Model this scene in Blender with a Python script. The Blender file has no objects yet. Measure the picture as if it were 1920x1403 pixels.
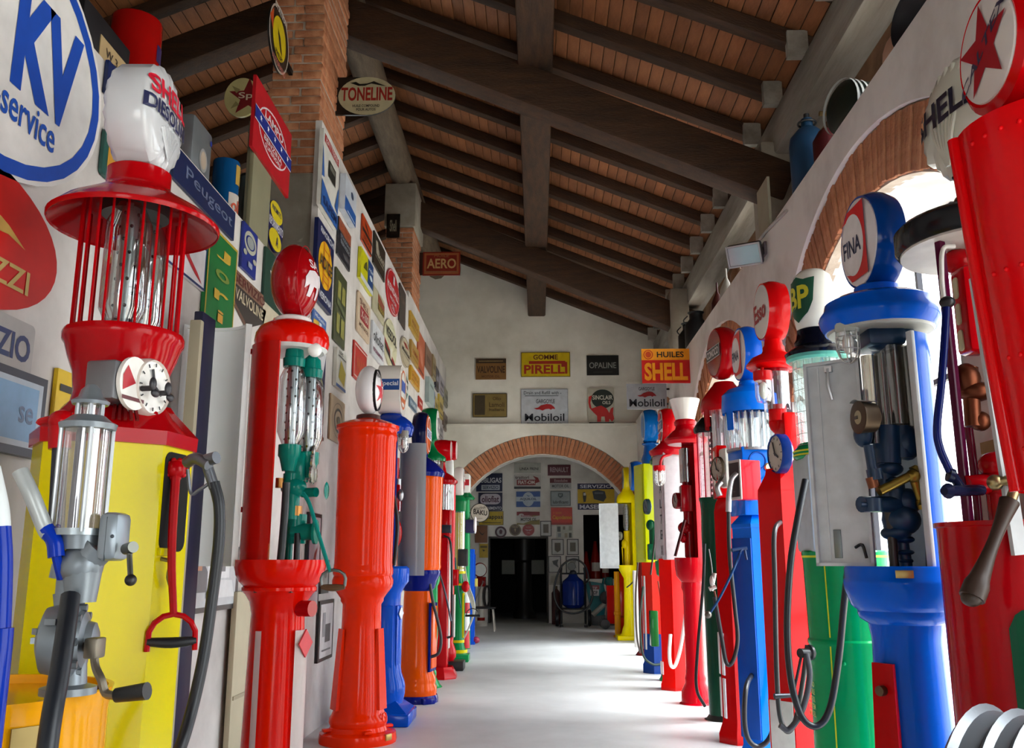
import bpy, bmesh, math, random
from math import sin, cos, pi, sqrt, radians, atan, atan2, hypot
from mathutils import Vector, Matrix
random.seed(7)
SC = bpy.context.scene
COL = SC.collection
# ------------------------------------------------------------------ camera
F_PX, IW, IH, EYE = 1680.0, 1920, 1403, 1.2
pitch = atan((1055 - IH / 2) / F_PX)
yaw = atan((1009 - IW / 2) * cos(pitch) / F_PX)
cF = Vector((-sin(yaw) * cos(pitch), cos(yaw) * cos(pitch), sin(pitch)))
cR = Vector((cos(yaw), sin(yaw), 0))
cU = cR.cross(cF)
cO = Vector((0, 0, EYE))
cam = bpy.data.cameras.new('camera')
cam.sensor_fit = 'HORIZONTAL'; cam.sensor_width = 36; cam.lens = F_PX / IW * 36
cam.clip_start = .05; cam.clip_end = 200
camo = bpy.data.objects.new('camera', cam)
camo.matrix_world = Matrix.Translation(cO) @ Matrix((cR, cU, -cF)).transposed().to_4x4()
COL.objects.link(camo); SC.camera = camo
# ------------------------------------------------------------------ world, light, exposure
W = bpy.data.worlds.new('overcast_sky'); SC.world = W; W.use_nodes = True
bg = W.node_tree.nodes['Background']
bg.inputs[0].default_value = (.90, .96, 1, 1); bg.inputs[1].default_value = 7.0
SC.view_settings.view_transform = 'Standard'; SC.view_settings.look = 'None'
SC.view_settings.gamma = 1; SC.view_settings.use_curve_mapping = False
SC.view_settings.exposure = .25
SC.cycles.max_bounces = 10; SC.cycles.diffuse_bounces = 6; SC.cycles.transparent_max_bounces = 24
SC.cycles.caustics_reflective = False; SC.cycles.caustics_refractive = False
SC.cycles.use_denoising = True
SC.cycles.sample_clamp_indirect = 6

sun = bpy.data.lights.new('hazy_sun', 'SUN'); sun.energy = 17; sun.angle = radians(40); sun.color = (.97, .99, 1)
suno = bpy.data.objects.new('hazy_sun', sun); suno.rotation_euler = Vector((-1, .12, -1.5)).to_track_quat('-Z', 'Y').to_euler(); COL.objects.link(suno)

def portal(loc, rot, sx, sy):
    l = bpy.data.lights.new('arch_portal', 'AREA'); l.shape = 'RECTANGLE'; l.size = sx; l.size_y = sy
    l.cycles.is_portal = True
    o = bpy.data.objects.new('arch_portal', l); o.location = loc; o.rotation_euler = rot; COL.objects.link(o)
ARCH_Y = [.75, 4.65, 8.55, 12.45]
for y in ARCH_Y: portal((2.42, y, 1.55), (0, pi / 2, 0), 3.15, 3.3); portal((2.64, y, 4.04), (0, pi / 2, 0), .66, 1.62)
portal((0, -5.95, 1.45), (pi / 2, 0, 0), 2.5, 2.9)

# ------------------------------------------------------------------ pixel helpers (photograph frame -> places in the room)
def ray(px, py): return (cF * F_PX + cR * (px - IW / 2) - cU * (py - IH / 2)).normalized()
def wx(px, py, X): d = ray(px, py); return cO + d * (X / d.x)
def wy(px, py, Y): d = ray(px, py); return cO + d * (Y / d.y)
def wz(px, py, Z): d = ray(px, py); return cO + d * ((Z - EYE) / d.z)
def zat(X, Y, py):
    v = Vector((X, Y, -0.0)); t = (IH / 2 - py) / F_PX
    return EYE - (v.dot(cU) - t * v.dot(cF)) / (cU.z - t * cF.z)
def dep(X, Y, z): return Vector((X, Y, z - EYE)).dot(cF)

# ------------------------------------------------------------------ materials
def lin(h):
    h = h.lstrip('#'); out = []
    for i in (0, 2, 4):
        c = int(h[i:i + 2], 16) / 255
        out.append(c / 12.92 if c <= .04045 else ((c + .055) / 1.055) ** 2.4)
    return (*out, 1)
MATS = {}
def mat(h, rough=.32, metal=0, var=.07, scale=6, bump=0, coat=0, obj_var=0, emit=0, spec=.4):
    k = (h, rough, metal, var, scale, bump, coat, obj_var, emit, spec)
    if k in MATS: return MATS[k]
    m = bpy.data.materials.new('paint_' + h); m.use_nodes = True
    nt = m.node_tree; N, L = nt.nodes, nt.links; b = N['Principled BSDF']
    b.inputs['Roughness'].default_value = rough; b.inputs['Metallic'].default_value = metal
    b.inputs['Specular IOR Level'].default_value = spec; b.inputs['Coat Weight'].default_value = coat; b.inputs['Coat Roughness'].default_value = .08
    tc = N.new('ShaderNodeTexCoord'); no = N.new('ShaderNodeTexNoise'); no.inputs['Scale'].default_value = scale
    no.inputs['Detail'].default_value = 5; L.new(tc.outputs['Object'], no.inputs['Vector'])
    mr = N.new('ShaderNodeMapRange'); mr.inputs['From Min'].default_value = .3; mr.inputs['From Max'].default_value = .7
    mr.inputs['To Min'].default_value = 1 - var; mr.inputs['To Max'].default_value = 1 + var * .5
    L.new(no.outputs['Fac'], mr.inputs['Value'])
    hs = N.new('ShaderNodeHueSaturation'); hs.inputs['Color'].default_value = lin(h)
    src = mr.outputs['Result']
    if obj_var:
        oi = N.new('ShaderNodeObjectInfo'); m2 = N.new('ShaderNodeMapRange')
        m2.inputs['To Min'].default_value = 1 - obj_var; m2.inputs['To Max'].default_value = 1 + obj_var
        L.new(oi.outputs['Random'], m2.inputs['Value'])
        mu = N.new('ShaderNodeMath'); mu.operation = 'MULTIPLY'; L.new(src, mu.inputs[0]); L.new(m2.outputs['Result'], mu.inputs[1])
        src = mu.outputs[0]
    L.new(src, hs.inputs['Value']); L.new(hs.outputs['Color'], b.inputs['Base Color'])
    if bump:
        bp = N.new('ShaderNodeBump'); bp.inputs['Strength'].default_value = bump; bp.inputs['Distance'].default_value = .02
        L.new(no.outputs['Fac'], bp.inputs['Height']); L.new(bp.outputs['Normal'], b.inputs['Normal'])
    if emit: b.inputs['Emission Color'].default_value = lin(h); b.inputs['Emission Strength'].default_value = emit
    MATS[k] = m; return m
def sat(h, k=.75):
    v = [int(h[i:i + 2], 16) for i in (0, 2, 4)]; m = min(v); M_ = max(v)
    return ''.join('%02x' % int(x if x == M_ else (x - k * m * (M_ - m) / 255 * (M_ - x) / max(M_ - m, 1))) for x in v)
def paint(h): return mat(sat(h, 1), .13, 0, .05, 5, 0, 0, spec=.16)
def flat(h): return mat(h, .42, 0, .10, 18)
def metal(h='9a9c9e', r=.3): return mat(h, r, .9, .12, 9)
def rubber(h='15171c'): return mat(h, .38, 0, .1, 14)
def two_tone(h1, h2, scale, rough=.8, lo=.4, hi=.6, bump=.3, bscale=None, stretch=(1, 1, 1), name='plaster', obj_var=0):
    k = ('tt', h1, h2, scale, rough, lo, hi, bump, stretch, obj_var)
    if k in MATS: return MATS[k]
    m = bpy.data.materials.new(name); m.use_nodes = True
    nt = m.node_tree; N, L = nt.nodes, nt.links; b = N['Principled BSDF']; b.inputs['Roughness'].default_value = rough
    tc = N.new('ShaderNodeTexCoord'); mp = N.new('ShaderNodeMapping'); mp.inputs['Scale'].default_value = stretch
    L.new(tc.outputs['Object'], mp.inputs['Vector'])
    no = N.new('ShaderNodeTexNoise'); no.inputs['Scale'].default_value = scale; no.inputs['Detail'].default_value = 7
    no.inputs['Roughness'].default_value = .6
    L.new(mp.outputs['Vector'], no.inputs['Vector'])
    cr = N.new('ShaderNodeValToRGB'); cr.color_ramp.elements[0].position = lo; cr.color_ramp.elements[1].position = hi
    cr.color_ramp.elements[0].color = lin(h1); cr.color_ramp.elements[1].color = lin(h2)
    L.new(no.outputs['Fac'], cr.inputs['Fac'])
    out = cr.outputs['Color']
    if obj_var:
        oi = N.new('ShaderNodeObjectInfo'); m2 = N.new('ShaderNodeMapRange')
        m2.inputs['To Min'].default_value = 1 - obj_var; m2.inputs['To Max'].default_value = 1 + obj_var
        L.new(oi.outputs['Random'], m2.inputs['Value'])
        hs = N.new('ShaderNodeHueSaturation'); L.new(m2.outputs['Result'], hs.inputs['Value']); L.new(out, hs.inputs['Color'])
        out = hs.outputs['Color']
    L.new(out, b.inputs['Base Color'])
    if bump:
        n2 = N.new('ShaderNodeTexNoise'); n2.inputs['Scale'].default_value = bscale or scale * 4; n2.inputs['Detail'].default_value = 6
        L.new(mp.outputs['Vector'], n2.inputs['Vector'])
        bp = N.new('ShaderNodeBump'); bp.inputs['Strength'].default_value = bump; bp.inputs['Distance'].default_value = .02
        L.new(n2.outputs['Fac'], bp.inputs['Height']); L.new(bp.outputs['Normal'], b.inputs['Normal'])
    MATS[k] = m; return m
def glass(tint='f4f8fa', refl=.10):
    k = ('glass', tint, refl)
    if k in MATS: return MATS[k]
    m = bpy.data.materials.new('clear_glass'); m.use_nodes = True
    nt = m.node_tree; N, L = nt.nodes, nt.links
    for n in list(N):
        if n.type != 'OUTPUT_MATERIAL': N.remove(n)
    out = [n for n in N if n.type == 'OUTPUT_MATERIAL'][0]
    tr = N.new('ShaderNodeBsdfTransparent'); tr.inputs[0].default_value = lin(tint)
    gl = N.new('ShaderNodeBsdfGlossy'); gl.inputs['Roughness'].default_value = .04
    lw = N.new('ShaderNodeLayerWeight'); lw.inputs[0].default_value = .35
    mr = N.new('ShaderNodeMapRange'); mr.inputs['To Min'].default_value = refl; mr.inputs['To Max'].default_value = .75
    L.new(lw.outputs['Facing'], mr.inputs['Value'])
    mx = N.new('ShaderNodeMixShader'); L.new(mr.outputs['Result'], mx.inputs[0]); L.new(tr.outputs[0], mx.inputs[1]); L.new(gl.outputs[0], mx.inputs[2])
    L.new(mx.outputs[0], out.inputs['Surface']); MATS[k] = m; return m
def milk(h='f2f2ee'):
    k = ('milk', h)
    if k in MATS: return MATS[k]
    m = bpy.data.materials.new('opal_glass'); m.use_nodes = True
    b = m.node_tree.nodes['Principled BSDF']; b.inputs['Base Color'].default_value = lin(h); b.inputs['Roughness'].default_value = .12
    b.inputs['Subsurface Weight'].default_value = .25; b.inputs['Subsurface Radius'].default_value = (.05, .05, .05)
    N, L = m.node_tree.nodes, m.node_tree.links
    no = N.new('ShaderNodeTexNoise'); no.inputs['Scale'].default_value = 3
    mr = N.new('ShaderNodeMapRange'); mr.inputs['To Min'].default_value = .08; mr.inputs['To Max'].default_value = .2
    L.new(no.outputs['Fac'], mr.inputs['Value']); L.new(mr.outputs['Result'], b.inputs['Roughness'])
    MATS[k] = m; return m

# ------------------------------------------------------------------ mesh collector
RX = Matrix.Rotation(pi / 2, 4, 'Y')            # z axis -> x axis
def FR(o, right, up):
    r, u = Vector(right).normalized(), Vector(up).normalized(); n = r.cross(u)
    M = Matrix((r, u, n)).transposed().to_4x4(); M.translation = Vector(o); return M
def TR(x, y, z): return Matrix.Translation((x, y, z))
def ROT(a, ax='Z'): return Matrix.Rotation(a, 4, ax)
def catmull(P, n=6):
    P = [Vector(p) for p in P]
    if len(P) < 3: return P
    Q = [P[0] * 2 - P[1]] + P + [P[-1] * 2 - P[-2]]; out = []
    for i in range(1, len(Q) - 2):
        a, b, c, d = Q[i - 1:i + 3]
        for k in range(n):
            t = k / n
            out.append(.5 * ((2 * b) + (c - a) * t + (2 * a - 5 * b + 4 * c - d) * t * t + (3 * b - a - 3 * c + d) * t ** 3))
    return out + [P[-1]]
class G:
    def __init__(s): s.v = []; s.f = []
    def add(s, vs, fs, M=None):
        n = len(s.v)
        s.v += [(M @ Vector(v)) if M else Vector(v) for v in vs]; s.f += [tuple(i + n for i in f) for f in fs]; return s
    def lathe(s, prof, seg=28, M=None, a0=0, a1=2 * pi, rot=0):
        full = abs(a1 - a0 - 2 * pi) < 1e-4; n = seg if full else seg + 1
        vs, fs, rings = [], [], []
        for r, z in prof:
            if r < 1e-5: rings.append([len(vs)]); vs.append((0, 0, z)); continue
            ring = []
            for i in range(n):
                a = rot + a0 + (a1 - a0) * i / seg; ring.append(len(vs)); vs.append((r * cos(a), r * sin(a), z))
            rings.append(ring)
        for A, B in zip(rings, rings[1:]):
            for i in range(seg):
                j = (i + 1) % n
                if len(A) == 1 and len(B) == 1: continue
                if len(A) == 1: fs.append((A[0], B[j], B[i]))
                elif len(B) == 1: fs.append((A[i], A[j], B[0]))
                else: fs.append((A[i], A[j], B[j], B[i]))
        return s.add(vs, fs, M)
    def solid(s, prof, seg=28, M=None, rot=0):        # closed lathe
        return s.lathe([(0, prof[0][1])] + list(prof) + [(0, prof[-1][1])], seg, M, rot=rot)
    def box(s, a, b, M=None, bev=0):
        x0, y0, z0 = a; x1, y1, z1 = b
        vs = [(x, y, z) for x in (x0, x1) for y in (y0, y1) for z in (z0, z1)]
        fs = [(0, 1, 3, 2), (4, 6, 7, 5), (0, 4, 5, 1), (2, 3, 7, 6), (0, 2, 6, 4), (1, 5, 7, 3)]
        if bev:
            bm = bmesh.new(); vv = [bm.verts.new(v) for v in vs]
            for f in fs: bm.faces.new([vv[i] for i in f])
            bmesh.ops.bevel(bm, geom=bm.edges[:], offset=bev, segments=2, affect='EDGES', profile=.5)
            bm.verts.index_update(); vs = [v.co.copy() for v in bm.verts]; fs = [[v.index for v in f.verts] for f in bm.faces]; bm.free()
        return s.add(vs, fs, M)
    def cyl(s, p, q, r, r2=None, seg=14):
        p, q = Vector(p), Vector(q); d = q - p; M = d.to_track_quat('Z', 'Y').to_matrix().to_4x4(); M.translation = p
        return s.solid([(r, 0), (r if r2 is None else r2, d.length)], seg, M)
    def ell(s, c, rx, ry, rz, seg=20, n=10, M=None):
        K = TR(*c) @ Matrix.Diagonal((rx, ry, rz, 1)); K = M @ K if M else K
        return s.lathe([(sin(pi * i / n), -cos(pi * i / n)) for i in range(n + 1)], seg, K)
    def tube(s, pts, r, seg=8, smooth=6, M=None, closed=False):
        P = catmull(pts, smooth) if smooth else [Vector(p) for p in pts]
        vs, fs, up = [], [], None
        for i, p in enumerate(P):
            t = (P[min(i + 1, len(P) - 1)] - P[max(i - 1, 0)])
            if t.length < 1e-9: t = Vector((0, 0, 1))
            t.normalize()
            if up is None: up = t.orthogonal().normalized()
            up = up - t * up.dot(t)
            up = up.normalized() if up.length > 1e-6 else t.orthogonal().normalized()
            w = t.cross(up); rr = r(i / (len(P) - 1)) if callable(r) else r
            vs += [p + (up * cos(2 * pi * k / seg) + w * sin(2 * pi * k / seg)) * rr for k in range(seg)]
        for i in range(len(P) - 1):
            for k in range(seg):
                k2 = (k + 1) % seg; fs.append((i * seg + k, i * seg + k2, (i + 1) * seg + k2, (i + 1) * seg + k))
        fs.append(tuple(range(seg))[::-1]); fs.append(tuple((len(P) - 1) * seg + k for k in range(seg)))
        return s.add(vs, fs, M)
    def ring(s, c, R, r, M=None, seg=28, a0=0, a1=2 * pi):
        pts = [(c[0] + R * cos(a0 + (a1 - a0) * i / seg), c[1] + R * sin(a0 + (a1 - a0) * i / seg), c[2]) for i in range(seg + 1)]
        return s.tube(pts, r, 6, 0, M)
    def extr(s, poly, z0, z1, M=None):
        n = len(poly); vs = [(x, y, z0) for x, y in poly] + [(x, y, z1) for x, y in poly]
        fs = [tuple(range(n))[::-1], tuple(range(n, 2 * n))] + [(i, (i + 1) % n, n + (i + 1) % n, n + i) for i in range(n)]
        return s.add(vs, fs, M)
    def flat(s, poly, z=0, M=None):
        return s.add([(x, y, z) for x, y in poly], [tuple(range(len(poly)))], M)
    def mesh(s, name, m, ang=38):
        me = bpy.data.meshes.new(name); me.from_pydata([tuple(v) for v in s.v], [], s.f)
        bm = bmesh.new(); bm.from_mesh(me); bmesh.ops.recalc_face_normals(bm, faces=bm.faces); bm.to_mesh(me); bm.free()
        me.polygons.foreach_set('use_smooth', [True] * len(me.polygons)); me.set_sharp_from_angle(angle=radians(ang))
        me.materials.append(m); me.update(); return me
    def out(s, name, m, parent=None, M=None, ang=38, kind=None, label=None):
        o = bpy.data.objects.new(name, s.mesh(name, m, ang)); COL.objects.link(o)
        if parent: o.parent = parent
        if M is not None: o.matrix_local = M
        if kind: o['kind'] = kind
        if label: o['label'] = label
        return o
def tag(o, label, cat, group=None):
    o['label'] = label; o['category'] = cat
    if group: o['group'] = group
    return o
def thing(name, label, cat, loc, az=0, group=None):
    o = bpy.data.objects.new(name, None); o.empty_display_size = .1; COL.objects.link(o)
    o.location = loc; o.rotation_euler = (0, 0, az); return tag(o, label, cat, group)
def inst(name, me, parent, M):
    o = bpy.data.objects.new(name, me); COL.objects.link(o)
    if parent: o.parent = parent
    o.matrix_local = M; return o

# ------------------------------------------------------------------ flat print: lettering and shapes
TXT = {}
def txt_geo(body, bold):
    k = (body, bold)
    if k not in TXT:
        cu = bpy.data.curves.new('t', 'FONT'); cu.body = body; cu.resolution_u = 3; cu.offset = bold; cu.space_line = .9
        o = bpy.data.objects.new('t', cu); me = bpy.data.meshes.new_from_object(o)
        V = [v.co.copy() for v in me.vertices]; Fs = [tuple(p.vertices) for p in me.polygons]
        bpy.data.objects.remove(o); bpy.data.curves.remove(cu); bpy.data.meshes.remove(me)
        x0 = min(v.x for v in V); x1 = max(v.x for v in V); y0 = min(v.y for v in V); y1 = max(v.y for v in V)
        TXT[k] = ([((v.x - x0) / (x1 - x0) - .5, (v.y - y0) / (y1 - y0) - .5) for v in V], Fs)
    return TXT[k]
def ell_pts(cx, cy, rx, ry, n=32): return [(cx + rx * cos(2 * pi * i / n), cy + ry * sin(2 * pi * i / n)) for i in range(n)]
def star_pts(cx, cy, rx, ry, k=.42, n=5):
    return [(cx + rx * (1 if i % 2 == 0 else k) * sin(pi * i / n), cy + ry * (1 if i % 2 == 0 else k) * cos(pi * i / n)) for i in range(2 * n)]
def rrect(w, h, r, n=4):
    out = []
    for cx, cy, a in ((w / 2 - r, h / 2 - r, 0), (-w / 2 + r, h / 2 - r, pi / 2), (-w / 2 + r, -h / 2 + r, pi), (w / 2 - r, -h / 2 + r, 1.5 * pi)):
        out += [(cx + r * cos(a + pi / 2 * i / n), cy + r * sin(a + pi / 2 * i / n)) for i in range(n + 1)]
    return out
def prints(parent, M, w, h, layers, d=.0012):
    for i, l in enumerate(layers):
        z = d * (i + 1); g = G(); t = l[0]; name = 'emblem'
        if t == 't':
            V, Fs = txt_geo(l[1], l[7] if len(l) > 7 else .018); sh = l[8] if len(l) > 8 else 0; vs = l[9] if len(l) > 9 else 0
            g.add([((l[2] + x * l[4] + sh * y * l[5]) * w, (l[3] + y * l[5] + vs * x) * h, z) for x, y in V], Fs, M); c = l[6]; name = 'lettering'
        elif t == 'r': g.flat([(l[1] * w, l[2] * h), (l[3] * w, l[2] * h), (l[3] * w, l[4] * h), (l[1] * w, l[4] * h)], z, M); c = l[5]; name = 'colour_band'
        elif t == 'e': g.flat([(x * w, y * h) for x, y in ell_pts(*l[1:5])], z, M); c = l[5]; name = 'colour_disc'
        elif t == 'p': g.flat([(x * w, y * h) for x, y in l[1]], z, M); c = l[2]
        elif t == 's': g.flat([(x * w, y * h) for x, y in star_pts(l[1], l[2], l[3] * h / w, l[3])], z, M); c = l[4]; name = 'star'
        elif t == 'o':
            a, b = ell_pts(*l[1:5]), ell_pts(l[1], l[2], l[3] - l[5] * h / w, l[4] - l[5]); n = len(a)
            g.add([(x * w, y * h, z) for x, y in a + b], [(k, (k + 1) % n, n + (k + 1) % n, n + k) for k in range(n)], M); c = l[6]; name = 'border'
        elif t == 'f':
            a = l[1]; X, Y = w / 2 - l[3] if len(l) > 3 else w / 2, h / 2 - l[3] if len(l) > 3 else h / 2
            q = [(-X, -Y), (X, -Y), (X, Y), (-X, Y)]; q2 = [(x - a * (1 if x > 0 else -1), y - a * (1 if y > 0 else -1)) for x, y in q]
            g.add([(x, y, z) for x, y in q + q2], [(k, (k + 1) % 4, 4 + (k + 1) % 4, 4 + k) for k in range(4)], M); c = l[2]; name = 'border'
        g.out(name, flat(c), parent)
def on_ell(parent, M, w, h, layers, R3):
    """print that follows an ovoid globe: M maps (u, v) to the globe's (y, z), R3 its half axes"""
    for i, l in enumerate(layers):
        bm = bmesh.new()
        if l[0] == 't':
            V, Fs = txt_geo(l[1], .02); vv = [bm.verts.new(((l[2] + x * l[4]) * w, (l[3] + y * l[5]) * h, 0)) for x, y in V]
            for f in Fs: bm.faces.new([vv[k] for k in f])
            c = l[6]; nm = 'lettering'
        else:
            P_ = l[1] if l[0] == 'p' else star_pts(l[1], l[2], l[3] * h / w, l[3]); c = l[2] if l[0] == 'p' else l[4]; nm = 'emblem'
            bm.faces.new([bm.verts.new((x * w, y * h, 0)) for x, y in P_])
        bmesh.ops.triangulate(bm, faces=bm.faces[:])
        if l[0] != 't': bmesh.ops.subdivide_edges(bm, edges=bm.edges[:], cuts=4, use_grid_fill=True)
        for v in bm.verts:
            y, z = v.co.x, v.co.y; q = 1 - (y / R3[1]) ** 2 - (z / R3[2]) ** 2
            v.co = (R3[0] * sqrt(max(q, .02)) + .0015 * (i + 1), y, z)
        bm.verts.index_update(); vs = [v.co.copy() for v in bm.verts]; fs = [[v.index for v in f.verts] for f in bm.faces]; bm.free()
        G().add(vs, fs, M).out(nm, flat(c), parent)
def sign(label, M, w, h, col, layers=(), shape='r', t=.012, cat='sign', name='enamel_sign', group=None, m=None):
    if shape == 'r': poly = [(-w / 2, -h / 2), (w / 2, -h / 2), (w / 2, h / 2), (-w / 2, h / 2)]
    elif shape == 'rr': poly = rrect(w, h, min(w, h) * .12)
    elif shape == 'e': poly = ell_pts(0, 0, w / 2, h / 2, 40)
    else: poly = [(x * w, y * h) for x, y in shape]
    o = G().extr(poly, 0, t).out(name, m or mat(col, .35, 0, .14, 9))
    o.matrix_world = M; tag(o, label, cat, group); prints(o, TR(0, 0, t), w, h, layers); return o
# ================================================================== SETTING
XL, XR, YE, YB = -1.64, 1.75, 15.8, 18.8
plaster = two_tone('bdb8b2', 'dedbd6', 1.3, .85, .35, .6, .25, name='white_plaster')
plaster_old = two_tone('c9c4b6', 'e6e2d6', .9, .9, .36, .62, .3, name='stained_plaster')
concrete_fl = two_tone('b6b8b9', 'd2d4d5', .8, .42, .35, .65, .06, 30, name='polished_screed')
brickm = two_tone('9a5836', 'c48d68', 9, .9, .3, .75, .5, 40, name='brick', obj_var=.16)
mortar = two_tone('a08f80', 'bdb0a2', 6, .95, .3, .7, .3, name='mortar')
concrete = two_tone('857e71', 'a39d90', 2.2, .9, .35, .65, .4, name='rough_concrete')
wood_dk = two_tone('2b1a0d', '4a2f19', 3, .75, .3, .7, .4, 20, (1, 6, 6), 'old_beam_wood')
wood_dky = two_tone('2b1a0d', '4f331b', 3, .75, .3, .7, .4, 20, (6, 1, 6), 'old_purlin_wood')
plankm = two_tone('764727', '965d36', 4, .7, .3, .7, .2, 30, (5, 1, 5), 'ceiling_boards', obj_var=.22)

def arch_z(u, op): uc, hw, R, zc = op; return zc + sqrt(max(R * R - (u - uc) ** 2, 0))
def slab(fn, u0, u1, z0, ztop, ops, d0, d1, n=28):
    """wall slab with arched openings; fn(u, z, d) -> point"""
    br = {u0, u1}
    for op in ops:
        for i in range(n + 1):
            u = op[0] - op[1] + 2 * op[1] * i / n
            if u0 < u < u1: br.add(round(u, 5))
    if callable(ztop):
        for k in ztop.kinks:
            if u0 < k < u1: br.add(k)
    br = sorted(br); g = G(); zt = ztop if callable(ztop) else (lambda u: ztop); prev = None
    for a, b in zip(br, br[1:]):
        m = (a + b) / 2; op = next((o for o in ops if abs(m - o[0]) < o[1]), None)
        za, zb = (arch_z(a, op), arch_z(b, op)) if op else (z0, z0)
        for d in (d0, d1): g.add([fn(a, za, d), fn(b, zb, d), fn(b, zt(b), d), fn(a, zt(a), d)], [(0, 1, 2, 3)])
        g.add([fn(a, za, d0), fn(b, zb, d0), fn(b, zb, d1), fn(a, za, d1)], [(0, 1, 2, 3)])
        g.add([fn(a, zt(a), d0), fn(b, zt(b), d0), fn(b, zt(b), d1), fn(a, zt(a), d1)], [(0, 1, 2, 3)])
        if prev is None: g.add([fn(a, za, d0), fn(a, zt(a), d0), fn(a, zt(a), d1), fn(a, za, d1)], [(0, 1, 2, 3)])
        elif abs(prev - za) > .01: g.add([fn(a, za, d0), fn(a, prev, d0), fn(a, prev, d1), fn(a, za, d1)], [(0, 1, 2, 3)])
        prev = zb
    g.add([fn(u1, prev, d0), fn(u1, zt(u1), d0), fn(u1, zt(u1), d1), fn(u1, prev, d1)], [(0, 1, 2, 3)])
    return g
def brick_mesh(l, w, d, name='brick'):
    return G().box((-l / 2, -w / 2, -d / 2), (l / 2, w / 2, d / 2), bev=.006).mesh(name, brickm, 60)
def brick_ring(parent, c, tang, R0, R1, a0, a1, dv, th=.062, dep_=.14):
    """one voussoir brick per step of the arch ring"""
    n = int((a1 - a0) * (R0 + R1) / 2 / th); me = brick_mesh(R1 - R0 - .01, th - .006, dep_)
    t = Vector(tang)
    for i in range(n):
        a = a0 + (a1 - a0) * (i + .5) / n
        rad = t * cos(a) + Vector((0, 0, 1)) * sin(a); tan = -t * sin(a) + Vector((0, 0, 1)) * cos(a)
        M = Matrix((rad, tan, rad.cross(tan))).transposed().to_4x4()
        M.translation = Vector(c) + rad * ((R0 + R1) / 2 + random.uniform(-.006, .006)) + Vector(dv) * random.uniform(-.007, .007)
        inst('brick', me, parent, M)

# floor and ground outside
G().box((-6.2, -6.2, -.1), (2.3, 24, 0)).out('floor', concrete_fl, kind='structure')
G().box((2.3, -30, -.2), (40, 50, -.06)).out('ground_outside', two_tone('b9b2a4', 'd3cdc1', .5, .95, name='pale_gravel'), kind='structure')
G().box((-40, -40, -.2), (2.3, -6.2, -.06)).out('ground_front', two_tone('b9b2a4', 'd3cdc1', .5, .95, name='pale_gravel'), kind='structure')
# right arcade wall
fr_right = lambda u, z, d: (d, u, z)
R_IN, R_OUT, AC = 1.87, 2.2, 1.25
ops_out = [(y, 1.83, R_OUT, AC) for y in ARCH_Y]
ops_in = [(y, 1.6, R_IN, AC) for y in ARCH_Y]
wr = slab(fr_right, -5.5, YE + .1, 0, 3.66, ops_out, XR, XR + .035).out('wall_right', plaster, kind='structure', ang=20)
slab(fr_right, -5.5, YE + .1, 0, 3.655, ops_in, XR + .10, XR + .6).out('arcade_core', plaster, wr, ang=20)
# mortar bed and bricks of the arch rings
for y in ARCH_Y:
    g = G(); n = 30; a0 = math.acos(1.83 / R_OUT)
    for i in range(n):
        a, b = a0 + (pi - 2 * a0) * i / n, a0 + (pi - 2 * a0) * (i + 1) / n
        g.add([(XR + .045, y + R * cos(t), AC + R * sin(t)) for R, t in ((R_IN, a), (R_OUT + .03, a), (R_OUT + .03, b), (R_IN, b))] +
              [(XR + .12, y + R * cos(t), AC + R * sin(t)) for R, t in ((R_IN, a), (R_OUT + .03, a), (R_OUT + .03, b), (R_IN, b))], [(0, 1, 2, 3), (0, 3, 7, 4)])
    g.out('mortar_bed', mortar, wr)
for y in (4.65, 8.55, 12.45):
    brick_ring(wr, (XR + .095, y, AC), (0, 1, 0), R_IN + .005, R_OUT, math.acos(1.83 / R_OUT), pi - math.acos(1.83 / R_OUT), (1, 0, 0))
for y in ARCH_Y:
    for s in (-1, 1):
        G().box((XR + .035, y + s * 1.83 - .24 * (s > 0), 0), (XR + .12, y + s * 1.83 + .24 * (s < 0), AC + 1.25)).out('jamb_plaster', plaster, wr)
# outer attic wall above the arcade; unseen gaps added to light roof and gable
att = G(); ys = [-5.5] + [v for y in ARCH_Y for v in (y - .8, y + .8)] + [YE + .1]
for a, b in zip(ys[::2], ys[1::2]): att.box((XR + .62, a, 3.72), (XR + .85, b, 4.36))
att.box((XR + .62, -5.5, 3.5), (XR + .85, YE + .1, 3.72)).box((XR + .62, -5.5, 4.36), (XR + .85, YE + .1, 4.95)).out('wall_attic', two_tone('5a3c26', '8a6a4c', 3, .95, .3, .7, .5, name='bare_masonry'), kind='structure')
# glazing in the arcade: steel bars, one window per arch
for k, y in enumerate(ARCH_Y):
    fm = metal('4a4a50', .5); g = G()
    for j in range(-3, 4):
        u = y + j * .5; zt = arch_z(u, (y, 1.6, R_IN, AC)); g.box((XR + .5, u - .015, 0), (XR + .53, u + .015, zt))
    for z in (.05, 1.1, 2.2): g.box((XR + .5, y - 1.6, z - .015), (XR + .53, y + 1.6, z + .015))
    w = g.out('window_%d' % (k + 1), fm, kind='structure')
    P = [(y - 1.6, 0)] + [(y + 1.6 * (-1 + 2 * i / 24), arch_z(y + 1.6 * (-1 + 2 * i / 24), (y, 1.6, R_IN, AC))) for i in range(25)] + [(y + 1.6, 0)]
    G().add([(XR + .515, u, z) for u, z in P], [tuple(range(len(P)))]).out('pane', glass('fafcfc', .03), w)
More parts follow.
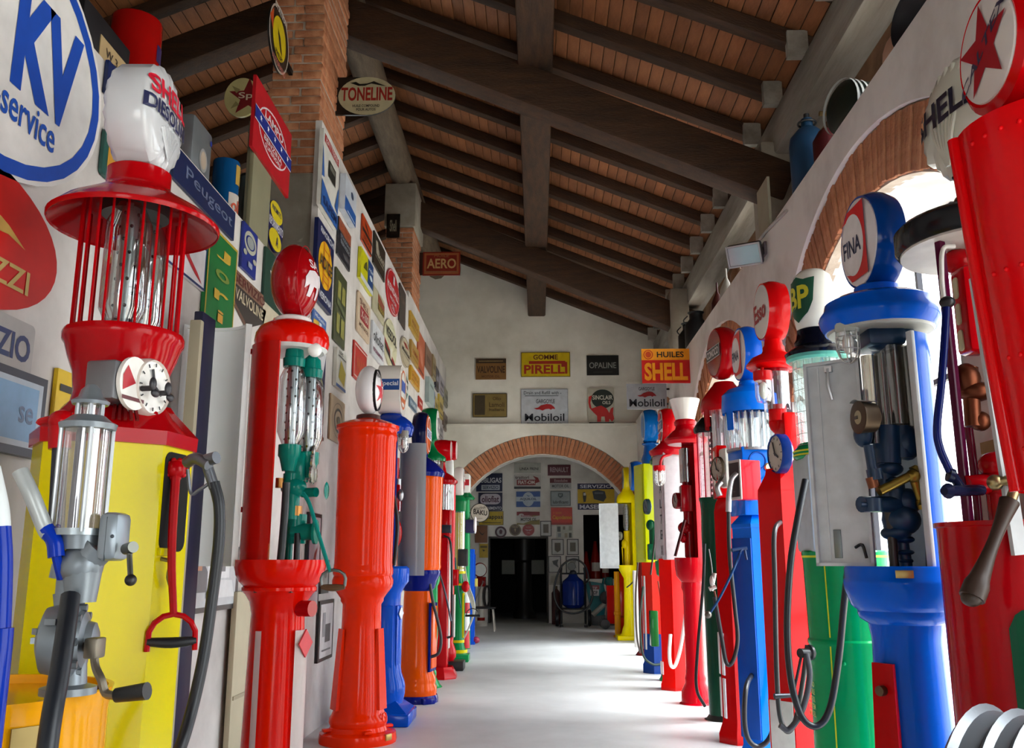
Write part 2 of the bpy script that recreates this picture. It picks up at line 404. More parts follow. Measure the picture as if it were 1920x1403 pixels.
# left wall: low part near, tall part beyond y = 6.3
fl = lambda u, z, d: (d, u, z)
plaster_l = two_tone('b0aaa6', 'd0cbc7', 1.3, .85, .35, .6, .25, name='left_plaster')
wl = G().box((XL - .22, -5.5, 0), (XL, 6.3, 3.08), bev=.012).out('wall_left', plaster_l, kind='structure')
g = G()
g.box((XL - .05, 6.3, 0), (XL, 11.0, 4.53)).box((XL - .05, 11.0, 0), (XL, YE + .1, 4.62)).out('wall_left_far', plaster_l, kind='structure')
G().box((-6.2, -5.5, 0), (-6, YE + 3, 5.4)).out('wall_far_left', plaster_old, kind='structure')
# front wall behind the camera; unseen wide arch opened to add fill light
slab(lambda u, z, d: (u, d, z), -6.2, 2.6, 0, 7.2, [(0, 1.25, 1.4, 1.5)], -5.9, -5.5).out('wall_front', plaster, kind='structure', ang=20)
# end wall: lower arched part stands proud, gable above
AX, AZ, ARI, ARO = .11, 1.4, 1.66, 2.0
we = slab(lambda u, z, d: (u, d, z), XL - .3, XR + .3, 0, 3.57, [(AX, 1.7, ARO, AZ)], YE - .12, YE - .09).out('wall_end', plaster_old, kind='structure', ang=20)
slab(lambda u, z, d: (u, d, z), XL - .3, XR + .3, 0, 3.565, [(AX, 1.58, ARI, AZ)], YE - .04, YE + .32).out('arch_core', plaster, we, ang=20)
brick_ring(we, (AX, YE - .06, AZ), (1, 0, 0), ARI + .005, ARO, math.acos(1.7 / ARO), pi - math.acos(1.7 / ARO), (0, 1, 0), .07, .1)
def roof_z(x): return 6.02 - .41 * x if x > -1.85 else 6.78 + .41 * (x + 1.85)
roof_z.kinks = [-1.85]
gz = lambda x: roof_z(x) + .14
gz.kinks = [-1.85]
slab(lambda u, z, d: (u, d, z), -6.2, 2.6, 3.55, gz, [], YE, YE + .3).out('wall_gable', plaster_old, kind='structure', ang=20)
G().box((XL - .2, YE - .135, 3.555), (XR + .2, YE + .01, 3.60)).out('trim_1', plaster_old, kind='structure')
# back room
DX0, DX1 = wy(919, 1100, YB).x, wy(1025, 1100, YB).x; DZ = wy(970, 1010, YB).z
WX0 = wy(1094, 1000, YB).x; WZ0, WZ1 = wy(1110, 1086, YB).z, wy(1110, 965, YB).z
wb = G().box((-3, YB, 0), (DX0, YB + .25, 4.4)).box((DX0, YB, DZ), (DX1, YB + .25, 4.4)).box((DX1, YB, 0), (WX0, YB + .25, 4.4)) \
    .box((WX0, YB, 0), (3, YB + .25, WZ0)).box((WX0, YB, WZ1), (3, YB + .25, 4.4)).box((WX0 + 1.0, YB, WZ0), (3, YB + .25, WZ1)).out('wall_back', plaster, kind='structure')
G().box((-3, YE + .3, 4.2), (3, YB + .3, 4.4)).out('ceiling_back_room', plaster_old, kind='structure')
G().box((-3.2, YE + .3, 0), (-2.6, YB + .3, 4.4)).out('wall_back_left', plaster, kind='structure')
G().box((2.2, YE + .3, 0), (2.4, YB + .3, 4.4)).out('wall_back_right', plaster, kind='structure')
dark = mat('14130f', .9)  # near-black wall colour stands in for the unlit room's shade
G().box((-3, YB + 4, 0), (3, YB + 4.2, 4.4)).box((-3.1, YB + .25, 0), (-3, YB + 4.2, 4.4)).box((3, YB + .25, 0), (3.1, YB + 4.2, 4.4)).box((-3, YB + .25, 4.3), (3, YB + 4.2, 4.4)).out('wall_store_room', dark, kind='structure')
G().box((DX0 - .04, YB - .02, 0), (DX0, YB + .25, DZ + .04)).box((DX1, YB - .02, 0), (DX1 + .04, YB + .25, DZ + .04)).box((DX0, YB - .02, DZ), (DX1, YB + .25, DZ + .04)).out('door_1', mat('3c3a36', .7), kind='structure')

# ------------------------------------------------------------------ roof
ceil = G()
ceil.add([(-1.85, -6, 6.97), (2.9, -6, 5.02), (2.9, 16.2, 5.02), (-1.85, 16.2, 6.97), (-6.4, -6, 5.1), (-6.4, 16.2, 5.1)], [(0, 1, 2, 3), (0, 3, 5, 4)])
ceil.add([(-1.85, -6, 7.07), (2.9, -6, 5.12), (2.9, 16.2, 5.12), (-1.85, 16.2, 7.07), (-6.4, -6, 5.2), (-6.4, 16.2, 5.2)], [(0, 1, 2, 3), (0, 3, 5, 4)])
ceil = ceil.out('ceiling', wood_dk, kind='structure')
sl = atan(.41); MR = TR(-1.85, 0, 6.78) @ ROT(sl, 'Y')                       # local x runs down the right slope
ML = TR(-1.85, 0, 6.78) @ ROT(-sl, 'Y') @ Matrix.Diagonal((-1, 1, 1, 1))
RAF = [5.0 - .76 * 12 + .76 * i for i in range(28)]; RAF = [y for y in RAF if -5.4 < y < 15.75]
LEN = 5.1
raf_me = G().box((-.1, -.065, -.0), (LEN, .065, .13), bev=.012).mesh('rafter', wood_dk)
for y in RAF:
    inst('rafter', raf_me, ceil, MR @ TR(0, y + random.uniform(-.03, .03), random.uniform(-.012, .008)))
    inst('rafter', raf_me, ceil, TR(-1.85, y, 6.78) @ ROT(pi, 'Z') @ ROT(sl, 'Y'))
pl_me = G().box((.004, -.375, .132), (.116, .375, .152)).mesh('ceiling_board', plankm)
bays = [(a + b) / 2 for a, b in zip(RAF, RAF[1:])]
cnt = 0; rest = G()
for y in bays:
    for i in range(int(LEN / .12)):
        Mx = MR @ TR(i * .12, y, random.uniform(-.003, .003))
        if 5.2 < y < 11.6 and i < 40 and cnt < 295: inst('ceiling_board', pl_me, ceil, Mx); cnt += 1
        else: rest.box((.004, -.375, .132), (.116, .375, .152), Mx)
        rest.box((.004, -.375, .132), (.116, .375, .152), TR(-1.85, y, 6.78) @ ROT(pi, 'Z') @ ROT(sl, 'Y') @ TR(i * .12, 0, 0))
rest.out('ceiling_boards', plankm, ceil, kind='stuff')
# principal rafters, purlins, ridge log, wall plate
for Y in (7.5, 12.25, 2.4):
    Mp = TR(0, Y, 5.6) @ ROT(atan(.43), 'Y')
    G().box((-2.2, -.14, -.37), (2.5, .14, 0), Mp, .03).out('principal_rafter', wood_dk, ceil)
    G().box((-6, -.12, -.3), (-1.9, .12, 0), TR(0, Y, 7.35) @ ROT(-atan(.41), 'Y'), .03).out('principal_rafter', wood_dk, ceil)
G().box((-.16, -4, 5.6), (.16, YE + .05, 5.97), bev=.03).out('purlin', wood_dky, ceil)
G().box((-4.2, -4, 5.2), (-3.9, YE, 5.55), bev=.03).out('purlin', wood_dky, ceil)
G().tube([(-1.8, -4, 6.5), (-1.76, 3, 6.5), (-1.8, 7, 6.47), (-1.86, 10, 6.52), (-1.84, YE, 6.5)], .18, 10, 4).out('ridge_log', two_tone('4a3d2f', '6b5a46', 3, .8, .3, .7, .4, 20, (6, 1, 6), 'grey_log'), ceil)
G().box((2.1, -5, 4.72), (2.45, YE, 5.1), bev=.03).out('wall_plate', two_tone('7a766c', 'a09c92', 1.2, .9, .35, .65, .3, 8, (4, .6, 4), 'limewashed_beam'), ceil)
for i, y in enumerate(RAF):
    G().box((1.98, y - .12, roof_z(2.05) - .1), (2.14, y - .05, roof_z(2.05) + .12)).out('infill_block', two_tone('7a766c', 'a09c92', 3, .9), ceil)
# pillars
def pillar(name, x0, x1, y0, y1, zb, zc, zt, brick_above):
    core = G().box((x0 + .015, y0 + .015, zb), (x1 - .015, y1 - .015, zt)).out(name, mortar, kind='structure')
    if brick_above:
        G().box((x0, y0, zb), (x1, y1, zc), bev=.015).out('concrete_base', concrete, core)
        lo, hi = zc, zt
    else:
        G().box((x0 - .02, y0 - .02, zc), (x1 + .02, y1 + .02, zt), bev=.015).out('concrete_head', concrete, core)
        lo, hi = zb, zc
    H = .072; n = int((hi - lo) / H); wdt = x1 - x0; dp = y1 - y0
    m1 = brick_mesh(wdt * .6 - .012, dp, H - .014); m2 = brick_mesh(wdt * .4 - .012, dp, H - .014)
    for i in range(n):
        z = lo + (i + .5) * H; a = (.6, .4) if i % 2 else (.4, .6); x = x0
        for f in a:
            inst('brick', m1 if f == .6 else m2, core, TR(x + wdt * f / 2 + random.uniform(-.008, .008), (y0 + y1) / 2 + random.uniform(-.012, .012), z)); x += wdt * f
pillar('pillar_left', -2.08, -1.67, 6.35, 7.2, 2.6, 4.12, 6.36, True)
pillar('pillar_left_far', -2.07, -1.68, 11.6, 12.4, 4.2, 5.72, 6.36, False)
G().box((1.98, 7.38, 3.66), (2.28, 7.75, 4.85), bev=.03).out('pillar_right', concrete, kind='structure')
G().box((1.86, 12.05, 3.66), (2.12, 12.4, 4.95), bev=.03).out('pillar_right_far', concrete, kind='structure')
# ================================================================== PUMPS
class P:
    """one fuel pump: an Empty on the floor, local +x is its front; heights and radii read at the pump's own depth"""
    def __init__(s, name, label, X, Y, az, cat='fuel pump', group=None):
        s.X, s.Y, s.az, s.k = X, Y, az, 1; s.o = thing(name, label, cat, (X, Y, 0), az, group); s.inv = ROT(-az) @ TR(-X, -Y, 0)
    def z(s, py): return max(zat(s.X, s.Y, py), 0)
    def r(s, py, hw): return s.k * hw * dep(s.X, s.Y, s.z(py)) / F_PX
    def prof(s, pts): return [(s.r(py, hw) if hw else 0, s.z(py)) for py, hw in pts]
    def at(s, px, py, dy=0): return s.inv @ wy(px, py, s.Y + dy)
    def lat(s, name, m, pts, seg=32, rot=0, **k):
        pr = s.prof(pts); return G().solid(pr, seg, rot=rot).out(name, m, s.o, **k)
    def box(s, name, m, a, b, bev=.006, M=None, par=None): return G().box(a, b, M, bev).out(name, m, par or s.o)
    def hose(s, name, m, pts, r, par=None, smooth=7): return G().tube([s.at(*p) for p in pts], r, 10, smooth).out(name, m, par or s.o)
    def disc_globe(s, pyc, ph, t, rim, face='e9e6e2', layers=(), yw=1.0, az=0, fr=.84, mrim=None, both=True, ry=None, x=0, y=0):
        """flat round pump globe: coloured body with two pale faces, seen across the hall"""
        z = s.z(pyc); R = s.r(pyc, ph); M = TR(x, y, z) @ ROT(az) @ Matrix.Diagonal((1, yw, 1, 1)) @ RX
        pr = [(fr * R, -t / 2 * .96), (fr * R + .01, -t / 2), (R * .95, -t / 2 * .82), (R, -t / 2 * .35), (R * 1.008, 0), (R, t / 2 * .35), (R * .95, t / 2 * .82), (fr * R + .01, t / 2), (fr * R, t / 2 * .96)]
        gb = G().solid(pr, 40, M).out('globe', mrim or paint(rim), s.o)
        for sg in ((1, -1) if both else (1,)):
            fM = TR(x, y, z) @ ROT(az + (0 if sg > 0 else pi)) @ TR(t / 2, 0, 0)
            K = fM @ Matrix.Diagonal((1, yw, 1, 1)) @ RX
            G().lathe([(fr * R + .003, -.004), (fr * R, .002), (fr * R * .7, .006), (0, .008)], 40, K).out('globe_face', milk(face), gb)
            if sg > 0 and layers: prints(gb, fM @ FR((.0085, 0, 0), (0, 1, 0), (0, 0, 1)), 2 * R * fr * yw, 2 * R * fr, layers, .001)
        return gb, z, R
    def dial(s, c, az, R, depth, rim, face='d9d6cc', hands=True, label=None):
        M = TR(*c) @ ROT(az) @ RX; o = G().solid([(R * .8, -depth), (R, -depth * .7), (R, 0), (R * .93, .012), (R * .88, .004)], 28, M).out('clock_meter', paint(rim), s.o)
        G().lathe([(R * .9, .004), (0, .006)], 28, M).out('dial_face', flat(face), o)
        if hands:
            g = G(); F = TR(*c) @ ROT(az) @ FR((.009, 0, 0), (0, 1, 0), (0, 0, 1))
            for k in range(12):
                g.box((R * .7, -R * .02, 0), (R * .82, R * .02, .002), F @ ROT(k * pi / 6))
            g.box((-.1 * R, -R * .05, .001), (R * .62, R * .05, .004), F @ ROT(1.9)).box((-.1 * R, -R * .05, .001), (R * .45, R * .05, .004), F @ ROT(-.5))
            g.out('dial_hands', flat('202024'), o, kind='stuff')
        return o
    def lamp(s, c, cap, r=.045, h=.13, cage=False):
        o = G().solid([(r * .5, .05), (r * 1.15, .045), (r * 1.15, 0), (r, -.01)], 18, TR(*c)).out('lamp_cap', paint(cap), s.o)
        G().lathe([(r, 0), (r, -h * .7), (r * .8, -h * .92), (0, -h)], 18, TR(*c)).out('lamp_glass', glass('f2f4f4', .12), o)
        G().ell((c[0], c[1], c[2] - h * .45), r * .55, r * .55, h * .36).out('bulb', milk('f4f2ea'), o)
        if cage:
            g = G()
            for k in range(6):
                a = k * pi / 3; g.tube([(c[0] + rr * cos(a), c[1] + rr * sin(a), c[2] + zz) for rr, zz in ((r * 1.1, 0), (r * 1.1, -h * .7), (r * .6, -h * 1.02), (0, -h * 1.1))], .0025, 5, 3)
            for q in (.25, .65): g.ring((c[0], c[1], c[2] - h * q), r * 1.1, .0025)
            g.out('lamp_cage', metal('c8c8c6', .4), o)
        return o
    def glass_cyl(s, c, r, z0, z1, tint='eef3f4', inner=None, shoulder=True):
        g = glass(tint, .14)
        pr = [(r * .6, z0), (r, z0 + .06), (r, z1 - .06), (r * .6, z1)] if shoulder else [(r, z0), (r, z1)]
        o = G().lathe(pr, 24, TR(c[0], c[1], 0)).out('measuring_glass', g, s.o)
        if inner:
            q = G().solid([(inner, z0), (inner, z1)], 16, TR(c[0], c[1], 0)).out('perforated_tube', metal('b9bbbc', .3), o)
            h = G()
            for k in range(9):
                for a in range(0, 8, 2):
                    an = a * pi / 4 + (k % 2) * pi / 4
                    h.ell((c[0] + inner * cos(an), c[1] + inner * sin(an), z0 + (z1 - z0) * (k + .7) / 9.5), .006, .006, .006, 6, 4)
            h.out('tube_holes', flat('101014'), o)
        return o
def bowl(pts): return pts

# ---------------------------------------------------------------- L: yellow eight-sided pump with the shell globe
p = P('visible_fuel_pump', 'tall yellow eight-sided pump with red top and white scallop-shaped globe', wy(200, 1000, 2.62).x, 2.62, -.12); p.k = .93
YEL, RED, ORG, BLU, GRN, TEAL = paint('cfbf00'), paint('a60e15'), paint('e8330a'), paint('1358c4'), paint('0c8a4c'), paint('0c7468')
rot8 = radians(22.5)
zt = p.z(838); Rb = p.r(838, 150)
p.o['label'] = 'tall yellow eight-sided pump with red top and white scallop-shaped globe'
body = G().solid([(Rb * .99, 0), (Rb * .99, .1), (Rb, .1), (Rb, zt)], 8, rot=rot8).out('body', YEL, p.o)
top = G().solid([(Rb * 1.05, zt - .01), (Rb * 1.06, zt + .03), (p.r(772, 108), p.z(772)), (p.r(760, 100), p.z(762))], 8, rot=rot8).out('body_cap', RED, p.o)
neck = p.lat('neck', RED, [(790, 95), (740, 86), (705, 90), (675, 102), (652, 109), (646, 114), (634, 115), (628, 112), (626, 96)], 40)
for i in range(5):
    a = -1.05 + i * .07
    G().box((-.004, -.004, -.03), (.004, .004, .03), TR(Rb * .93 * cos(a), Rb * .93 * sin(a), zt + .075) @ ROT(a) @ ROT(-.7, 'Y')).out('vent_slot', flat('6b0d10'), top)
z0, z1 = p.z(630), p.z(425); rb = p.r(530, 98)
for i in range(22):
    a = 2 * pi * i / 22
    G().cyl((rb * cos(a), rb * sin(a), z0 - .01), (rb * cos(a), rb * sin(a), z1 + .05), .0042, seg=6).out('guard_rod', RED, p.o)
for sx, sy in ((.028, -.07), (.0, .07)):
    p.glass_cyl((sx, sy), .066, z0, z1 + .04, 'd9dedd', .026)
G().solid([(.1, z1 + .03), (.1, z1 + .07)], 24).out('glass_clamp', metal('50504e', .5), p.o)
hat = G().lathe(p.prof([(425, 159), (429, 161), (425, 163), (420, 163), (400, 138), (372, 84), (358, 63), (352, 61), (326, 61), (323, 56), (323, 0)]), 44)
hat.lathe(p.prof([(425, 159), (404, 132), (378, 84), (368, 70), (366, 0)]), 44)
hat.out('rain_hood', RED, p.o)
# scallop globe
zs0, zs1 = p.z(322), p.z(134); H = zs1 - zs0; n = 40
def scallop(sc_, lob):
    out = []
    for i in range(n):
        a = -pi / 2 + 2 * pi * (i + .5) / n
        rr = 1 + (.02 if i % 2 else -.01) * lob
        x = cos(a) * .155 * rr; zz = sin(a) * .5 * H * rr
        if a < -pi / 6 or a > 7 * pi / 6: x *= .82 + .18 * abs(cos(a))
        out.append((x * sc_, zz * sc_))
    return out
gl = G(); rings = [(-.085, .02), (-.082, .55), (-.075, .8), (-.062, .95), (-.05, 1), (.05, 1), (.062, .95), (.075, .8), (.082, .55), (.085, .02)]
vs = []; fs = []
for x, sc_ in rings: vs += [(x + (.0025 if i % 2 else -.0015) * (1 if x > 0 else -1) * (sc_ < .97), a, b) for i, (a, b) in enumerate(scallop(sc_, 1))]
for k in range(len(rings) - 1):
    for i in range(n): fs.append((k * n + i, k * n + (i + 1) % n, (k + 1) * n + (i + 1) % n, (k + 1) * n + i))
fs += [tuple(range(n)), tuple((len(rings) - 1) * n + i for i in range(n))]
gaz = .15
gl = gl.add(vs, fs, TR(0, 0, (zs0 + zs1) / 2) @ ROT(gaz)).out('scallop_globe', milk('c4c5c8'), p.o, ang=32)
Mg = TR(0, 0, (zs0 + zs1) / 2) @ ROT(gaz) @ FR((.09, 0, 0), (0, 1, 0), (0, 0, 1))
def on_globe(gb, M, body, cy, cz, w, h, HW, HH, col, lv):
    V, Fs = txt_geo(body, .03); pts = []
    for x, y in V:
        Y_, Z_ = cy + x * w, cz + y * h; rr = min(hypot(Y_ / HW, Z_ / HH), 1.0); k = 0
        while k < len(lv) - 2 and lv[k + 1][0] < rr: k += 1
        (r0, x0), (r1, x1) = lv[k], lv[k + 1]; pts.append((x0 + (x1 - x0) * (rr - r0) / (r1 - r0) + .009, Y_, Z_))
    G().add(pts, Fs, M).out('lettering', flat(col), gb)
Ms = TR(0, 0, (zs0 + zs1) / 2) @ ROT(gaz); LV = [(0, .085), (.55, .082), (.8, .075), (.95, .062), (1, .05)]
on_globe(gl, Ms, 'SHELL', -.012, .19 * H, .25, .19 * H, .155, .5 * H, 'c01830', LV)
on_globe(gl, Ms, 'DIESOLINE', -.005, .0, .30, .14 * H, .155, .5 * H, '1c2048', LV)
g = G()
for i in range(9):
    a = radians(58 + 8 * i); g.tube([(.086, 0, -.40 * H), (.084, .12 * cos(a), -.40 * H + .30 * H * sin(a))], lambda t: .002 + .004 * t, 5, 0)
g.add([], [])
g.out('scallop_ribs', milk('c4c5c8'), gl, TR(0, 0, (zs0 + zs1) / 2) @ ROT(gaz))
# meter on the neck
zc = p.z(740)
mp = radians(-33); mz = radians(-3); rn = p.r(728, 88)
cx_, cy_ = (rn + .03) * cos(mp), (rn + .03) * sin(mp)
bx = G().box((-.08, -.16, -.06), (.012, .02, .05), TR(cx_, cy_, zc) @ ROT(mz), .008).out('meter_box', metal('77777a', .5), p.o)
p.dial((cx_ + .02 * cos(mz), cy_ + .02 * sin(mz), zc), mz, .085, .06, 'cfc9c4', 'e9e7e2')
Mq = TR(cx_, cy_, zc - .005) @ ROT(mz) @ FR((.014, -.085, 0), (0, 1, 0), (0, 0, 1))
G().extr(ell_pts(0, 0, .07, .075), 0, .012, Mq).out('sector_dial', flat('e2ded8'), bx)
prints(bx, Mq @ TR(0, 0, .012), .14, .15, [('p', [(0, 0), (-.4, -.18), (-.42, .1), (-.28, .3)], 'b01a28'), ('r', -.42, -.34, .3, -.27, '5a1a20')])
for a in (0, 1):
    G().cyl((0, 0, 0), (.03, 0, 0), .008, seg=10).ell((.034, 0, .012), .008, .014, .02).ell((.034, .014, -.012), .008, .018, .012).out('pointer_knob', rubber('2a282c'), bx, TR(cx_, cy_, zc) @ ROT(mz) @ TR(.03, -.06 + .075 * a, -.015))
# opening with lever on the right-hand face
fa = radians(-24 - 0 - 31)
fa = rot8 + pi / 8 + 0
faces = [rot8 + pi / 8 + k * pi / 4 for k in range(8)]
fa = 0.0; ap = Rb * cos(pi / 8)
za, zb_ = p.z(1035), p.z(853)
Mf = ROT(fa) @ FR((ap, 0, 0), (0, 1, 0), (0, 0, 1))
G().extr([(x, y + (za + zb_) / 2) for x, y in rrect(.14, zb_ - za, .03)], -.001, .002, Mf).out('opening', mat('0b0806', .9), body)  # flat near-black plate, the hollow's shade put into its colour
lv = G(); A = Vector((0, zb_ - .05)); B = Vector((.02, za - .17))
lv.ell((A.x, A.y, .03), .028, .028, .02).tube([(A.x, A.y, .03), (A.x + .004, za, .05), (B.x, B.y, .07)], lambda t: .013 - .003 * t, 8, 4)
lv.tube([(B.x + .062 * cos(a), B.y - .062 + .062 * sin(a) * 1.0 - (.03 if sin(a) < 0 else 0), .07) for a in [radians(d) for d in (185, 165, 140, 115, 90, 65, 40, 15, -5)]], .008, 8, 0)
Ml = FR((ap + .0, -.01, 0), (cos(radians(33)), sin(radians(33)), 0), (0, 0, 1))
lvo = lv.out('pump_lever', paint('a80f18'), p.o, Ml)
G().tube([(B.x - .064, B.y - .072, .07), (B.x, B.y - .076, .07), (B.x + .064, B.y - .072, .07)], lambda t: .011 + .004 * sin(pi * t), 10, 5).out('lever_grip', rubber('19191d'), lvo)
g = G()
for k in range(10): g.ell((.026 * cos(k * pi / 5), .026 * sin(k * pi / 5), .03), .009, .009, .008, 8, 5)
g.solid([(.024, .02), (.024, .04)], 16).out('lever_knob', paint('a8101a'), lvo, TR(A.x, A.y, 0))
G().tube([(-.05, za - .02, .0), (-.045, za - .03, .025), (-.04, za - .07, .02), (-.02, za - .10, .02)], .006, 6, 4).out('hook', metal('8d8664', .4), p.o, Mf)
G().box((-.075, za - .012, -.002), (-.02, za + .01, .012), bev=.003).out('latch', YEL, p.o, Mf)
nz = G().tube([p.at(350, 868, -.18), p.at(368, 860, -.2), p.at(392, 872, -.22)], .016, 10, 4).cyl(p.at(378, 866, -.2), p.at(406, 850 + 8, -.22), .017).tube([p.at(388, 872, -.2), p.at(397, 900, -.2), p.at(402, 915, -.2)], .015, 10, 3).tube([p.at(352, 880, -.2), p.at(358, 925, -.2), p.at(372, 920, -.2), p.at(395, 905, -.2)], .005, 6, 4).out('nozzle', metal('6b6d72', .4), p.o)
p.hose('hose', rubber(), [(401, 905, -.2), (411, 950, -.2), (410, 1020, -.2), (398, 1120, -.2), (382, 1230, -.22), (360, 1330, -.25), (335, 1410, -.3), (300, 1480, -.3)], .016)
q = lambda px, py: p.at(px, py, -.32)
G().cyl(q(104, 1010), q(113, 842), .02).out('spare_hose', rubber('1b1e28'), p.o)
g = G().cyl(q(112, 842), q(112, 800), .028).ell(q(116, 790), .036, .03, .03).tube([q(112, 782), q(96, 787), q(78, 790), q(72, 796)], lambda t: .014 - .006 * t, 8, 4).cyl(q(116, 790), q(140, 785), .016).out('spare_nozzle', paint('a8121a'), p.o)
for px_, c_ in ((92, 'b01a1e'), (72, '142a80')):
    q = [p.at(px_ + 16, 838, -.11), p.at(px_ - 38, 1300, -.11)]
    G().tube([q[0], (q[0] + q[1]) / 2, q[1]], .012, 8, 0).out('side_stripe', paint(c_), body)

# ---------------------------------------------------------------- L: red pump, white door folded back, ovoid globe
p = P('visible_fuel_pump', 'red column pump with dark red ovoid globe and white curved door folded back', wy(524, 1100, 4.1).x, 4.1, 0)
p.lat('column', paint('d8180c'), [(1560, 92), (1530, 92), (1520, 72), (1480, 62), (1400, 56), (1180, 50), (1150, 49), (1128, 53), (1114, 62), (1107, 69), (1101, 69), (1099, 66), (1090, 75), (1078, 81), (1062, 84), (1050, 84)], 40)
colr = p.r(1300, 54)
for a, col_, w_ in ((-.35, 'e9e6e4', .16), (-1.9, 'e0dbdb', .05)):
    G().lathe([(colr + .012, .05), (colr + .012, p.z(1180))], 8, a0=a - w_ * 2.2, a1=a + w_ * 2.2).lathe([(colr + .002, .05), (colr + .012, .05), (colr + .012, p.z(1180)), (colr + .002, p.z(1180))], 8, a0=a - w_ * 2.2, a1=a + w_ * 2.2).out('column_panel', paint(col_), p.o)
G().extr([(.0, .06), (-.06, 0), (0, -.06), (.06, 0)], 0, .006, ROT(-.25) @ FR((colr + .014, 0, p.z(1205)), (0, 1, 0), (0, 0, 1))).out('emblem', flat('c8323a'), p.o)
G().cyl((colr * .8, 0, p.z(1140)), (colr + .06, 0, p.z(1140)), .035).out('filler_cap', RED, p.o, ROT(-.4))
zc0, zc1 = p.z(1052), p.z(655); rc = p.r(850, 74)
sh = G(); A0, A1 = radians(-205), radians(-92)
sh.lathe([(rc, zc0), (rc, zc1)], 24, a0=A0, a1=A1).lathe([(rc - .02, zc0), (rc - .02, zc1)], 24, a0=A0, a1=A1)
for a in (A0, A1): sh.add([(r_ * cos(a), r_ * sin(a), z_) for r_, z_ in ((rc, zc0), (rc - .02, zc0), (rc - .02, zc1), (rc, zc1))], [(0, 1, 2, 3)])
sh.out('case', paint('b8120a'), p.o)  # darker than the column red: shade on this side put into the colour
p.lat('case_lining', flat('cfd3cf'), [(662, 60), (656, 66)], 40)
p.lat('dome_cap', paint('d8180c'), [(656, 66), (644, 69), (630, 67), (618, 60), (610, 46), (606, 34), (604, 32)], 40)
p.lat('globe_collar', flat('e4ddda'), [(608, 34), (600, 34), (597, 30)], 32)
M = TR(0, 0, p.z(530)); R_ = p.r(530, 72)
gb = G().lathe([(sin(pi * i / 16) * (1 if 2 < i < 15 else .96), -cos(pi * i / 16)) for i in range(17)], 36, M @ Matrix.Diagonal((p.r(530, 43), R_ * .9, R_, 1))).out('globe', paint('9c1018'), p.o)
G().ring((0, 0, 0), 1, .012, M @ Matrix.Diagonal((p.r(530, 43) * .4, R_ * .84, R_ * .95, 1)) @ TR(1.2, 0, 0) @ RX, 40).out('globe_seam', paint('a8202a'), gb)
bear = [(-.42, .1), (-.3, .3), (-.05, .36), (.2, .3), (.36, .34), (.46, .18), (.42, .02), (.3, 0), (.26, -.38), (.14, -.38), (.12, -.08), (-.06, -.08), (-.12, -.38), (-.26, -.38), (-.26, -.06), (-.4, -.2)]
on_ell(gb, M, .2, .2, [('t', 'SA', -.2, .36, .42, .22, 'd8c8cc'), ('p', [(x * .9 - .2, y * .9 - .12) for x, y in bear], 'd8cccf')], (p.r(530, 43), R_ * .9, R_))
G().ell((.13, -.08, p.z(664)), .034, .034, .034).out('bulb', milk('f6f4f0'), p.o)
for (sx, sy), za_, zb_ in (((.03, -.055), 838, 690), ((.095, .02), 848, 705)):
    z_, y_ = p.z(za_), p.z(zb_)
    p.glass_cyl((sx, sy), .062, z_, y_, 'e6ebec', .026)
    G().solid([(.03, z_ - .12), (.045, z_ - .06), (.052, z_ - .05), (.052, z_)], 20, TR(sx, sy, 0)).out('glass_seat', TEAL, p.o)
    G().solid([(.05, y_ - .01), (.052, y_ + .03), (.045, y_ + .035), (.04, y_ + .08), (.015, y_ + .105)], 20, TR(sx, sy, 0)).out('glass_cap', TEAL, p.o)
me_ = G()
me_.box((.01, -.06, p.z(905)), (.1, .05, p.z(850)), bev=.012).cyl((.04, -.03, p.z(975)), (.04, -.03, p.z(890)), .04).ell((.05, -.03, p.z(915)), .06, .05, .05)
me_.cyl((.06, 0, p.z(1020)), (.06, 0, p.z(965)), .05).cyl((.05, -.02, p.z(998)), (.15, -.02, p.z(998)), .038).solid([(.02, -.0), (.055, 0), (.055, .012), (.02, .012)], 20, TR(.15, -.02, p.z(998)) @ RX)
me_.cyl((.09, -.02, p.z(925)), (.16, -.05, p.z(925)), .022).solid([(.03, 0), (.04, .006), (.03, .012)], 16, TR(.2, -.05, p.z(922)) @ RX).cyl((.03, .01, p.z(1050)), (.03, .01, p.z(850)), .018)
me_.out('meter_body', TEAL, p.o)
G().cyl((.05, -.02, p.z(968)), (.05, -.02, p.z(950)), .042).out('brass_ring', metal('9a6a38', .35), p.o)
G().cyl((-.0, -.085, p.z(918)), (-.0, -.085, p.z(900)), .018).out('hose_union', metal('9a6a38', .35), p.o)
ge = G()
for (dy, dz, R_) in ((0, 0, .045), (-.02, -.055, .04), (.03, -.05, .03), (.0, .05, .025)):
    for k in range(9): ge.box((-.004, -.007, -R_ - .008), (.004, .007, -R_ + .004), TR(.13, dy, p.z(868) + dz) @ ROT(k * 2 * pi / 9, 'X'))
    ge.solid([(R_ * .5, 0), (R_, .0), (R_, .01), (R_ * .5, .012)], 18, TR(.125, dy, p.z(868) + dz) @ RX)
ge.out('gear_train', metal('b4b2ae', .25), p.o)
p.hose('hose', rubber(), [(537, 905, -.17), (534, 960, -.17), (530, 1010, -.17), (526, 1052, -.17)], .017)
p.hose('suction_pipe', rubber(), [(558, 1000, -.05), (556, 1050, -.05)], .014)
lv = G().tube([p.at(568, 925, -.18), p.at(580, 945, -.2), p.at(598, 1005, -.22), p.at(619, 1073, -.24)], .009, 8, 4)
lvo = lv.out('pump_lever', paint('1f7f78'), p.o)
q = p.at(625, 1085, -.24)
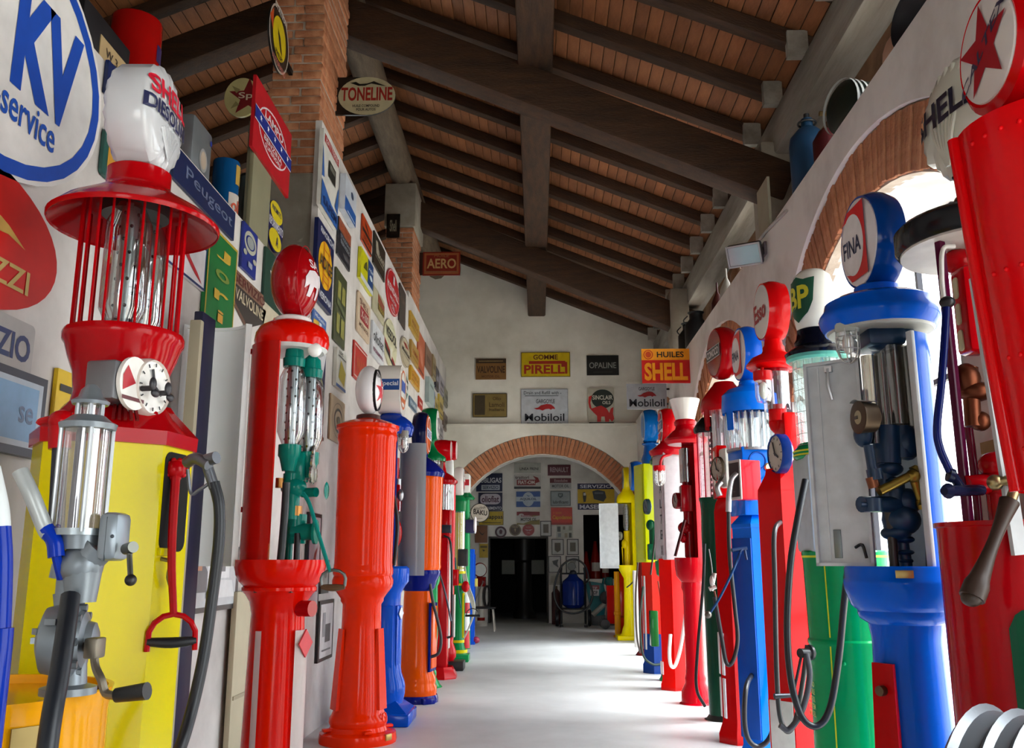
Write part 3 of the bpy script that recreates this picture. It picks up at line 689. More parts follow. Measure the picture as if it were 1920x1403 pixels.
G().tube([(q.x + .052 * cos(a), q.y, q.z + .035 * sin(a) + (-.02 if sin(a) < 0 else 0)) for a in [radians(d) for d in (200, 180, 150, 120, 90, 60, 30, 0, -20)]], .007, 8, 0).out('lever_ring', metal('6f7371', .4), lvo)
G().tube([(q.x - .05, q.y, q.z - .035), (q.x, q.y, q.z - .038), (q.x + .05, q.y, q.z - .035)], lambda t: .009 + .006 * sin(pi * t), 8, 4).out('lever_grip', mat('5a3c24', .6), lvo)
g = G()
for k in range(6): g.solid([(.012, 0), (.012, .02)], 6, TR(p.r(1103, 64) * cos(k + .3), p.r(1103, 64) * sin(k + .3), p.z(1110)))
g.out('flange_bolts', mat('4a1410', .5), p.o, kind='stuff')
# folded door leaf
xa, xb = p.at(480, 850, .12).x, p.at(362, 850, .12).x
cxm, hw_ = (xa + xb) / 2, (xa - xb) / 2; Rl = hw_ * 1.25; cyl_y = .02 - sqrt(Rl ** 2 - hw_ ** 2) - .12
half = math.asin(hw_ / Rl); zl0, zl1 = p.z(1062), p.z(618)
dl = G(); K = TR(cxm, cyl_y, 0); B0, B1 = pi / 2 - half, pi / 2 + half
for r_ in (Rl, Rl + .012): dl.lathe([(r_, zl0), (r_, zl1)], 20, K, B0, B1)
for a, b in ((zl0, zl0 + .014), (zl1 - .014, zl1)): dl.lathe([(Rl - .012, a), (Rl + .014, a), (Rl + .014, b), (Rl - .012, b), (Rl - .012, a)], 20, K, B0, B1)
for a in (B0, B1): dl.box((Rl - .014, -.008, zl0), (Rl + .014, .008, zl1), K @ ROT(a))
dlo = dl.out('case_door', mat('f0f3f4', .12, 0, .03, 5, 0, 0, spec=.5), p.o)
for zz in (zl0 + .25, zl1 - .12): G().box((xa - .01, cyl_y + Rl * .78, zz - .012), (xa + .06, cyl_y + Rl * .78 + .02, zz + .012), bev=.003).out('hinge', paint('d8180c'), dlo)
kz = zl0 + .16
G().tube([(cxm + .1, .1 + cyl_y + .1, kz + .05), (cxm + .1, .1 + cyl_y + .09, kz), (cxm + .105, .1 + cyl_y + .09, kz - .05)], .004, 5, 3).box((cxm + .09, cyl_y + .2, kz + .03), (cxm + .11, cyl_y + Rl, kz + .04)).out('key_bunch', metal('7d7d7a', .3), dlo)

# ---------------------------------------------------------------- L: orange cylinder pump with star globe
p = P('cylinder_fuel_pump', 'smooth orange-red cylinder pump with white star globe', wy(680, 1100, 6.5).x, 6.5, 0)
p.lat('pedestal', ORG, [(1412, 72), (1385, 73), (1372, 71), (1368, 55), (1360, 52), (1352, 55), (1344, 54), (1338, 50), (1330, 47), (1250, 42), (1180, 37), (1133, 36), (1127, 40), (1122, 40), (1112, 47), (1101, 55), (1094, 57), (1088, 57), (1080, 54), (1076, 56), (1068, 56), (1062, 54.5), (1058, 54.5)], 44)
p.lat('cylinder_body', ORG, [(1060, 54), (830, 54), (826, 55.5), (818, 55.5), (814, 54), (808, 55), (806, 58.5), (800, 58.5), (794, 46), (787, 24), (786, 20)], 44)
cr_ = p.r(1250, 42)
for a in (-.25, -2.6):
    g = G(); z0, z1 = p.z(1328), p.z(1178)
    g.add([(cr_ * .9, -.055, z0), (cr_ * .9, .055, z0), (cr_ * .9, .055, z1), (cr_ * .9, -.055, z1), (p.r(1328, 47) + .012, -.06, z0), (p.r(1328, 47) + .012, .06, z0), (p.r(1178, 37) + .012, .045, z1), (p.r(1178, 37) + .012, -.045, z1)], [(4, 5, 6, 7), (0, 1, 5, 4), (1, 2, 6, 5), (2, 3, 7, 6), (3, 0, 4, 7)])
    g.out('access_panel', ORG, p.o, ROT(a))
for k in range(4): G().box((.0, -.03, p.z(1368) - .0), (p.r(1385, 68), .03, p.z(1362)), ROT(k * pi / 2 + .5), .008).out('base_rib', ORG, p.o)
G().ring((0, 0, 0), .03, .004, ROT(-.3) @ TR(p.r(1342, 54), 0, p.z(1342)) @ RX).out('cast_emblem', ORG, p.o)
G().box((p.r(1385, 72) - .01, -.03, .03), (p.r(1385, 73) + .004, .03, .07), ROT(-.5), .002).out('name_plate', metal('b89a5a', .4), p.o)
p.lat('globe_collar', mat('4a1a12', .4), [(788, 23), (780, 22), (778, 17)], 28)
Rg = p.r(732, 46)
gb = G().lathe([(sin(pi * i / 14), -cos(pi * i / 14)) for i in range(15)], 32, TR(0, 0, p.z(732)) @ Matrix.Diagonal((p.r(732, 25), Rg * .92, Rg, 1))).out('globe', milk('e6e2e4'), p.o)
fx = p.r(732, 25) * .55
G().ring((0, 0, 0), 1, .018, TR(fx, 0, p.z(732)) @ Matrix.Diagonal((1, Rg * .77, Rg * .84, 1)) @ RX, 36).out('border', flat('17161a'), gb)
on_ell(gb, TR(0, 0, p.z(732)), Rg * 1.3, Rg * 1.4, [('s', -.08, -.06, .40, 'c8142a'), ('t', 'TEXACO', -.1, .40, .6, .15, '17161a'), ('t', 'T', -.08, -.03, .18, .22, 'e6e6e6')], (p.r(732, 25), Rg * .92, Rg))

# ---------------------------------------------------------------- L: blue pump, square white globe marked Special
p = P('visible_fuel_pump', 'bright blue pedestal pump with grey door and square white globe', -1.2, 7.25, 0)
p.lat('pedestal', BLU, [(1330, 34), (1300, 40), (1285, 40), (1275, 38), (1262, 33), (1240, 29), (1130, 27), (1112, 28), (1098, 36), (1090, 42), (1066, 42), (1062, 38)], 36)
G().box((-.23, -.23, 0), (.23, .23, .09), bev=.012).lathe([(.3, .09), (.16, .17)], 4, rot=pi / 4).out('base_plate', BLU, p.o)
for a in (-.3, -1.3): G().box((p.r(1200, 27) - .02, -.045, p.z(1280) + .1), (p.r(1200, 28) + .006, .045, p.z(1135)), ROT(a), .004).out('access_panel', BLU, p.o)
G().extr([(0, .05), (-.05, 0), (0, -.05), (.05, 0)], 0, .004, ROT(-.2) @ FR((p.r(1200, 28) + .01, 0, p.z(1150)), (0, 1, 0), (0, 0, 1))).out('emblem', flat('d8dce4'), p.o)
rc = p.r(950, 38)
G().lathe([(rc, p.z(1064)), (rc, p.z(820))], 16, a0=radians(100), a1=radians(300)).lathe([(rc - .01, p.z(1064)), (rc - .01, p.z(820))], 16, a0=radians(100), a1=radians(300)).out('case', paint('143c94'), p.o)
G().lathe([(rc, p.z(1080)), (rc, p.z(828))], 12, TR(.2, .26, 0), radians(205), radians(300)).lathe([(rc - .01, p.z(1080)), (rc - .01, p.z(828))], 12, TR(.2, .26, 0), radians(205), radians(300)).out('case_door', paint('8e9294'), p.o)
mt = G().cyl((.03, -.02, p.z(1040)), (.03, -.02, p.z(860)), .05).ell((.06, -.04, p.z(1000)), .06, .06, .12).box((-.02, -.09, p.z(960)), (.1, .03, p.z(910)), bev=.01)
mt.out('meter_body', paint('9c0f16'), p.o)
G().cyl((.08, -.06, p.z(960)), (.08, -.06, p.z(900)), .025).ell((.1, -.07, p.z(930)), .03, .03, .05).out('counter', metal('9c9ca0', .3), p.o)
p.hose('hose', rubber(), [(738, 930, -.2), (745, 980, -.22), (742, 1030, -.22), (738, 1060, -.2)], .015)
p.lat('cap', paint('123a9c'), [(818, 40), (808, 43), (800, 43), (792, 38), (784, 28), (780, 20), (778, 19)], 36)
p.lamp((.12, -.1, p.z(822)), '8a8a88', .036, .12, True)
Rg = p.r(732, 45); t2 = p.r(732, 21)
gb = G().extr([(x, y) for x, y in rrect(Rg * 1.8, Rg * 2.0, Rg * .6, 8)], -t2, t2, FR((0, 0, p.z(733)), (0, 1, 0), (0, 0, 1))).out('globe', milk('e8e4dc'), p.o)
G().box((-t2 * .9, -Rg * .91, p.z(732) - .03), (t2 * .95, -Rg * .895, p.z(732) + .06)).out('colour_band', flat('1d4a90'), gb)
prints(gb, FR((0, -Rg * .912, p.z(732) + .015), (1, 0, 0), (0, 0, 1)), t2 * 2, .09, [('t', 'Special', .02, .05, .8, .55, 'dfe4ec')])
prints(gb, FR((t2 + .001, 0, p.z(732)), (0, 1, 0), (0, 0, 1)), Rg * 1.6, Rg * 1.8, [('o', 0, 0, .46, .46, .05, 'c2602c'), ('r', -.3, -.05, .3, .2, '2b4a98'), ('r', -.3, -.3, .3, -.2, 'c2602c')])

# ---------------------------------------------------------------- L: orange and blue pump with gulf globe
p = P('cylinder_fuel_pump', 'orange cylinder pump with dark blue hood, belt and foot ring', wy(784, 1100, 8.3).x, 8.3, 0)
DBL = paint('141f74'); OR2 = paint('e85a0c')
p.lat('foot_ring', DBL, [(1330, 42), (1308, 42), (1302, 40)], 36)
p.lat('pedestal', OR2, [(1304, 38), (1296, 39), (1288, 39), (1282, 36), (1276, 37), (1268, 36), (1262, 33), (1240, 31), (1110, 26), (1106, 27)], 36)
p.lat('belt', DBL, [(1108, 27), (1102, 32), (1090, 35), (1078, 41), (1073, 42), (1068, 40)], 36)
p.lat('cylinder_body', OR2, [(1070, 40), (1064, 42.5), (1058, 41.5), (902, 42.5), (896, 43), (894, 42)], 40)
p.lat('hood', DBL, [(896, 44), (889, 46), (884, 44), (872, 34), (862, 20), (857, 13), (850, 12), (846, 11)], 36)
p.disc_globe(815, 42, .13, '10173e', 'e0602a', [('o', 0, 0, .47, .47, .03, 'e8dcd0'), ('r', -.5, -.13, .5, .13, 'd8d4dc'), ('t', 'GULF', 0, 0, .8, .2, '1c2c78', .03)])
g = G(); g.box((p.r(1200, 30) - .01, -.09, p.z(1258)), (p.r(1200, 30) + .012, .09, p.z(1130)), ROT(-.2), .004).out('panel_frame', DBL, p.o)
g = G(); g.box((p.r(1200, 30) - .01, -.075, p.z(1252)), (p.r(1200, 30) + .02, .075, p.z(1136)), ROT(-.2), .004).out('access_panel', OR2, p.o)
G().box((p.r(1300, 42) - .02, -.06, 0), (p.r(1300, 42) + .03, .06, .05), ROT(-.9), .006).out('foot_lug', DBL, p.o)
p.hose('hose', rubber('3a3638'), [(806, 1095, -.1), (812, 1130, -.1), (822, 1170, -.1), (827, 1200, -.1), (822, 1225, -.1), (806, 1233, -.1)], .014)

# ---------------------------------------------------------------- L: green pump with mesh cage
p = P('visible_fuel_pump', 'dark green pump with wire mesh cage under a green disc globe', wy(801, 1100, 9.25).x, 9.25, 0)
p.lat('pedestal', GRN, [(1300, 32), (1292, 32), (1284, 28), (1270, 20), (1262, 21), (1250, 18), (1235, 14), (1225, 20), (1190, 22), (1100, 20), (1090, 24), (1080, 24)], 28)
p.lat('case', paint('0a6b3c'), [(1082, 22), (905, 22)], 28)
zm0, zm1, rm = p.z(905), p.z(862), p.r(880, 25); g = G()
for k in range(22):
    for s_ in (-1, 1):
        g.tube([(rm * cos(2 * pi * k / 22 + s_ * q * .5), rm * sin(2 * pi * k / 22 + s_ * q * .5), zm0 + (zm1 - zm0) * q) for q in (0, .33, .66, 1)], .003, 4, 0)
g.out('mesh_cage', metal('b8b8b4', .35), p.o)
G().lathe([(rm * .8, zm0), (rm * .8, zm1)], 20).out('measuring_glass', glass('dfe6e4', .15), p.o)
p.lat('hood', paint('0a6b3c'), [(866, 30), (861, 31), (857, 29), (848, 17), (838, 10), (832, 8), (826, 10), (822, 9)], 32)
p.disc_globe(797, 32, .16, '0a6b3c', 'dcdad6', [('p', [(-.3, .2), (.3, .3), (.1, 0), (.3, -.3), (-.3, -.2), (-.05, 0)], '6a6468')])
# ---------------------------------------------------------------- L: farther left pumps
p = P('visible_fuel_pump', 'red cabinet pump with ribbed clear cylinder and red disc globe', wy(826, 1100, 9.95).x, 9.95, 0)
G().box((-.13, -.11, .05), (.09, .11, p.z(1008)), bev=.02).out('cabinet', paint('c01420'), p.o)
G().lathe([(.2, 0), (.2, .03), (.15, .12)], 8, rot=pi / 8).lathe([(0, 0), (.2, 0)], 8, rot=pi / 8).out('foot', paint('c01420'), p.o)
G().box((.085, -.03, .3), (.1, .1, p.z(1020)), bev=.004).out('front_panel', flat('d9dad6'), p.o)
G().box((-.05, -.06, p.z(1010)), (.1, .08, p.z(955)), bev=.012).out('meter_housing', paint('b01018'), p.o)
G().box((-.05, -.07, p.z(1000)), (.11, .03, p.z(985)), bev=.005).out('counter', flat('1b1a2c'), p.o)
p.lat('measuring_glass', glass('e2e8ea', .2), [(957, 21), (906, 21)], 24)
g = G(); r_ = p.r(930, 21)
for k in range(14): g.cyl((r_ * cos(k * pi / 7), r_ * sin(k * pi / 7), p.z(957)), (r_ * cos(k * pi / 7), r_ * sin(k * pi / 7), p.z(906)), .007, seg=6)
g.out('guard_rod', metal('c9cac8', .3), p.o)
p.lat('rain_hood', RED, [(910, 24), (906, 29), (902, 29), (893, 20), (886, 8), (870, 5), (862, 6)], 32)
p.disc_globe(845, 20, .19, 'b8121c', 'dcc8c8', [('t', 'N', 0, -.2, .3, .4, 'b8121c'), ('o', 0, 0, .45, .45, .04, 'b8121c')])
p.hose('hose', rubber(), [(832, 1005, -.12), (845, 1018, -.12), (847, 1100, -.12), (847, 1180, -.12), (846, 1193, -.12), (838, 1196, -.12)], .012, smooth=3)
p.hose('lever', metal('5a5a66', .4), [(820, 1062, -.15), (834, 1110, -.2), (846, 1165, -.22)], .01)

p = P('visible_fuel_pump', 'slim red and white pump with black foot block and red globe', wy(840, 1100, 10.7).x, 10.7, 0)
G().box((-.16, -.15, 0), (.2, .15, .1), bev=.012).out('foot_block', flat('1a1a1c'), p.o)
p.lat('pedestal', paint('c21420'), [(1240, 12), (1232, 17), (1222, 17), (1212, 14), (1205, 11), (1195, 12), (905, 12)], 24)
G().box((.07, -.05, p.z(1195)), (.085, .05, p.z(1115)), bev=.003).out('front_panel', flat('dcdcd8'), p.o)
G().box((.0, -.08, p.z(1098)), (.12, .08, p.z(1068)), bev=.01).out('counter', paint('b5121c'), p.o)
p.lat('neck', flat('cfd2d0'), [(905, 9), (862, 7)], 20)
p.disc_globe(845, 19, .16, 'a8101a', 'dcc8c8')

p = P('visible_fuel_pump', 'green pump with yellow trim and yellow-filled clear cylinder', wy(859, 1100, 11.6).x, 11.6, 0)
G().box((-.15, -.15, 0), (.15, .15, .09), bev=.012).out('foot', GRN, p.o)
YT = paint('cfc51c'); G2 = paint('0f7d44')
p.lat('pedestal', G2, [(1232, 18), (1222, 18), (1214, 14), (1205, 12), (1110, 10), (1104, 14), (1098, 15)], 24)
for a, b, w_ in ((1224, 1218, 19), (1205, 1200, 13), (1098, 1094, 16), (1076, 1071, 14)): p.lat('trim_ring', YT, [(a, w_), (b, w_)], 24)
G().box((p.r(1150, 10) - .01, -.05, p.z(1196)), (p.r(1150, 10) + .014, .05, p.z(1112)), bev=.004).out('trim_panel', YT, p.o)
G().box((p.r(1150, 10) - .01, -.036, p.z(1192)), (p.r(1150, 10) + .02, .036, p.z(1116)), bev=.004).out('access_panel', G2, p.o)
p.lat('case_back', G2, [(1096, 8), (958, 8)], 20)
p.lat('fuel_column', mat('cfc800', .25), [(1072, 10.5), (962, 10.5)], 24)
p.lat('measuring_glass', glass('f0f0d8', .15), [(1075, 12), (958, 12)], 24)
mm = G().box((.0, -.1, p.z(1062)), (.12, .03, p.z(1030)), bev=.01); mm.out('meter_body', flat('232a2a'), p.o)
G().ell((.1, -.08, p.z(1100)), .05, .06, .07).out('meter_cap', paint('b8141e'), p.o)
p.lat('dome_hood', paint('0a6b3c'), [(960, 12.5), (957, 14), (946, 14), (942, 15), (938, 14), (932, 9), (926, 4), (918, 3)], 28)
gb, z_, R_ = p.disc_globe(903, 27, .11, 'dcd8d6', 'd8d4d2', [('s', 0, -.05, .4, 'b81424'), ('r', -.4, .0, .4, .16, 'e4e0de'), ('t', 'TEXACO', 0, .08, .7, .1, '2a2a2c')])
p.hose('lever', paint('25525a'), [(853, 1046, -.15), (857, 1090, -.18), (864, 1140, -.2)], .009)
g = G().tube([(.2 + .08 * cos(a), -.2, p.z(1152) + .08 * sin(a)) for a in [radians(d) for d in range(0, 181, 30)]], .006, 6, 0).cyl((.11, -.2, p.z(1153)), (.29, -.2, p.z(1153)), .014)
g.out('lever_ring', rubber(), p.o)

p = P('visible_fuel_pump', 'pump striped red, white and green with grey hoses and green dome', wy(872, 1100, 12.8).x, 12.8, 0)
p.lat('pedestal', GRN, [(1217, 11), (1200, 11), (1090, 9), (1050, 9), (930, 7)], 24)
for (a, b, c_) in ((1215, 1182, 'c01a22'), (1182, 1150, 'e2e2e0'), (1150, 1130, 'b81824'), (1130, 1098, 'e2e2e0')):
    q = p.r(1150, 9); G().lathe([(q + .02, p.z(a)), (q + .012, p.z(b))], 10, a0=-1.9, a1=-.5).out('colour_stripe', flat(c_), p.o)
p.lat('dome_hood', paint('0a6b3c'), [(938, 15), (934, 17), (930, 13), (924, 7), (920, 4)], 28)
G().box((-.09, -.14, p.z(925)), (.06, .14, p.z(890)), bev=.02).out('globe', milk('e6e4e0'), p.o)
G().box((-.06, -.145, p.z(912)), (.055, -.139, p.z(901)), None).out('colour_band', flat('b81424'), p.o)
G().box((.0, -.1, p.z(1000)), (.13, .1, p.z(975)), bev=.02).out('counter', flat('241e50'), p.o)
G().solid([(.11, 0), (.12, .02), (.1, .03)], 20, TR(.12, -.02, p.z(985)) @ RX).out('clock_meter', flat('e0d8dc'), p.o)
for k in range(3):
    p.hose('hose', mat('b9b7ac', .5), [(866 + k * 2, 1050, -.1), (870 + k * 3, 1090, -.2), (882 + k * 3, 1125, -.25), (887 + k, 1150, -.25), (878, 1180, -.2), (866, 1205, -.15)], .011)

p = P('cabinet_fuel_pump', 'plain light blue box pump at the far end of the left row', wy(881, 1100, 14.0).x, 14.0, 0)
G().box((-.13, -.11, .03), (.07, .11, p.z(1030)), bev=.012).out('cabinet', paint('3d6fd2'), p.o)
G().box((-.15, -.13, 0), (.09, .13, .04), bev=.006).box((.07, -.1, .1), (.08, .1, p.z(1040)), bev=.003).out('door_panel', paint('3768c8'), p.o)
G().box((.075, -.09, p.z(1100)), (.12, -.0, p.z(1085)), bev=.006).out('counter', flat('d8c860'), p.o)
G().ell((.1, -.03, .06), .06, .05, .05).out('valve_cap', flat('a03048'), p.o)

# ================================================================== RIGHT ROW
AZ = pi
# ---------------------------------------------------------------- R: nearest right pump
p = P('fuel_pump', 'nearest pump on the right, riveted red shell and red-rimmed star globe', 1.25, 2.06, AZ)
G().solid([(.14, 0), (.14, .05), (.11, .09), (.1, 1.3), (.12, 1.4), (.1, 1.6)], 32, TR(-.15, 0, 0)).out('pedestal', paint('a80f16'), p.o)
sh = G(); sp = [(.15, 1.36), (.172, 1.7), (.2, 2.24)]
sh.lathe(sp, 40).lathe([(r - .008, z) for r, z in sp], 40)
sh.lathe([(.2, 2.24), (.192, 2.24)], 40)
sho = sh.out('shell', paint('d4161c'), p.o)
for a in (radians(-32 + 16),):
    G().tube([((r + .004) * cos(a), (r + .004) * sin(a), z) for r, z in sp], .017, 10, 4).out('rolled_edge', paint('d4161c'), sho)
g = G()
for z_, r_ in ((2.19, .198), (1.86, .182), (1.66, .169), (1.45, .157)):
    for k in range(9):
        a = radians(8 + 12 * k); g.ell((r_ * cos(a), r_ * sin(a), z_), .006, .006, .006, 8, 6)
g.out('rivets', paint('d4161c'), sho)
G().solid([(.19, 2.2), (.06, 2.27), (.05, 2.3), (.075, 2.32), (.06, 2.35)], 28).out('neck', paint('6a0c1c'), p.o)
zg, Rg = 2.50, .185
gb, z_, R_ = p.disc_globe(90, 128, .16, 'c00d14', 'dcd6d2', [('s', 0, 0, .46, '9c0f20'), ('t', 'CALTEX', .0, .02, .95, .13, '37324a', .02, 0, .55)], fr=.78, x=.04)

# ---------------------------------------------------------------- R: pump with black cap and white scallop globe
p = P('visible_fuel_pump', 'red and white pump with flat black cap under a white ribbed scallop globe', 1.41, 2.72, AZ)
rr = .215
p.o.location.z = 0
G().solid([(.24, 0), (.24, .06), (rr, .1), (rr, p.z(990)), (rr + .008, p.z(988)), (rr + .008, p.z(980))], 40).out('pedestal', paint('a50d18'), p.o)
q = G(); za_, zb_ = .3, p.z(1138); half = .58
n_ = 14
for k in range(n_):
    a, b = -half + 2 * half * k / n_ + 1.47, -half + 2 * half * (k + 1) / n_ + 1.47; zr = lambda t: zb_ - .05 * max(0, 1 - (t - 1.47 + half) / .17) ** 2
    q.add([((rr + e) * cos(t), (rr + e) * sin(t), z_) for e in (.001, .007) for t, z_ in ((a, za_), (b, za_), (b, zr(b)), (a, zr(a)))], [(4, 5, 6, 7), (0, 1, 5, 4), (3, 2, 6, 7)])
q.out('green_panel', paint('06452c'), p.o)
zc0, zc1 = p.z(985), p.z(470)
g = G().lathe([(rr - .015, zc0), (rr - .015, zc1)], 24, a0=radians(120), a1=radians(274)).lathe([(rr - .03, zc0), (rr - .03, zc1)], 24, a0=radians(120), a1=radians(274))
g.out('case', flat('c6c6c4'), p.o)
for a in (radians(26), radians(108)):
    G().box((rr - .03, -.011, zc0), (rr - .005, .011, zc1), ROT(a), .004).out('case_post', paint('4c1030'), p.o)
G().solid([(rr + .035, zc1 + .005), (rr + .045, zc1 + .02), (rr + .045, zc1 + .075), (rr + .03, zc1 + .09), (.1, zc1 + .12), (.07, zc1 + .18), (.05, zc1 + .2), (.05, zc1 + .27)], 40).out('cap', paint('17181b'), p.o)
G().solid([(rr + .03, zc1 - .002), (rr + .03, zc1 + .006)], 40).out('cap_lining', flat('c9c5bf'), p.o)
p.hose('wire', flat('d8d8d4'), [(1790, 462, -.1), (1768, 468, -.1), (1766, 520, -.1), (1769, 560, -.1)], .007)
# tank with sight windows
a_ = p.at(1828, 600, -.06); tk = G()
tk.box((a_.x - .03, a_.y - .045, p.z(672)), (a_.x + .045, a_.y + .05, p.z(515)), bev=.018).cyl((a_.x, a_.y - .05, p.z(520)), (a_.x, a_.y - .05, p.z(485)), .03).ell((a_.x, a_.y - .06, p.z(490)), .05, .045, .04)
tko = tk.out('sight_tank', paint('b3121c'), p.o)
for k in range(3):
    zt_, zb2 = p.z(532 + k * 48), p.z(570 + k * 48)
    G().extr([(x, y + (zt_ + zb2) / 2) for x, y in rrect(.028, zt_ - zb2, .01)], 0, .004, FR((a_.x + .0455, a_.y, 0), (0, 1, 0), (0, 0, 1))).out('sight_window', flat('c9c29c'), tko)
    G().extr([(x, y + (zt_ + zb2) / 2) for x, y in rrect(.028, zt_ - zb2, .01)], 0, .004, FR((a_.x, a_.y + .0505, 0), (-1, 0, 0), (0, 0, 1))).out('sight_window', flat('c9c29c'), tko)
g = G()
for (px_, py_, rx, rz) in ((1812, 712, .04, .05), (1830, 735, .05, .03), (1822, 768, .018, .05), (1838, 790, .03, .03)):
    c = p.at(px_, py_, -.06); g.ell((c.x, c.y, c.z), rx, rx, rz)
c0, c1 = p.at(1818, 690, -.06), p.at(1825, 800, -.06); g.cyl(c0, c1, .024)
g.out('bronze_valve', metal('6b3a26', .4), p.o)
g = G(); c = p.at(1872, 905, -.1)
g.ell((c.x, c.y, c.z + .05), .05, .05, .04).ell(c, .04, .045, .06).cyl(c, (c.x, c.y, zc0), .035).cyl((c.x, c.y, c.z), (c.x + .09, c.y, c.z - .01), .03)
g.out('pump_head', paint('a01018'), p.o)
G().cyl(p.at(1840, 919, -.12), p.at(1776, 921, -.2), .016).cyl(p.at(1778, 921, -.2), p.at(1770, 921, -.21), .022, .012).cyl(p.at(1800, 912, -.16), p.at(1784, 888, -.18), .014).cyl(p.at(1787, 893, -.18), p.at(1778, 890, -.18), .02).out('cross_valve', paint('1c2038'), p.o)
p.hose('pipe', paint('101c58'), [(1781, 885, -.18), (1762, 840, -.18), (1757, 800, -.18), (1765, 720, -.18), (1771, 640, -.18), (1775, 570, -.18)], .011)
G().ell(p.at(1776, 567, -.18), .022, .022, .018).out('pipe_knob', rubber(), p.o)
p.hose('return_pipe', paint('5c1026'), [(1816, 800, .02), (1826, 880, .02), (1836, 985, .02)], .012)
G().box((-.02, -.06, p.z(848)), (.1, .1, p.z(826)), TR(-.05, 0, 0)).out('wood_block', mat('8a6a3c', .6), p.o)
lv = G().cyl(p.at(1866, 905, -.2), p.at(1912, 897, -.24), .014).cyl(p.at(1910, 897, -.24), p.at(1893, 945, -.25), .014).ell(p.at(1866, 905, -.2), .022, .022, .022).out('lever_joint', metal('a8976c', .35), p.o)
A, B = p.at(1893, 940, -.25), p.at(1822, 1122, -.3)
G().tube([A, A * .66 + B * .34, A * .33 + B * .67, B], lambda t: .026 - .010 * sin(pi * min(t * 1.25, 1)) + .006 * (t > .85), 12, 5).ell(B, .027, .027, .022).out('lever_grip', mat('33251d', .45), lv)
# white strip of the open door edge
g = G(); a1, b1 = p.at(1816, 524, -.2), p.at(1896, 1042, -.2); a2, b2 = p.at(1842, 522, -.2), p.at(1920, 1040, -.2); k_ = Vector((0, .02, 0))
g.add([a1, a2, b2, b1, a1 + k_, a2 + k_, b2 + k_, b1 + k_], [(0, 1, 2, 3), (4, 5, 6, 7), (0, 1, 5, 4), (1, 2, 6, 5), (2, 3, 7, 6), (3, 0, 4, 7)])
g.out('door_edge', flat('bfc4c6'), p.o)
g = G()
for py_ in (545, 650, 760, 870): c = p.at(1833 + (py_ - 524) * .152, py_, -.2); g.ell(c, .006, .006, .006, 8, 5)
g.out('rivets', metal('b8b8b8', .4), p.o)
# scallop globe
zs0, zs1 = p.z(338), p.z(118); Hs = zs1 - zs0; vs, fs = [], []; n = 48
rings = [(-.09, .02), (-.088, .4), (-.075, .7), (-.05, .92), (-.02, 1), (.02, 1), (.05, .92), (.075, .7), (.088, .4), (.09, .02)]
for x, s_ in rings:
    for i in range(n):
        a = 2 * pi * i / n - pi / 2; rr_ = (1 + (.03 if i % 2 else -.02)) * s_
        vs.append((x, .21 * cos(a) * rr_ * (.82 if sin(a) < -.5 else 1), .5 * Hs * sin(a) * rr_))
for k in range(len(rings) - 1):
    for i in range(n): fs.append((k * n + i, k * n + (i + 1) % n, (k + 1) * n + (i + 1) % n, (k + 1) * n + i))
fs += [tuple(range(n)), tuple((len(rings) - 1) * n + i for i in range(n))]
Mg = TR(0, 0, (zs0 + zs1) / 2 + .005) @ ROT(.1)
gb = G().add(vs, fs, Mg).out('scallop_globe', milk('d6d8cc'), p.o, ang=25)
g = G()
for i in range(7):
    a = radians(52 + 12.7 * i); g.tube([(.086, .01 * cos(a), -.4 * Hs), (.092, .09 * cos(a), -.1 * Hs), (.06, .19 * cos(a), -.4 * Hs + .84 * Hs * sin(a))], .007, 6, 4)
g.out('scallop_ribs', milk('d6d8cc'), gb, Mg)
G().lathe([(.05, zs0 - .05), (.045, zs0 - .01), (.07, zs0 + .02)], 20).out('globe_collar', paint('1c1a1e'), p.o)
on_globe(gb, Mg, 'SHELL', -.0, .03, .36, .09, .21, .5 * Hs, '1d1c33', [(0, .09), (.4, .088), (.7, .075), (.92, .05), (1, .02)])

# ---------------------------------------------------------------- R: big blue fina pump
FB = paint('0f60d0'); MB = mat('12304e', .35, .1, .15, 20)
p = P('visible_fuel_pump', 'large blue pump in the right foreground with open white door and disc globe', wy(1692, 1100, 3.5).x, 3.5, AZ)
p.lat('pedestal', FB, [(1640, 92), (1600, 86), (1500, 76), (1400, 68), (1200, 62), (1170, 66), (1160, 80), (1152, 83), (1145, 83), (1135, 94), (1105, 103), (1094, 104), (1088, 104), (1084, 101), (1066, 101), (1062, 99)], 44)
rp = p.r(1300, 65)
G().add([(rp * .98 + e, y_, z_) for e, y_, z_ in ((.0, -.04, .1), (0, .04, .1), (0, .035, p.z(1240)), (0, -.035, p.z(1240)), (.05, -.06, .1), (.05, .06, .1), (.025, .045, p.z(1240)), (.025, -.045, p.z(1240)))],
        [(0, 1, 2, 3), (4, 5, 6, 7), (0, 1, 5, 4), (1, 2, 6, 5), (2, 3, 7, 6), (3, 0, 4, 7)], ROT(.55)).out('hand_panel', paint('b41a1c'), p.o)
G().cyl((rp + .02, 0, p.z(1290)), (rp + .05, 0, p.z(1290)), .018).out('hand_lock', metal('6b5a46', .4), p.o, ROT(.55))
rc = p.r(850, 84); zc0, zc1 = p.z(1064), p.z(640)
g = G(); A0, A1 = radians(107), radians(262)
for r_ in (rc, rc - .018): g.lathe([(r_, zc0), (r_, zc1)], 32, a0=A0, a1=A1)
for a in (A0, A1): g.add([(r_ * cos(a), r_ * sin(a), z_) for r_, z_ in ((rc + .004, zc0), (rc - .02, zc0), (rc - .02, zc1), (rc + .004, zc1))], [(0, 1, 2, 3)])
g.out('case', FB, p.o)
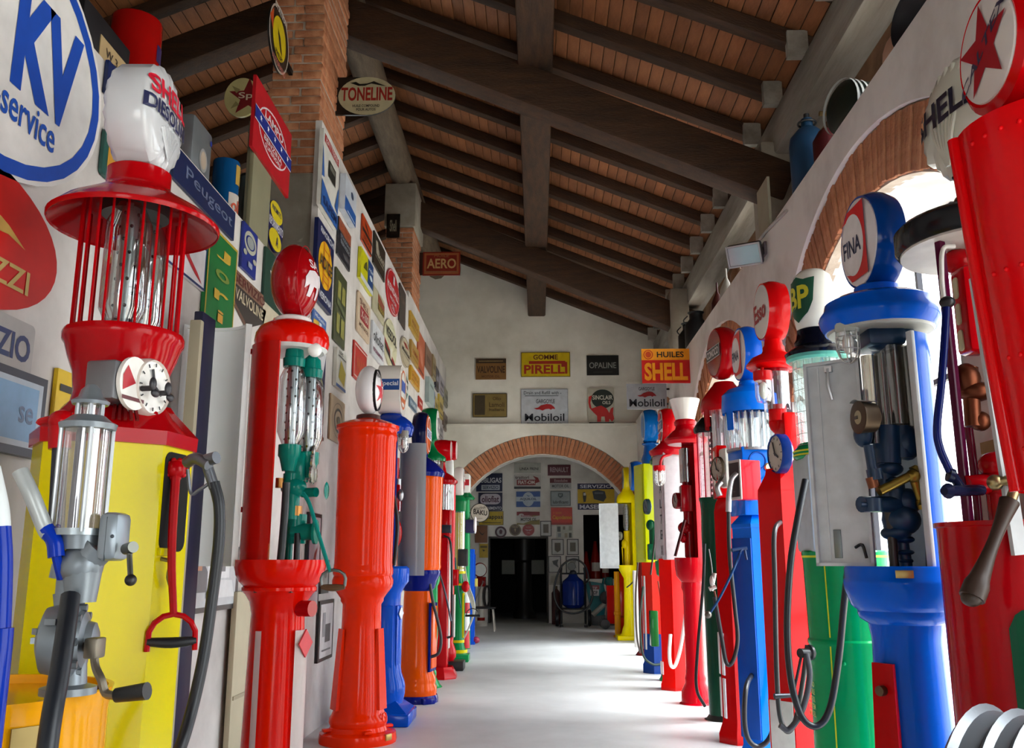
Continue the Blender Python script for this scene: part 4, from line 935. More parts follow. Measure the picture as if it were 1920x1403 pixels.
G().lathe([(rc - .02, zc0), (rc - .02, zc1)], 32, a0=A0 + .1, a1=A1).out('case_lining', flat('8f9496'), p.o)
G().box((rc - .022, -.008, zc0), (rc + .008, .008, zc1), ROT(A0), .002).out('case_edge', flat('d2d6d8'), p.o)
p.lat('cap', FB, [(622, 98), (612, 104), (604, 107), (598, 108), (592, 106), (582, 98), (570, 95), (562, 80), (556, 44), (552, 40), (540, 40), (536, 34)], 44)
p.lat('cap_lining', flat('a7a8a2'), [(626, 92), (621, 96)], 40)
p.disc_globe(455, 94, .115, '0b3f8c', 'e4dfe0', [('p', [(-.36, .3), (-.2, .42), (.26, .44), (.26, -.42), (-.2, -.42), (-.34, -.3), (-.1, -.36), (.05, 0), (-.1, .34)], 'd8141c'),
    ('e', -.1, 0, .3, .36, 'e8e4e4'), ('r', .268, -.44, .285, .44, '505868'), ('t', 'FINA', -.12, -.02, .5, .2, '1c2a50')], yw=.92, az=.07, fr=.88)
p.lamp((.155, .07, p.z(628)), 'a8aaa6', .04, .12, True)
for px_, r_, a, b in ((1632, .026, 835, 672), (1655, .022, 835, 668), (1678, .045, 800, 655), (1706, .04, 805, 655)):
    c = p.at(px_, 730, -.04); G().solid([(r_, p.z(a)), (r_, p.z(b))], 18, TR(c.x, c.y, 0)).out('measuring_glass', glass('b9b6ae', .14), p.o)
me_ = G()
def blob(px_, py_, rx, rz, dy=-.03): c = p.at(px_, py_, dy); me_.ell(c, rx, rx, rz)
def rod(a, b, r_, dy=-.03, dy2=None): me_.cyl(p.at(*a, dy), p.at(*b, dy if dy2 is None else dy2), r_)
me_.box((-.07, -.11, p.z(655)), (.08, .09, p.z(620)), bev=.02)
blob(1650, 640, .06, .04); blob(1690, 625, .05, .03)
me_.out('meter_head', MB, p.o); me_ = G()
me_.box((-.07, -.09, p.z(835)), (.07, .05, p.z(800)), bev=.015)
rod((1662, 800), (1664, 870), .05); rod((1690, 800), (1694, 860), .04); blob(1700, 830, .05, .07); rod((1620, 800), (1628, 835), .03); blob(1618, 815, .035, .05, -.08)
rod((1655, 870), (1660, 935), .035); blob(1665, 880, .055, .03); blob(1668, 905, .045, .025); rod((1672, 900), (1680, 990), .045); blob(1690, 975, .07, .06); blob(1700, 940, .055, .05); blob(1680, 1000, .055, .03)
rod((1688, 990), (1700, 1062), .022); blob(1694, 1012, .04, .016); blob(1696, 1036, .035, .012); blob(1699, 1052, .026, .012)
rod((1615, 946), (1680, 946), .03, -.12, -.05); rod((1612, 946), (1628, 946), .009, -.16, -.13); rod((1634, 935), (1636, 960), .036, -.12)
rod((1628, 835), (1640, 905), .018, -.12); rod((1638, 880), (1642, 900), .028, -.12)
me_.out('meter_body', MB, p.o)
g = G().cyl(p.at(1648, 922, -.16), p.at(1706, 893, -.14), .017).ell(p.at(1712, 893, -.14), .026, .026, .026).cyl(p.at(1714, 882, -.14), p.at(1718, 874, -.14), .02, .008).cyl(p.at(1712, 895, -.14), p.at(1726, 935, -.12), .016).cyl(p.at(1722, 936, -.12), p.at(1730, 938, -.12), .026).cyl(p.at(1726, 938, -.12), p.at(1730, 955, -.12), .017)
g.out('brass_valve', metal('8c7330', .3), p.o)
G().cyl(p.at(1634, 895, -.12), p.at(1640, 915, -.12), .022).out('copper_union', metal('7a4a34', .35), p.o)
c = p.at(1612, 783, -.16)
g = G().solid([(.03, -.07), (.054, -.055), (.06, 0), (.062, .006), (.052, .008)], 24, TR(*c) @ ROT(.15) @ RX).out('clock_meter', metal('4a3c2e', .4), p.o)
G().lathe([(.052, .007), (0, .009)], 24, TR(*c) @ ROT(.15) @ RX).out('dial_face', flat('9a8f70'), g)
G().box((-.02, -.006, 0), (.004, .006, .003), TR(*c) @ ROT(.15) @ FR((.01, 0, 0), (0, 1, 0), (0, 0, 1))).out('dial_hand', flat('2a241c'), g)
G().lathe([(.062, -.06), (.066, .02)], 14, TR(*c) @ ROT(.15) @ RX, -.5 + pi, .5 + pi).out('dial_hood', metal('c8cacc', .3), g)
p.hose('hose', rubber('2a2622'), [(1666, 955, -.05), (1672, 1000, -.05), (1677, 1062, -.05)], .017)
p.hose('suction_pipe', rubber('1a2230'), [(1740, 960, .03), (1742, 1062, .03)], .012)
# open door leaf
qa, qb = p.at(1520, 850, .16), p.at(1626, 850, .02); zl0, zl1 = p.z(1062), p.z(668)
d = Vector((qb.x - qa.x, qb.y - qa.y, 0)); wd = d.length; Md = FR((qa.x, qa.y, 0), (d.x, d.y, 0), (0, 0, 1))
g = G().box((0, zl0, -.006), (wd, zl1, 0), Md, .002)
for a, b in ((0, .012), (wd - .012, wd)): g.box((a, zl0, 0), (b, zl1, .02), Md)
for a, b in ((zl0, zl0 + .012), (zl1 - .012, zl1)): g.box((0, a, 0), (wd, b, .02), Md)
g.box((.05, zl0 + .02, 0), (.056, zl1 - .02, .004), Md)
dlo = g.out('case_door', flat('c4c8cc'), p.o)
G().box((.07, zl0 + .03, 0), (.10, zl0 + .14, .006), Md, .002).out('hinge_plate', metal('7c8488', .4), dlo)
G().tube([Md @ Vector((.1 + .0, zl1 - .03, .014)), Md @ Vector((.1, zl1 - .1, .02)), Md @ Vector((.11, zl1 - .16, .016))], .006, 6, 4).box((.085, zl1 - .045, 0), (.115, zl1 - .02, .016), Md).out('key_bunch', metal('c8cacc', .3), dlo)
G().tube([Md @ Vector((wd - .07, zl0 + .07, .01)), Md @ Vector((wd - .04, zl0 + .08, .02)), Md @ Vector((wd - .03, zl0 + .03, .012))], .006, 6, 4).out('latch', metal('3a3c40', .4), dlo)
G().box((p.r(1075, 101) - .004, -.03, p.z(1083)), (p.r(1075, 101) + .004, .03, p.z(1069)), ROT(1.25), .001).out('name_plate', metal('b09a62', .4), p.o)

# ---------------------------------------------------------------- R: green pump with BP globe
p = P('visible_fuel_pump', 'green cylinder pump with yellow pinstripe and white shield globe', wy(1588, 1100, 4.32).x, 4.32, AZ)
G_ = paint('0a8f52')
p.lat('pedestal', G_, [(1520, 88), (1505, 88), (1490, 82), (1395, 80), (1210, 76), (1206, 78), (1200, 78), (1196, 75), (1052, 76), (1036, 78), (1033, 76)], 44)
rg = p.r(1200, 77)
for a in (.75, ): G().lathe([(p.r(1505, 84), p.z(1490)), (p.r(1210, 76) + .003, p.z(1208))], 3, a0=a, a1=a + .035).lathe([(p.r(1200, 75) + .003, p.z(1192)), (p.r(1050, 76) + .003, p.z(1048))], 3, a0=a, a1=a + .035).out('pinstripe', flat('d8dc20'), p.o)
p.lat('pinstripe', flat('d8dc20'), [(1046, 77.2), (1042, 77.4)], 44)
for i, w_ in enumerate(('MONO', 'DOUBLE', 'CONTROL', 'SYSTEM', 'MODEL')):
    M_ = ROT(-.02 + .0) @ FR((rg + .004, 0, p.z(1282 + i * 14)), (0, 1, 0), (0, 0, 1))
    prints(p.o, M_, .1, .026, [('t', w_, 0, 0, 1, .9, 'b4c83c', .01)])
g = G()
for a in (.95, 1.06): g.ell((rg * cos(a), rg * sin(a), p.z(1238)), .009, .009, .009, 10, 6)
g.out('rivets', G_, p.o)
G().box((-.12, -.14, p.z(1036)), (.12, .12, p.z(855)), bev=.02).out('case', flat('b4c0c8'), p.o)
G().box((.115, -.03, p.z(912)), (.124, .03, p.z(903)), ROT(.3)).out('name_plate', mat('8a6a48', .5), p.o)
nk = p.lat('neck', G_, [(862, 52), (858, 56), (846, 56), (838, 48), (832, 44)], 32)
for a in (856, 849): p.lat('pinstripe', flat('d8dc20'), [(a, 56.6), (a - 3, 56.6)], 32)
p.lat('measuring_glass', glass('e6f0ee', .18), [(836, 42), (674, 46)], 32)
zq0, zq1, rq = p.z(836), p.z(674), p.r(760, 47); g = G()
for k in range(18): g.cyl((rq * cos(k * pi / 9), rq * sin(k * pi / 9), zq0), (rq * cos(k * pi / 9), rq * sin(k * pi / 9), zq1), .0012, seg=4)
for k in range(9): g.ring((0, 0, zq0 + (zq1 - zq0) * k / 8), rq, .0012, seg=20)
g.out('wire_guard', metal('b4bab8', .4), p.o)
p.lat('cap_lip', paint('7fb8ac'), [(680, 52), (676, 57), (668, 57)], 36)
p.lat('cap', paint('0c0f1c'), [(670, 57), (664, 59), (658, 52), (650, 40), (642, 40), (636, 36), (624, 34), (620, 34)], 36)
pr = p.prof([(622, 30), (616, 34), (600, 37), (540, 38), (520, 33), (510, 22), (506, 0)])
gb = G().lathe(pr, 40).out('globe', milk('ecebe0'), p.o)
sr = p.r(565, 38) + .002; hS = p.z(525) - p.z(610)
shp = [(-.5, .45), (-.2, .42), (0, .5), (.2, .42), (.5, .45), (.46, 0), (.3, -.3), (0, -.5), (-.3, -.3), (-.46, 0)]
def wrapped(poly, wv, hv, r_, a0, z0, sub=6):
    g = G(); xs = [x for x, _ in poly]; lo, hi = min(xs), max(xs); N_ = 14
    def lim(x):
        ys = []
        for (x1, y1), (x2, y2) in zip(poly, poly[1:] + poly[:1]):
            if x1 != x2 and min(x1, x2) - 1e-9 <= x <= max(x1, x2) + 1e-9: ys.append(y1 + (y2 - y1) * (x - x1) / (x2 - x1))
        return (min(ys), max(ys)) if ys else (0, 0)
    for k in range(N_):
        xa, xb = lo + (hi - lo) * k / N_, lo + (hi - lo) * (k + 1) / N_; q = []
        for x, e in ((xa, 0), (xb, 0), (xb, 1), (xa, 1)):
            a = a0 + x * wv / r_; q.append((r_ * cos(a), r_ * sin(a), z0 + lim(min(max(x, lo + 1e-4), hi - 1e-4))[e] * hv))
        g.add(q, [(0, 1, 2, 3)])
    return g
wrapped(shp, .19, hS, sr, .45, (p.z(525) + p.z(610)) / 2).out('shield', flat('0d4a34'), gb)
V, Fs = txt_geo('BP', .03); G().add([((sr + .003) * cos(.45 + x * .13 / sr), (sr + .003) * sin(.45 + x * .13 / sr), (p.z(525) + p.z(610)) / 2 + .012 + y * hS * .5) for x, y in V], Fs).out('lettering', flat('c9c02c'), gb)
for c_ in p.o.children:
    if c_.name.split('.')[0] in ('neck', 'measuring_glass', 'cap', 'cap_lip', 'globe', 'case', 'wire_guard') or (c_.name.startswith('pinstripe') and p.z(870) < c_.data.vertices[0].co.z): c_.location.x += .06
p.hose('hose', rubber(), [(1590, 1062, -.28), (1582, 1140, -.28), (1572, 1240, -.28), (1556, 1330, -.28), (1532, 1362, -.28), (1504, 1345, -.28), (1484, 1280, -.28), (1476, 1180, -.28), (1482, 1060, -.28), (1496, 970, -.26), (1510, 900, -.22)], .015)
p.hose('hose_loop', rubber('4a4a4c'), [(1512, 1225, -.25), (1518, 1270, -.25), (1505, 1330, -.25), (1480, 1368, -.25), (1462, 1360, -.25)], .013)
g = G().cyl(p.at(1524, 1225, -.2), p.at(1500, 1225, -.24), .02).solid([(.032, 0), (.034, .012), (.028, .02)], 16, TR(*p.at(1522, 1224, -.2)) @ ROT(.3) @ RX).cyl(p.at(1502, 1232, -.24), p.at(1490, 1290, -.25), .006).out('hose_hook', rubber(), p.o)
# ---------------------------------------------------------------- R: esso pump
REDP = paint('d21a1c')
p = P('visible_fuel_pump', 'red hexagonal pump with round blue-rimmed clock and white-faced red globe', wy(1478, 1100, 5.05).x, 5.05, AZ)
Rh = p.r(1200, 52)
G().solid([(Rh * 1.14, 0), (Rh * 1.14, .1), (Rh * 1.03, .14), (Rh, p.z(930)), (Rh * .98, p.z(920)), (Rh * .66, p.z(892)), (Rh * .6, p.z(880))], 6, rot=radians(12)).out('body', REDP, p.o)
for a in (12 + 30, 12 - 30):
    G().box((Rh * .87 - .004, -.07, .2), (Rh * .87 + .006, .07, p.z(1310)), ROT(radians(a)), .003).out('white_panel', flat('d8d4d4'), p.o)
G().box((-.13, -.07, p.z(890)), (.0, .07, p.z(775)), ROT(.2), .02).ell((-.02, -.05, p.z(790)), .06, .06, .07).cyl((0, 0, p.z(790)), (0, 0, p.z(760)), .05).out('meter_column', REDP, p.o)
c = p.at(1456, 851, -.1)
o = p.dial((c.x, c.y, c.z), .15, .11, .06, '17306e', 'b9b3a6')
o['label'] = 'round clock meter with dark blue rim'
p.lat('measuring_glass', glass('e6e0e4', .16), [(770, 24), (692, 24)], 28)
for k, a in enumerate((-1.1, -.3, .6)):
    rr = p.r(730, 13); G().cyl((rr * cos(a), rr * sin(a), p.z(768)), (rr * cos(a), rr * sin(a), p.z(712)), .014).out('overflow_tube', metal('a8a6a8', .3), p.o)
p.lat('glass_band', paint('8c1420'), [(700, 25), (692, 26), (688, 25)], 28)
G().box((p.r(700, 24) - .01, -.03, p.z(706)), (p.r(700, 24) + .03, .03, p.z(692)), None).out('pointer_bracket', flat('d8d4ce'), p.o)
p.lat('rain_hood', REDP, [(694, 44), (688, 52), (684, 52), (672, 42), (664, 24), (658, 20), (652, 20), (648, 17), (634, 15)], 36)
p.disc_globe(585, 57, .12, 'b8161a', 'dcdad6', [('t', 'Esso', 0, 0, .74, .36, 'a01018', .03)], az=.03, fr=.88)
G().cyl((.09, .07, p.z(684)), (.09, .07, p.z(706)), .01).out('lamp_arm', REDP, p.o)
p.lamp((.09, .07, p.z(716)), 'b8161a', .046, .14)
p.hose('hose', rubber('2c2c30'), [(1468, 975, -.08), (1452, 1000, -.25), (1453, 1100, -.26), (1456, 1250, -.26), (1462, 1340, -.26), (1476, 1372, -.25), (1492, 1350, -.25), (1505, 1280, -.25), (1514, 1210, -.25)], .013)
G().cyl(p.at(1452, 1306, -.27), p.at(1492, 1304, -.25), .014, .01).out('nozzle', metal('3a3c42', .35), p.o)

# ---------------------------------------------------------------- R: second fina pump
B2 = paint('0f6fdc'); B2d = paint('0d4ba4')
p = P('visible_fuel_pump', 'second blue pump, square body under a blue hood, smaller disc globe', wy(1424, 1100, 5.85).x, 5.85, AZ)
Rh = p.r(1200, 46)
G().solid([(Rh * 1.18, 0), (Rh * 1.18, .06), (Rh, .12), (Rh * 1.02, p.z(992)), (Rh * 1.06, p.z(990)), (Rh * 1.06, p.z(984)), (Rh * .66, p.z(966)), (Rh * .66, p.z(958))], 6, rot=radians(5)).out('body', B2, p.o)
for a in (5 + 30, 5 - 30): G().box((Rh * .87, -.075, .16), (Rh * .87 + .012, .075, p.z(1010)), ROT(radians(a)), .004).out('side_panel', B2d, p.o)
hb = G().box((-.12, -.12, p.z(968)), (.12, .12, p.z(842)), ROT(.18), .008).out('meter_housing', B2, p.o)
G().box((-.125, -.125, p.z(914)), (.125, .125, p.z(910)), ROT(.18)).out('housing_seam', B2d, hb)
c_ = Vector((.02, .121, p.z(868)))
g = G().ring((0, 0, 0), .055, .006, ROT(.18) @ TR(*c_) @ ROT(pi / 2) @ RX, 24)
g.out('cover_ring', B2d, hb)
G().solid([(.022, 0), (.03, .008), (.022, .016), (.01, .016)], 18, ROT(.18) @ TR(-.05, .12, p.z(880)) @ ROT(pi / 2) @ RX).out('brass_plug', metal('c8b080', .3), hb)
G().tube([(-.08, .125, p.z(905)), (-.04, .14, p.z(893)), (.02, .14, p.z(905))], .005, 6, 0, ROT(.18)).out('hasp', B2, hb)
r_ = p.r(800, 44); g = G()
for k in range(22): g.cyl((r_ * cos(k * pi / 11), r_ * sin(k * pi / 11), p.z(846)), (r_ * cos(k * pi / 11), r_ * sin(k * pi / 11), p.z(762)), .009, seg=6)
g.out('glass_rods', glass('e8ecee', .3), p.o)
p.lat('measuring_glass', glass('eef2f4', .18), [(846, 38), (762, 38)], 28)
p.lat('glass_seat', metal('9a9ca0', .4), [(848, 46), (843, 46)], 28)
hd = G().lathe(p.prof([(776, 51), (768, 52), (742, 50), (732, 40), (727, 24), (722, 18), (716, 17)]), 40).lathe(p.prof([(776, 50), (770, 49), (744, 47)]), 40)
hd.out('rain_hood', B2, p.o)
for a in (.55, -.9): G().lathe([(p.r(776, 52) + .002, p.z(776) + .01), (p.r(790, 52), p.z(810))], 6, a0=a - .14, a1=a + .14).lathe([(p.r(776, 52) - .006, p.z(776) + .01), (p.r(790, 52) - .008, p.z(810))], 6, a0=a - .14, a1=a + .14).out('hood_bracket', B2, p.o)
p.disc_globe(665, 53, .11, '1258c0', 'e4dfe0', [('p', [(-.36, .3), (-.2, .42), (.26, .44), (.26, -.42), (-.2, -.42), (-.34, -.3), (-.1, -.36), (.05, 0), (-.1, .34)], 'd8141c'),
    ('e', -.1, 0, .3, .36, 'e8e4e4'), ('r', .268, -.44, .285, .44, '505868'), ('t', 'FINA', -.12, -.02, .5, .2, '1c2a50')], yw=.92, az=.06, fr=.88)
c = p.at(1392, 905, -.2); cM = TR(c.x, c.y, 0) @ ROT(.42)
g = G().box((-.1, -.06, p.z(942)), (.05, .06, p.z(870)), cM, .01).out('counter_box', paint('b3142a'), p.o)
G().box((.048, -.06, p.z(942)), (.058, .06, p.z(870)), cM, .004).out('bezel', flat('b8b6b4'), g)
G().box((.056, -.048, p.z(937)), (.061, .048, p.z(875)), cM).out('counter_glass', flat('2c2a2c'), g)
p.hose('nozzle', metal('b0b2b6', .3), [(1382, 888, -.25), (1372, 900, -.25), (1367, 930, -.25), (1366, 960, -.25)], .018)
p.hose('hose', rubber(), [(1366, 955, -.25), (1368, 1040, -.25), (1378, 1140, -.25), (1383, 1200, -.25), (1374, 1240, -.25), (1362, 1243, -.25), (1352, 1190, -.25), (1340, 1120, -.25)], .013)
p.hose('lever', paint('1a3e66'), [(1388, 1036, -.3), (1372, 1075, -.3), (1350, 1120, -.3), (1331, 1150, -.3)], .008)
G().ell(p.at(1328, 1153, -.3), .022, .022, .022).out('lever_knob', metal('6d6a64', .35), p.o)
g = G().tube([p.at(1396, 1028, -.28), p.at(1388, 1036, -.3), p.at(1382, 1055, -.3)], .008, 6, 4).tube([p.at(1396, 1030, -.28), p.at(1400, 1050, -.28)], .007, 6, 0).cyl(p.at(1372, 1032, -.3), p.at(1400, 1028, -.28), .012).out('pump_fork', paint('14284a'), p.o)
p.hose('floor_hose', rubber(), [(1412, 1262, -.05), (1399, 1290, -.28), (1396, 1350, -.3), (1404, 1388, -.3), (1425, 1400, -.3), (1448, 1372, -.3), (1458, 1290, -.25), (1461, 1180, -.22)], .015)

# ---------------------------------------------------------------- R: red pump, ...CO globe
p = P('visible_fuel_pump', 'red pump with white square clock case and all-red lettered globe', wy(1376, 1100, 6.55).x, 6.55, AZ)
Rh = p.r(1200, 32)
G().solid([(Rh * 1.3, 0), (Rh * 1.3, .06), (Rh * 1.04, .14), (Rh, p.z(960)), (Rh * .9, p.z(945)), (Rh * .66, p.z(930))], 6, rot=radians(8)).out('body', paint('c0181c'), p.o)
G().box((Rh * .9, -.06, .16), (Rh * .9 + .01, .06, .42), ROT(.1), .003).out('white_panel', flat('dedad8'), p.o)
G().box((Rh * .9, -.06, .44), (Rh * .9 + .01, .06, .72), ROT(.1), .003).out('white_panel', flat('dedad8'), p.o)
hb = G().box((-.1, -.1, p.z(935)), (.1, .1, p.z(838)), bev=.012).out('meter_housing', REDP, p.o)
c = p.at(1355, 880, -.08)
ck = G().box((-.02, -.1, p.z(918)), (.03, .1, p.z(845)), TR(c.x, c.y, 0) @ ROT(.3), .02).out('clock_case', flat('ddd8cc'), p.o)
p.dial((c.x + .038, c.y + .012, c.z), .3, .09, .02, '4a4034', 'a39a8a')
p.lat('measuring_glass', glass('e8e2e4', .16), [(840, 26), (770, 26)], 28)
g = G(); r_ = p.r(800, 24)
for k in range(10): g.cyl((r_ * cos(k * pi / 5), r_ * sin(k * pi / 5), p.z(840)), (r_ * cos(k * pi / 5), r_ * sin(k * pi / 5), p.z(770)), .008, seg=6)
g.out('guard_rods', metal('b8b2b4', .3), p.o)
p.lat('rain_hood', paint('b0121a'), [(774, 44), (768, 46), (752, 44), (738, 34), (724, 22), (718, 18)], 36)
for a in (.5, -.8): G().lathe([(p.r(772, 45), p.z(772)), (p.r(772, 43), p.z(803))], 5, a0=a - .13, a1=a + .13).lathe([(p.r(772, 45) - .008, p.z(772)), (p.r(772, 43) - .008, p.z(803))], 5, a0=a - .13, a1=a + .13).out('hood_bracket', paint('b0121a'), p.o)
gb, z_, R_ = p.disc_globe(663, 50, .13, 'a81018', '8c1018', [('r', -.46, -.14, .46, .14, 'c8c4c0'), ('r', -.44, -.12, .44, .12, '241c1e'), ('t', 'CONOCO', 0, 0, .8, .17, 'd8d4d0', .03)], az=.12)
p.hose('nozzle', metal('a8a4a0', .35), [(1352, 905, -.15), (1345, 915, -.16), (1350, 930, -.16)], .022)

# ---------------------------------------------------------------- R: dark green pump with black cap
p = P('visible_fuel_pump', 'slim dark green pump with black cap and chain-filled clear cylinder', wy(1347, 1100, 7.45).x, 7.45, AZ)
DG = paint('12402e')
p.lat('foot_ring', flat('141816'), [(1370, 36), (1362, 37), (1352, 34), (1340, 28)], 36)
p.lat('body', DG, [(1345, 28), (1000, 27), (960, 26), (942, 27), (938, 29), (934, 29)], 36)
g = G(); r_ = p.r(860, 27)
p.lat('measuring_glass', glass('f0dfe4', .16), [(936, 25), (812, 25)], 28)
for k in range(8): g.cyl((r_ * cos(k * pi / 4), r_ * sin(k * pi / 4), p.z(938)), (r_ * cos(k * pi / 4), r_ * sin(k * pi / 4), p.z(808)), .006, seg=6)
g.out('guard_rods', metal('b02038', .4), p.o)
g = G()
for k in range(11):
    z_ = p.z(930 - k * 10.5)
    for s_ in (-1, 1): g.ell((.0, .03 * s_, z_), .022, .02, .016, 8, 5).cyl((0, .03 * s_, z_), (0, .09 * s_, z_ + .01), .003, seg=4)
for s_ in (-1, 0, 1): g.cyl((0, .03 * s_, p.z(936)), (0, .03 * s_, p.z(812)), .004, seg=5)
g.out('gauge_chain', flat('3a1c28'), p.o)
p.lat('cap', paint('15191a'), [(814, 30), (810, 33), (804, 33), (794, 27), (788, 22), (784, 18)], 32)
p.hose('hose', rubber(), [(1321, 1020, -.16), (1318, 1100, -.2), (1308, 1220, -.2), (1306, 1290, -.18), (1322, 1325, -.16)], .013)
g = G().ell(p.at(1335, 1090, -.22), .02, .02, .045).cyl(p.at(1340, 1075, -.22), p.at(1334, 1108, -.22), .015).cyl(p.at(1330, 1105, -.22), p.at(1342, 1100, -.22), .018).out('nozzle', metal('c9c9c6', .35), p.o)
p.hose('chain', metal('888a8a', .4), [(1329, 1030, -.2), (1334, 1060, -.22), (1336, 1085, -.22)], .005)
p.hose('lever', metal('6a4034', .4), [(1339, 1108, -.25), (1352, 1165, -.25), (1365, 1215, -.25)], .008)

# ---------------------------------------------------------------- R: red pump with white funnel globe
p = P('visible_fuel_pump', 'crimson column pump with white funnel globe and open glass case', wy(1297, 1100, 8.25).x, 8.25, AZ)
CR = paint('bb0f20')
p.lat('pedestal', CR, [(1330, 32), (1322, 32), (1316, 28), (1296, 27), (1280, 19), (1272, 20), (1264, 18), (1250, 17), (1110, 17), (1102, 20), (1092, 19), (1080, 28), (1062, 30), (1046, 30)], 36)
rc = p.r(940, 27); z0, z1 = p.z(1048), p.z(830); A0, A1 = radians(112), radians(280)
g = G()
for r_ in (rc, rc - .015): g.lathe([(r_, z0), (r_, z1)], 24, a0=A0, a1=A1)
g.out('case', CR, p.o)
mm = G().cyl((0, -.03, p.z(1045)), (0, -.03, p.z(900)), .045).box((-.04, -.08, p.z(960)), (.07, .06, p.z(910)), bev=.012).ell((.03, -.03, p.z(990)), .07, .06, .06).ell((.06, .0, p.z(1010)), .03, .04, .04).out('meter_body', paint('8c0c16'), p.o)
p.dial((.1, -.09, p.z(938)), .2, .075, .05, '7a0f18', '7c6a66')
for sy in (-.06, .04): G().solid([(.04, p.z(905)), (.04, p.z(842))], 18, TR(.02, sy, 0)).out('measuring_glass', glass('b09a98', .2), p.o)
g = G().box((-.012, -.01, 0), (.012, .01, .2), TR(.1, -.1, p.z(1010)))
p.hose('lever', metal('3c1a1c', .4), [(1284, 975, -.2), (1276, 1005, -.2), (1266, 1043, -.22)], .013)
p.lat('rain_hood', CR, [(834, 34), (828, 40), (824, 40), (812, 28), (806, 20), (800, 18), (797, 17)], 32)
p.lat('globe_socket', CR, [(800, 17), (798, 20), (792, 21), (788, 18)], 28)
gb = G().lathe(p.prof([(790, 17), (772, 22), (752, 28), (750, 28), (752, 26), (788, 14)]), 32).out('funnel_globe', milk('f6f4f0'), p.o)
# ---------------------------------------------------------------- R: white and red pump, AMOCO-type globe
p = P('visible_fuel_pump', 'tall pump with white upper cabinet, red lower body and white looped hose', wy(1262, 1100, 9.15).x, 9.15, AZ)
Rh = p.r(1150, 28)
G().solid([(Rh * 1.12, 0), (Rh * 1.12, .05), (Rh, .1), (Rh * 1.0, p.z(1048))], 6, rot=radians(18)).out('lower_body', paint('dc1c18'), p.o)
G().box((Rh * .9, -.05, .14), (Rh * .9 + .01, .05, p.z(1240)), ROT(.1), .003).out('white_panel', flat('dcd8d8'), p.o)
cb = G().box((-.1, -.15, p.z(1050)), (.12, .15, p.z(850)), ROT(.25), .01).out('upper_cabinet', flat('aaa4a8'), p.o)
G().box((.118, -.12, p.z(1042)), (.13, .12, p.z(860)), ROT(.25), .004).out('cabinet_door', flat('aaa4a8'), cb)
prints(cb, ROT(.25) @ FR((.1305, .02, p.z(950)), (0, 1, 0), (0, 0, 1)), .24, p.z(855) - p.z(1045), [('t', x, .25, .32 - .15 * i, .22, .09, '26222a', .02) for i, x in enumerate('CALTEX')])
p.lat('rain_hood', paint('a81220'), [(856, 32), (850, 36), (846, 36), (838, 24), (832, 16), (828, 14)], 32)
p.disc_globe(800, 34, .14, 'b8141e', 'dcd8dc', [('r', -.5, -.14, .5, .14, '2b2f9c'), ('t', 'AMOCO', 0, 0, .9, .2, 'e4e2e8', .03), ('p', [(-.4, .22), (.4, .22), (.25, .42), (-.25, .42)], 'c01a2c'), ('p', [(-.4, -.22), (.4, -.22), (.25, -.42), (-.25, -.42)], 'c01a2c')])
g = G().tube([p.at(1258, 852, -.15), p.at(1242, 858, -.2), p.at(1237, 876, -.22)], .014, 8, 4).out('lamp_arm', paint('a81220'), p.o)
c = p.at(1236, 882, -.22); p.lamp((c.x, c.y, c.z), 'b8141e', .05, .14, True)
p.hose('hose', mat('dcd8d4', .4), [(1290, 1082, -.3), (1289, 1110, -.3), (1284, 1160, -.3), (1276, 1215, -.3), (1266, 1248, -.3), (1258, 1248, -.3), (1255, 1225, -.3), (1257, 1190, -.25)], .017)

# ---------------------------------------------------------------- R: green pump behind
p = P('visible_fuel_pump', 'small green pump standing between white-red pump and lime cabinet pump', wy(1252, 1100, 9.8).x, 9.8, AZ)
p.lat('pedestal', paint('0d7a44'), [(1283, 22), (1274, 22), (1268, 18), (1258, 17), (1250, 14), (1130, 12), (1085, 13), (1078, 20), (1062, 22), (1052, 22)], 28)
G().box((.12, -.07, p.z(1212)), (.2, .07, p.z(1145)), bev=.01).out('side_box', paint('20582e'), p.o)
p.lat('case', paint('0d8a58'), [(1054, 18), (870, 18)], 24)
mm = G().cyl((.13, 0, p.z(1050)), (.13, 0, p.z(990)), .05).box((.1, -.05, p.z(1050)), (.2, .05, p.z(1020)), bev=.01).ell((.16, 0, p.z(985)), .05, .06, .06).out('meter_body', paint('0f4a30'), p.o)
p.dial((.2, -.02, p.z(950)), .2, .085, .04, '2a3a3c', '4c5a64')
p.hose('lever', rubber('28221c'), [(1230, 995, -.25), (1226, 1030, -.27), (1220, 1078, -.3)], .01)
p.hose('lower_lever', metal('8a4a3c', .4), [(1234, 1090, -.28), (1240, 1130, -.28), (1247, 1175, -.28)], .008)
p.lat('cap', paint('1a5a40'), [(872, 24), (866, 26), (858, 22), (850, 14)], 28)
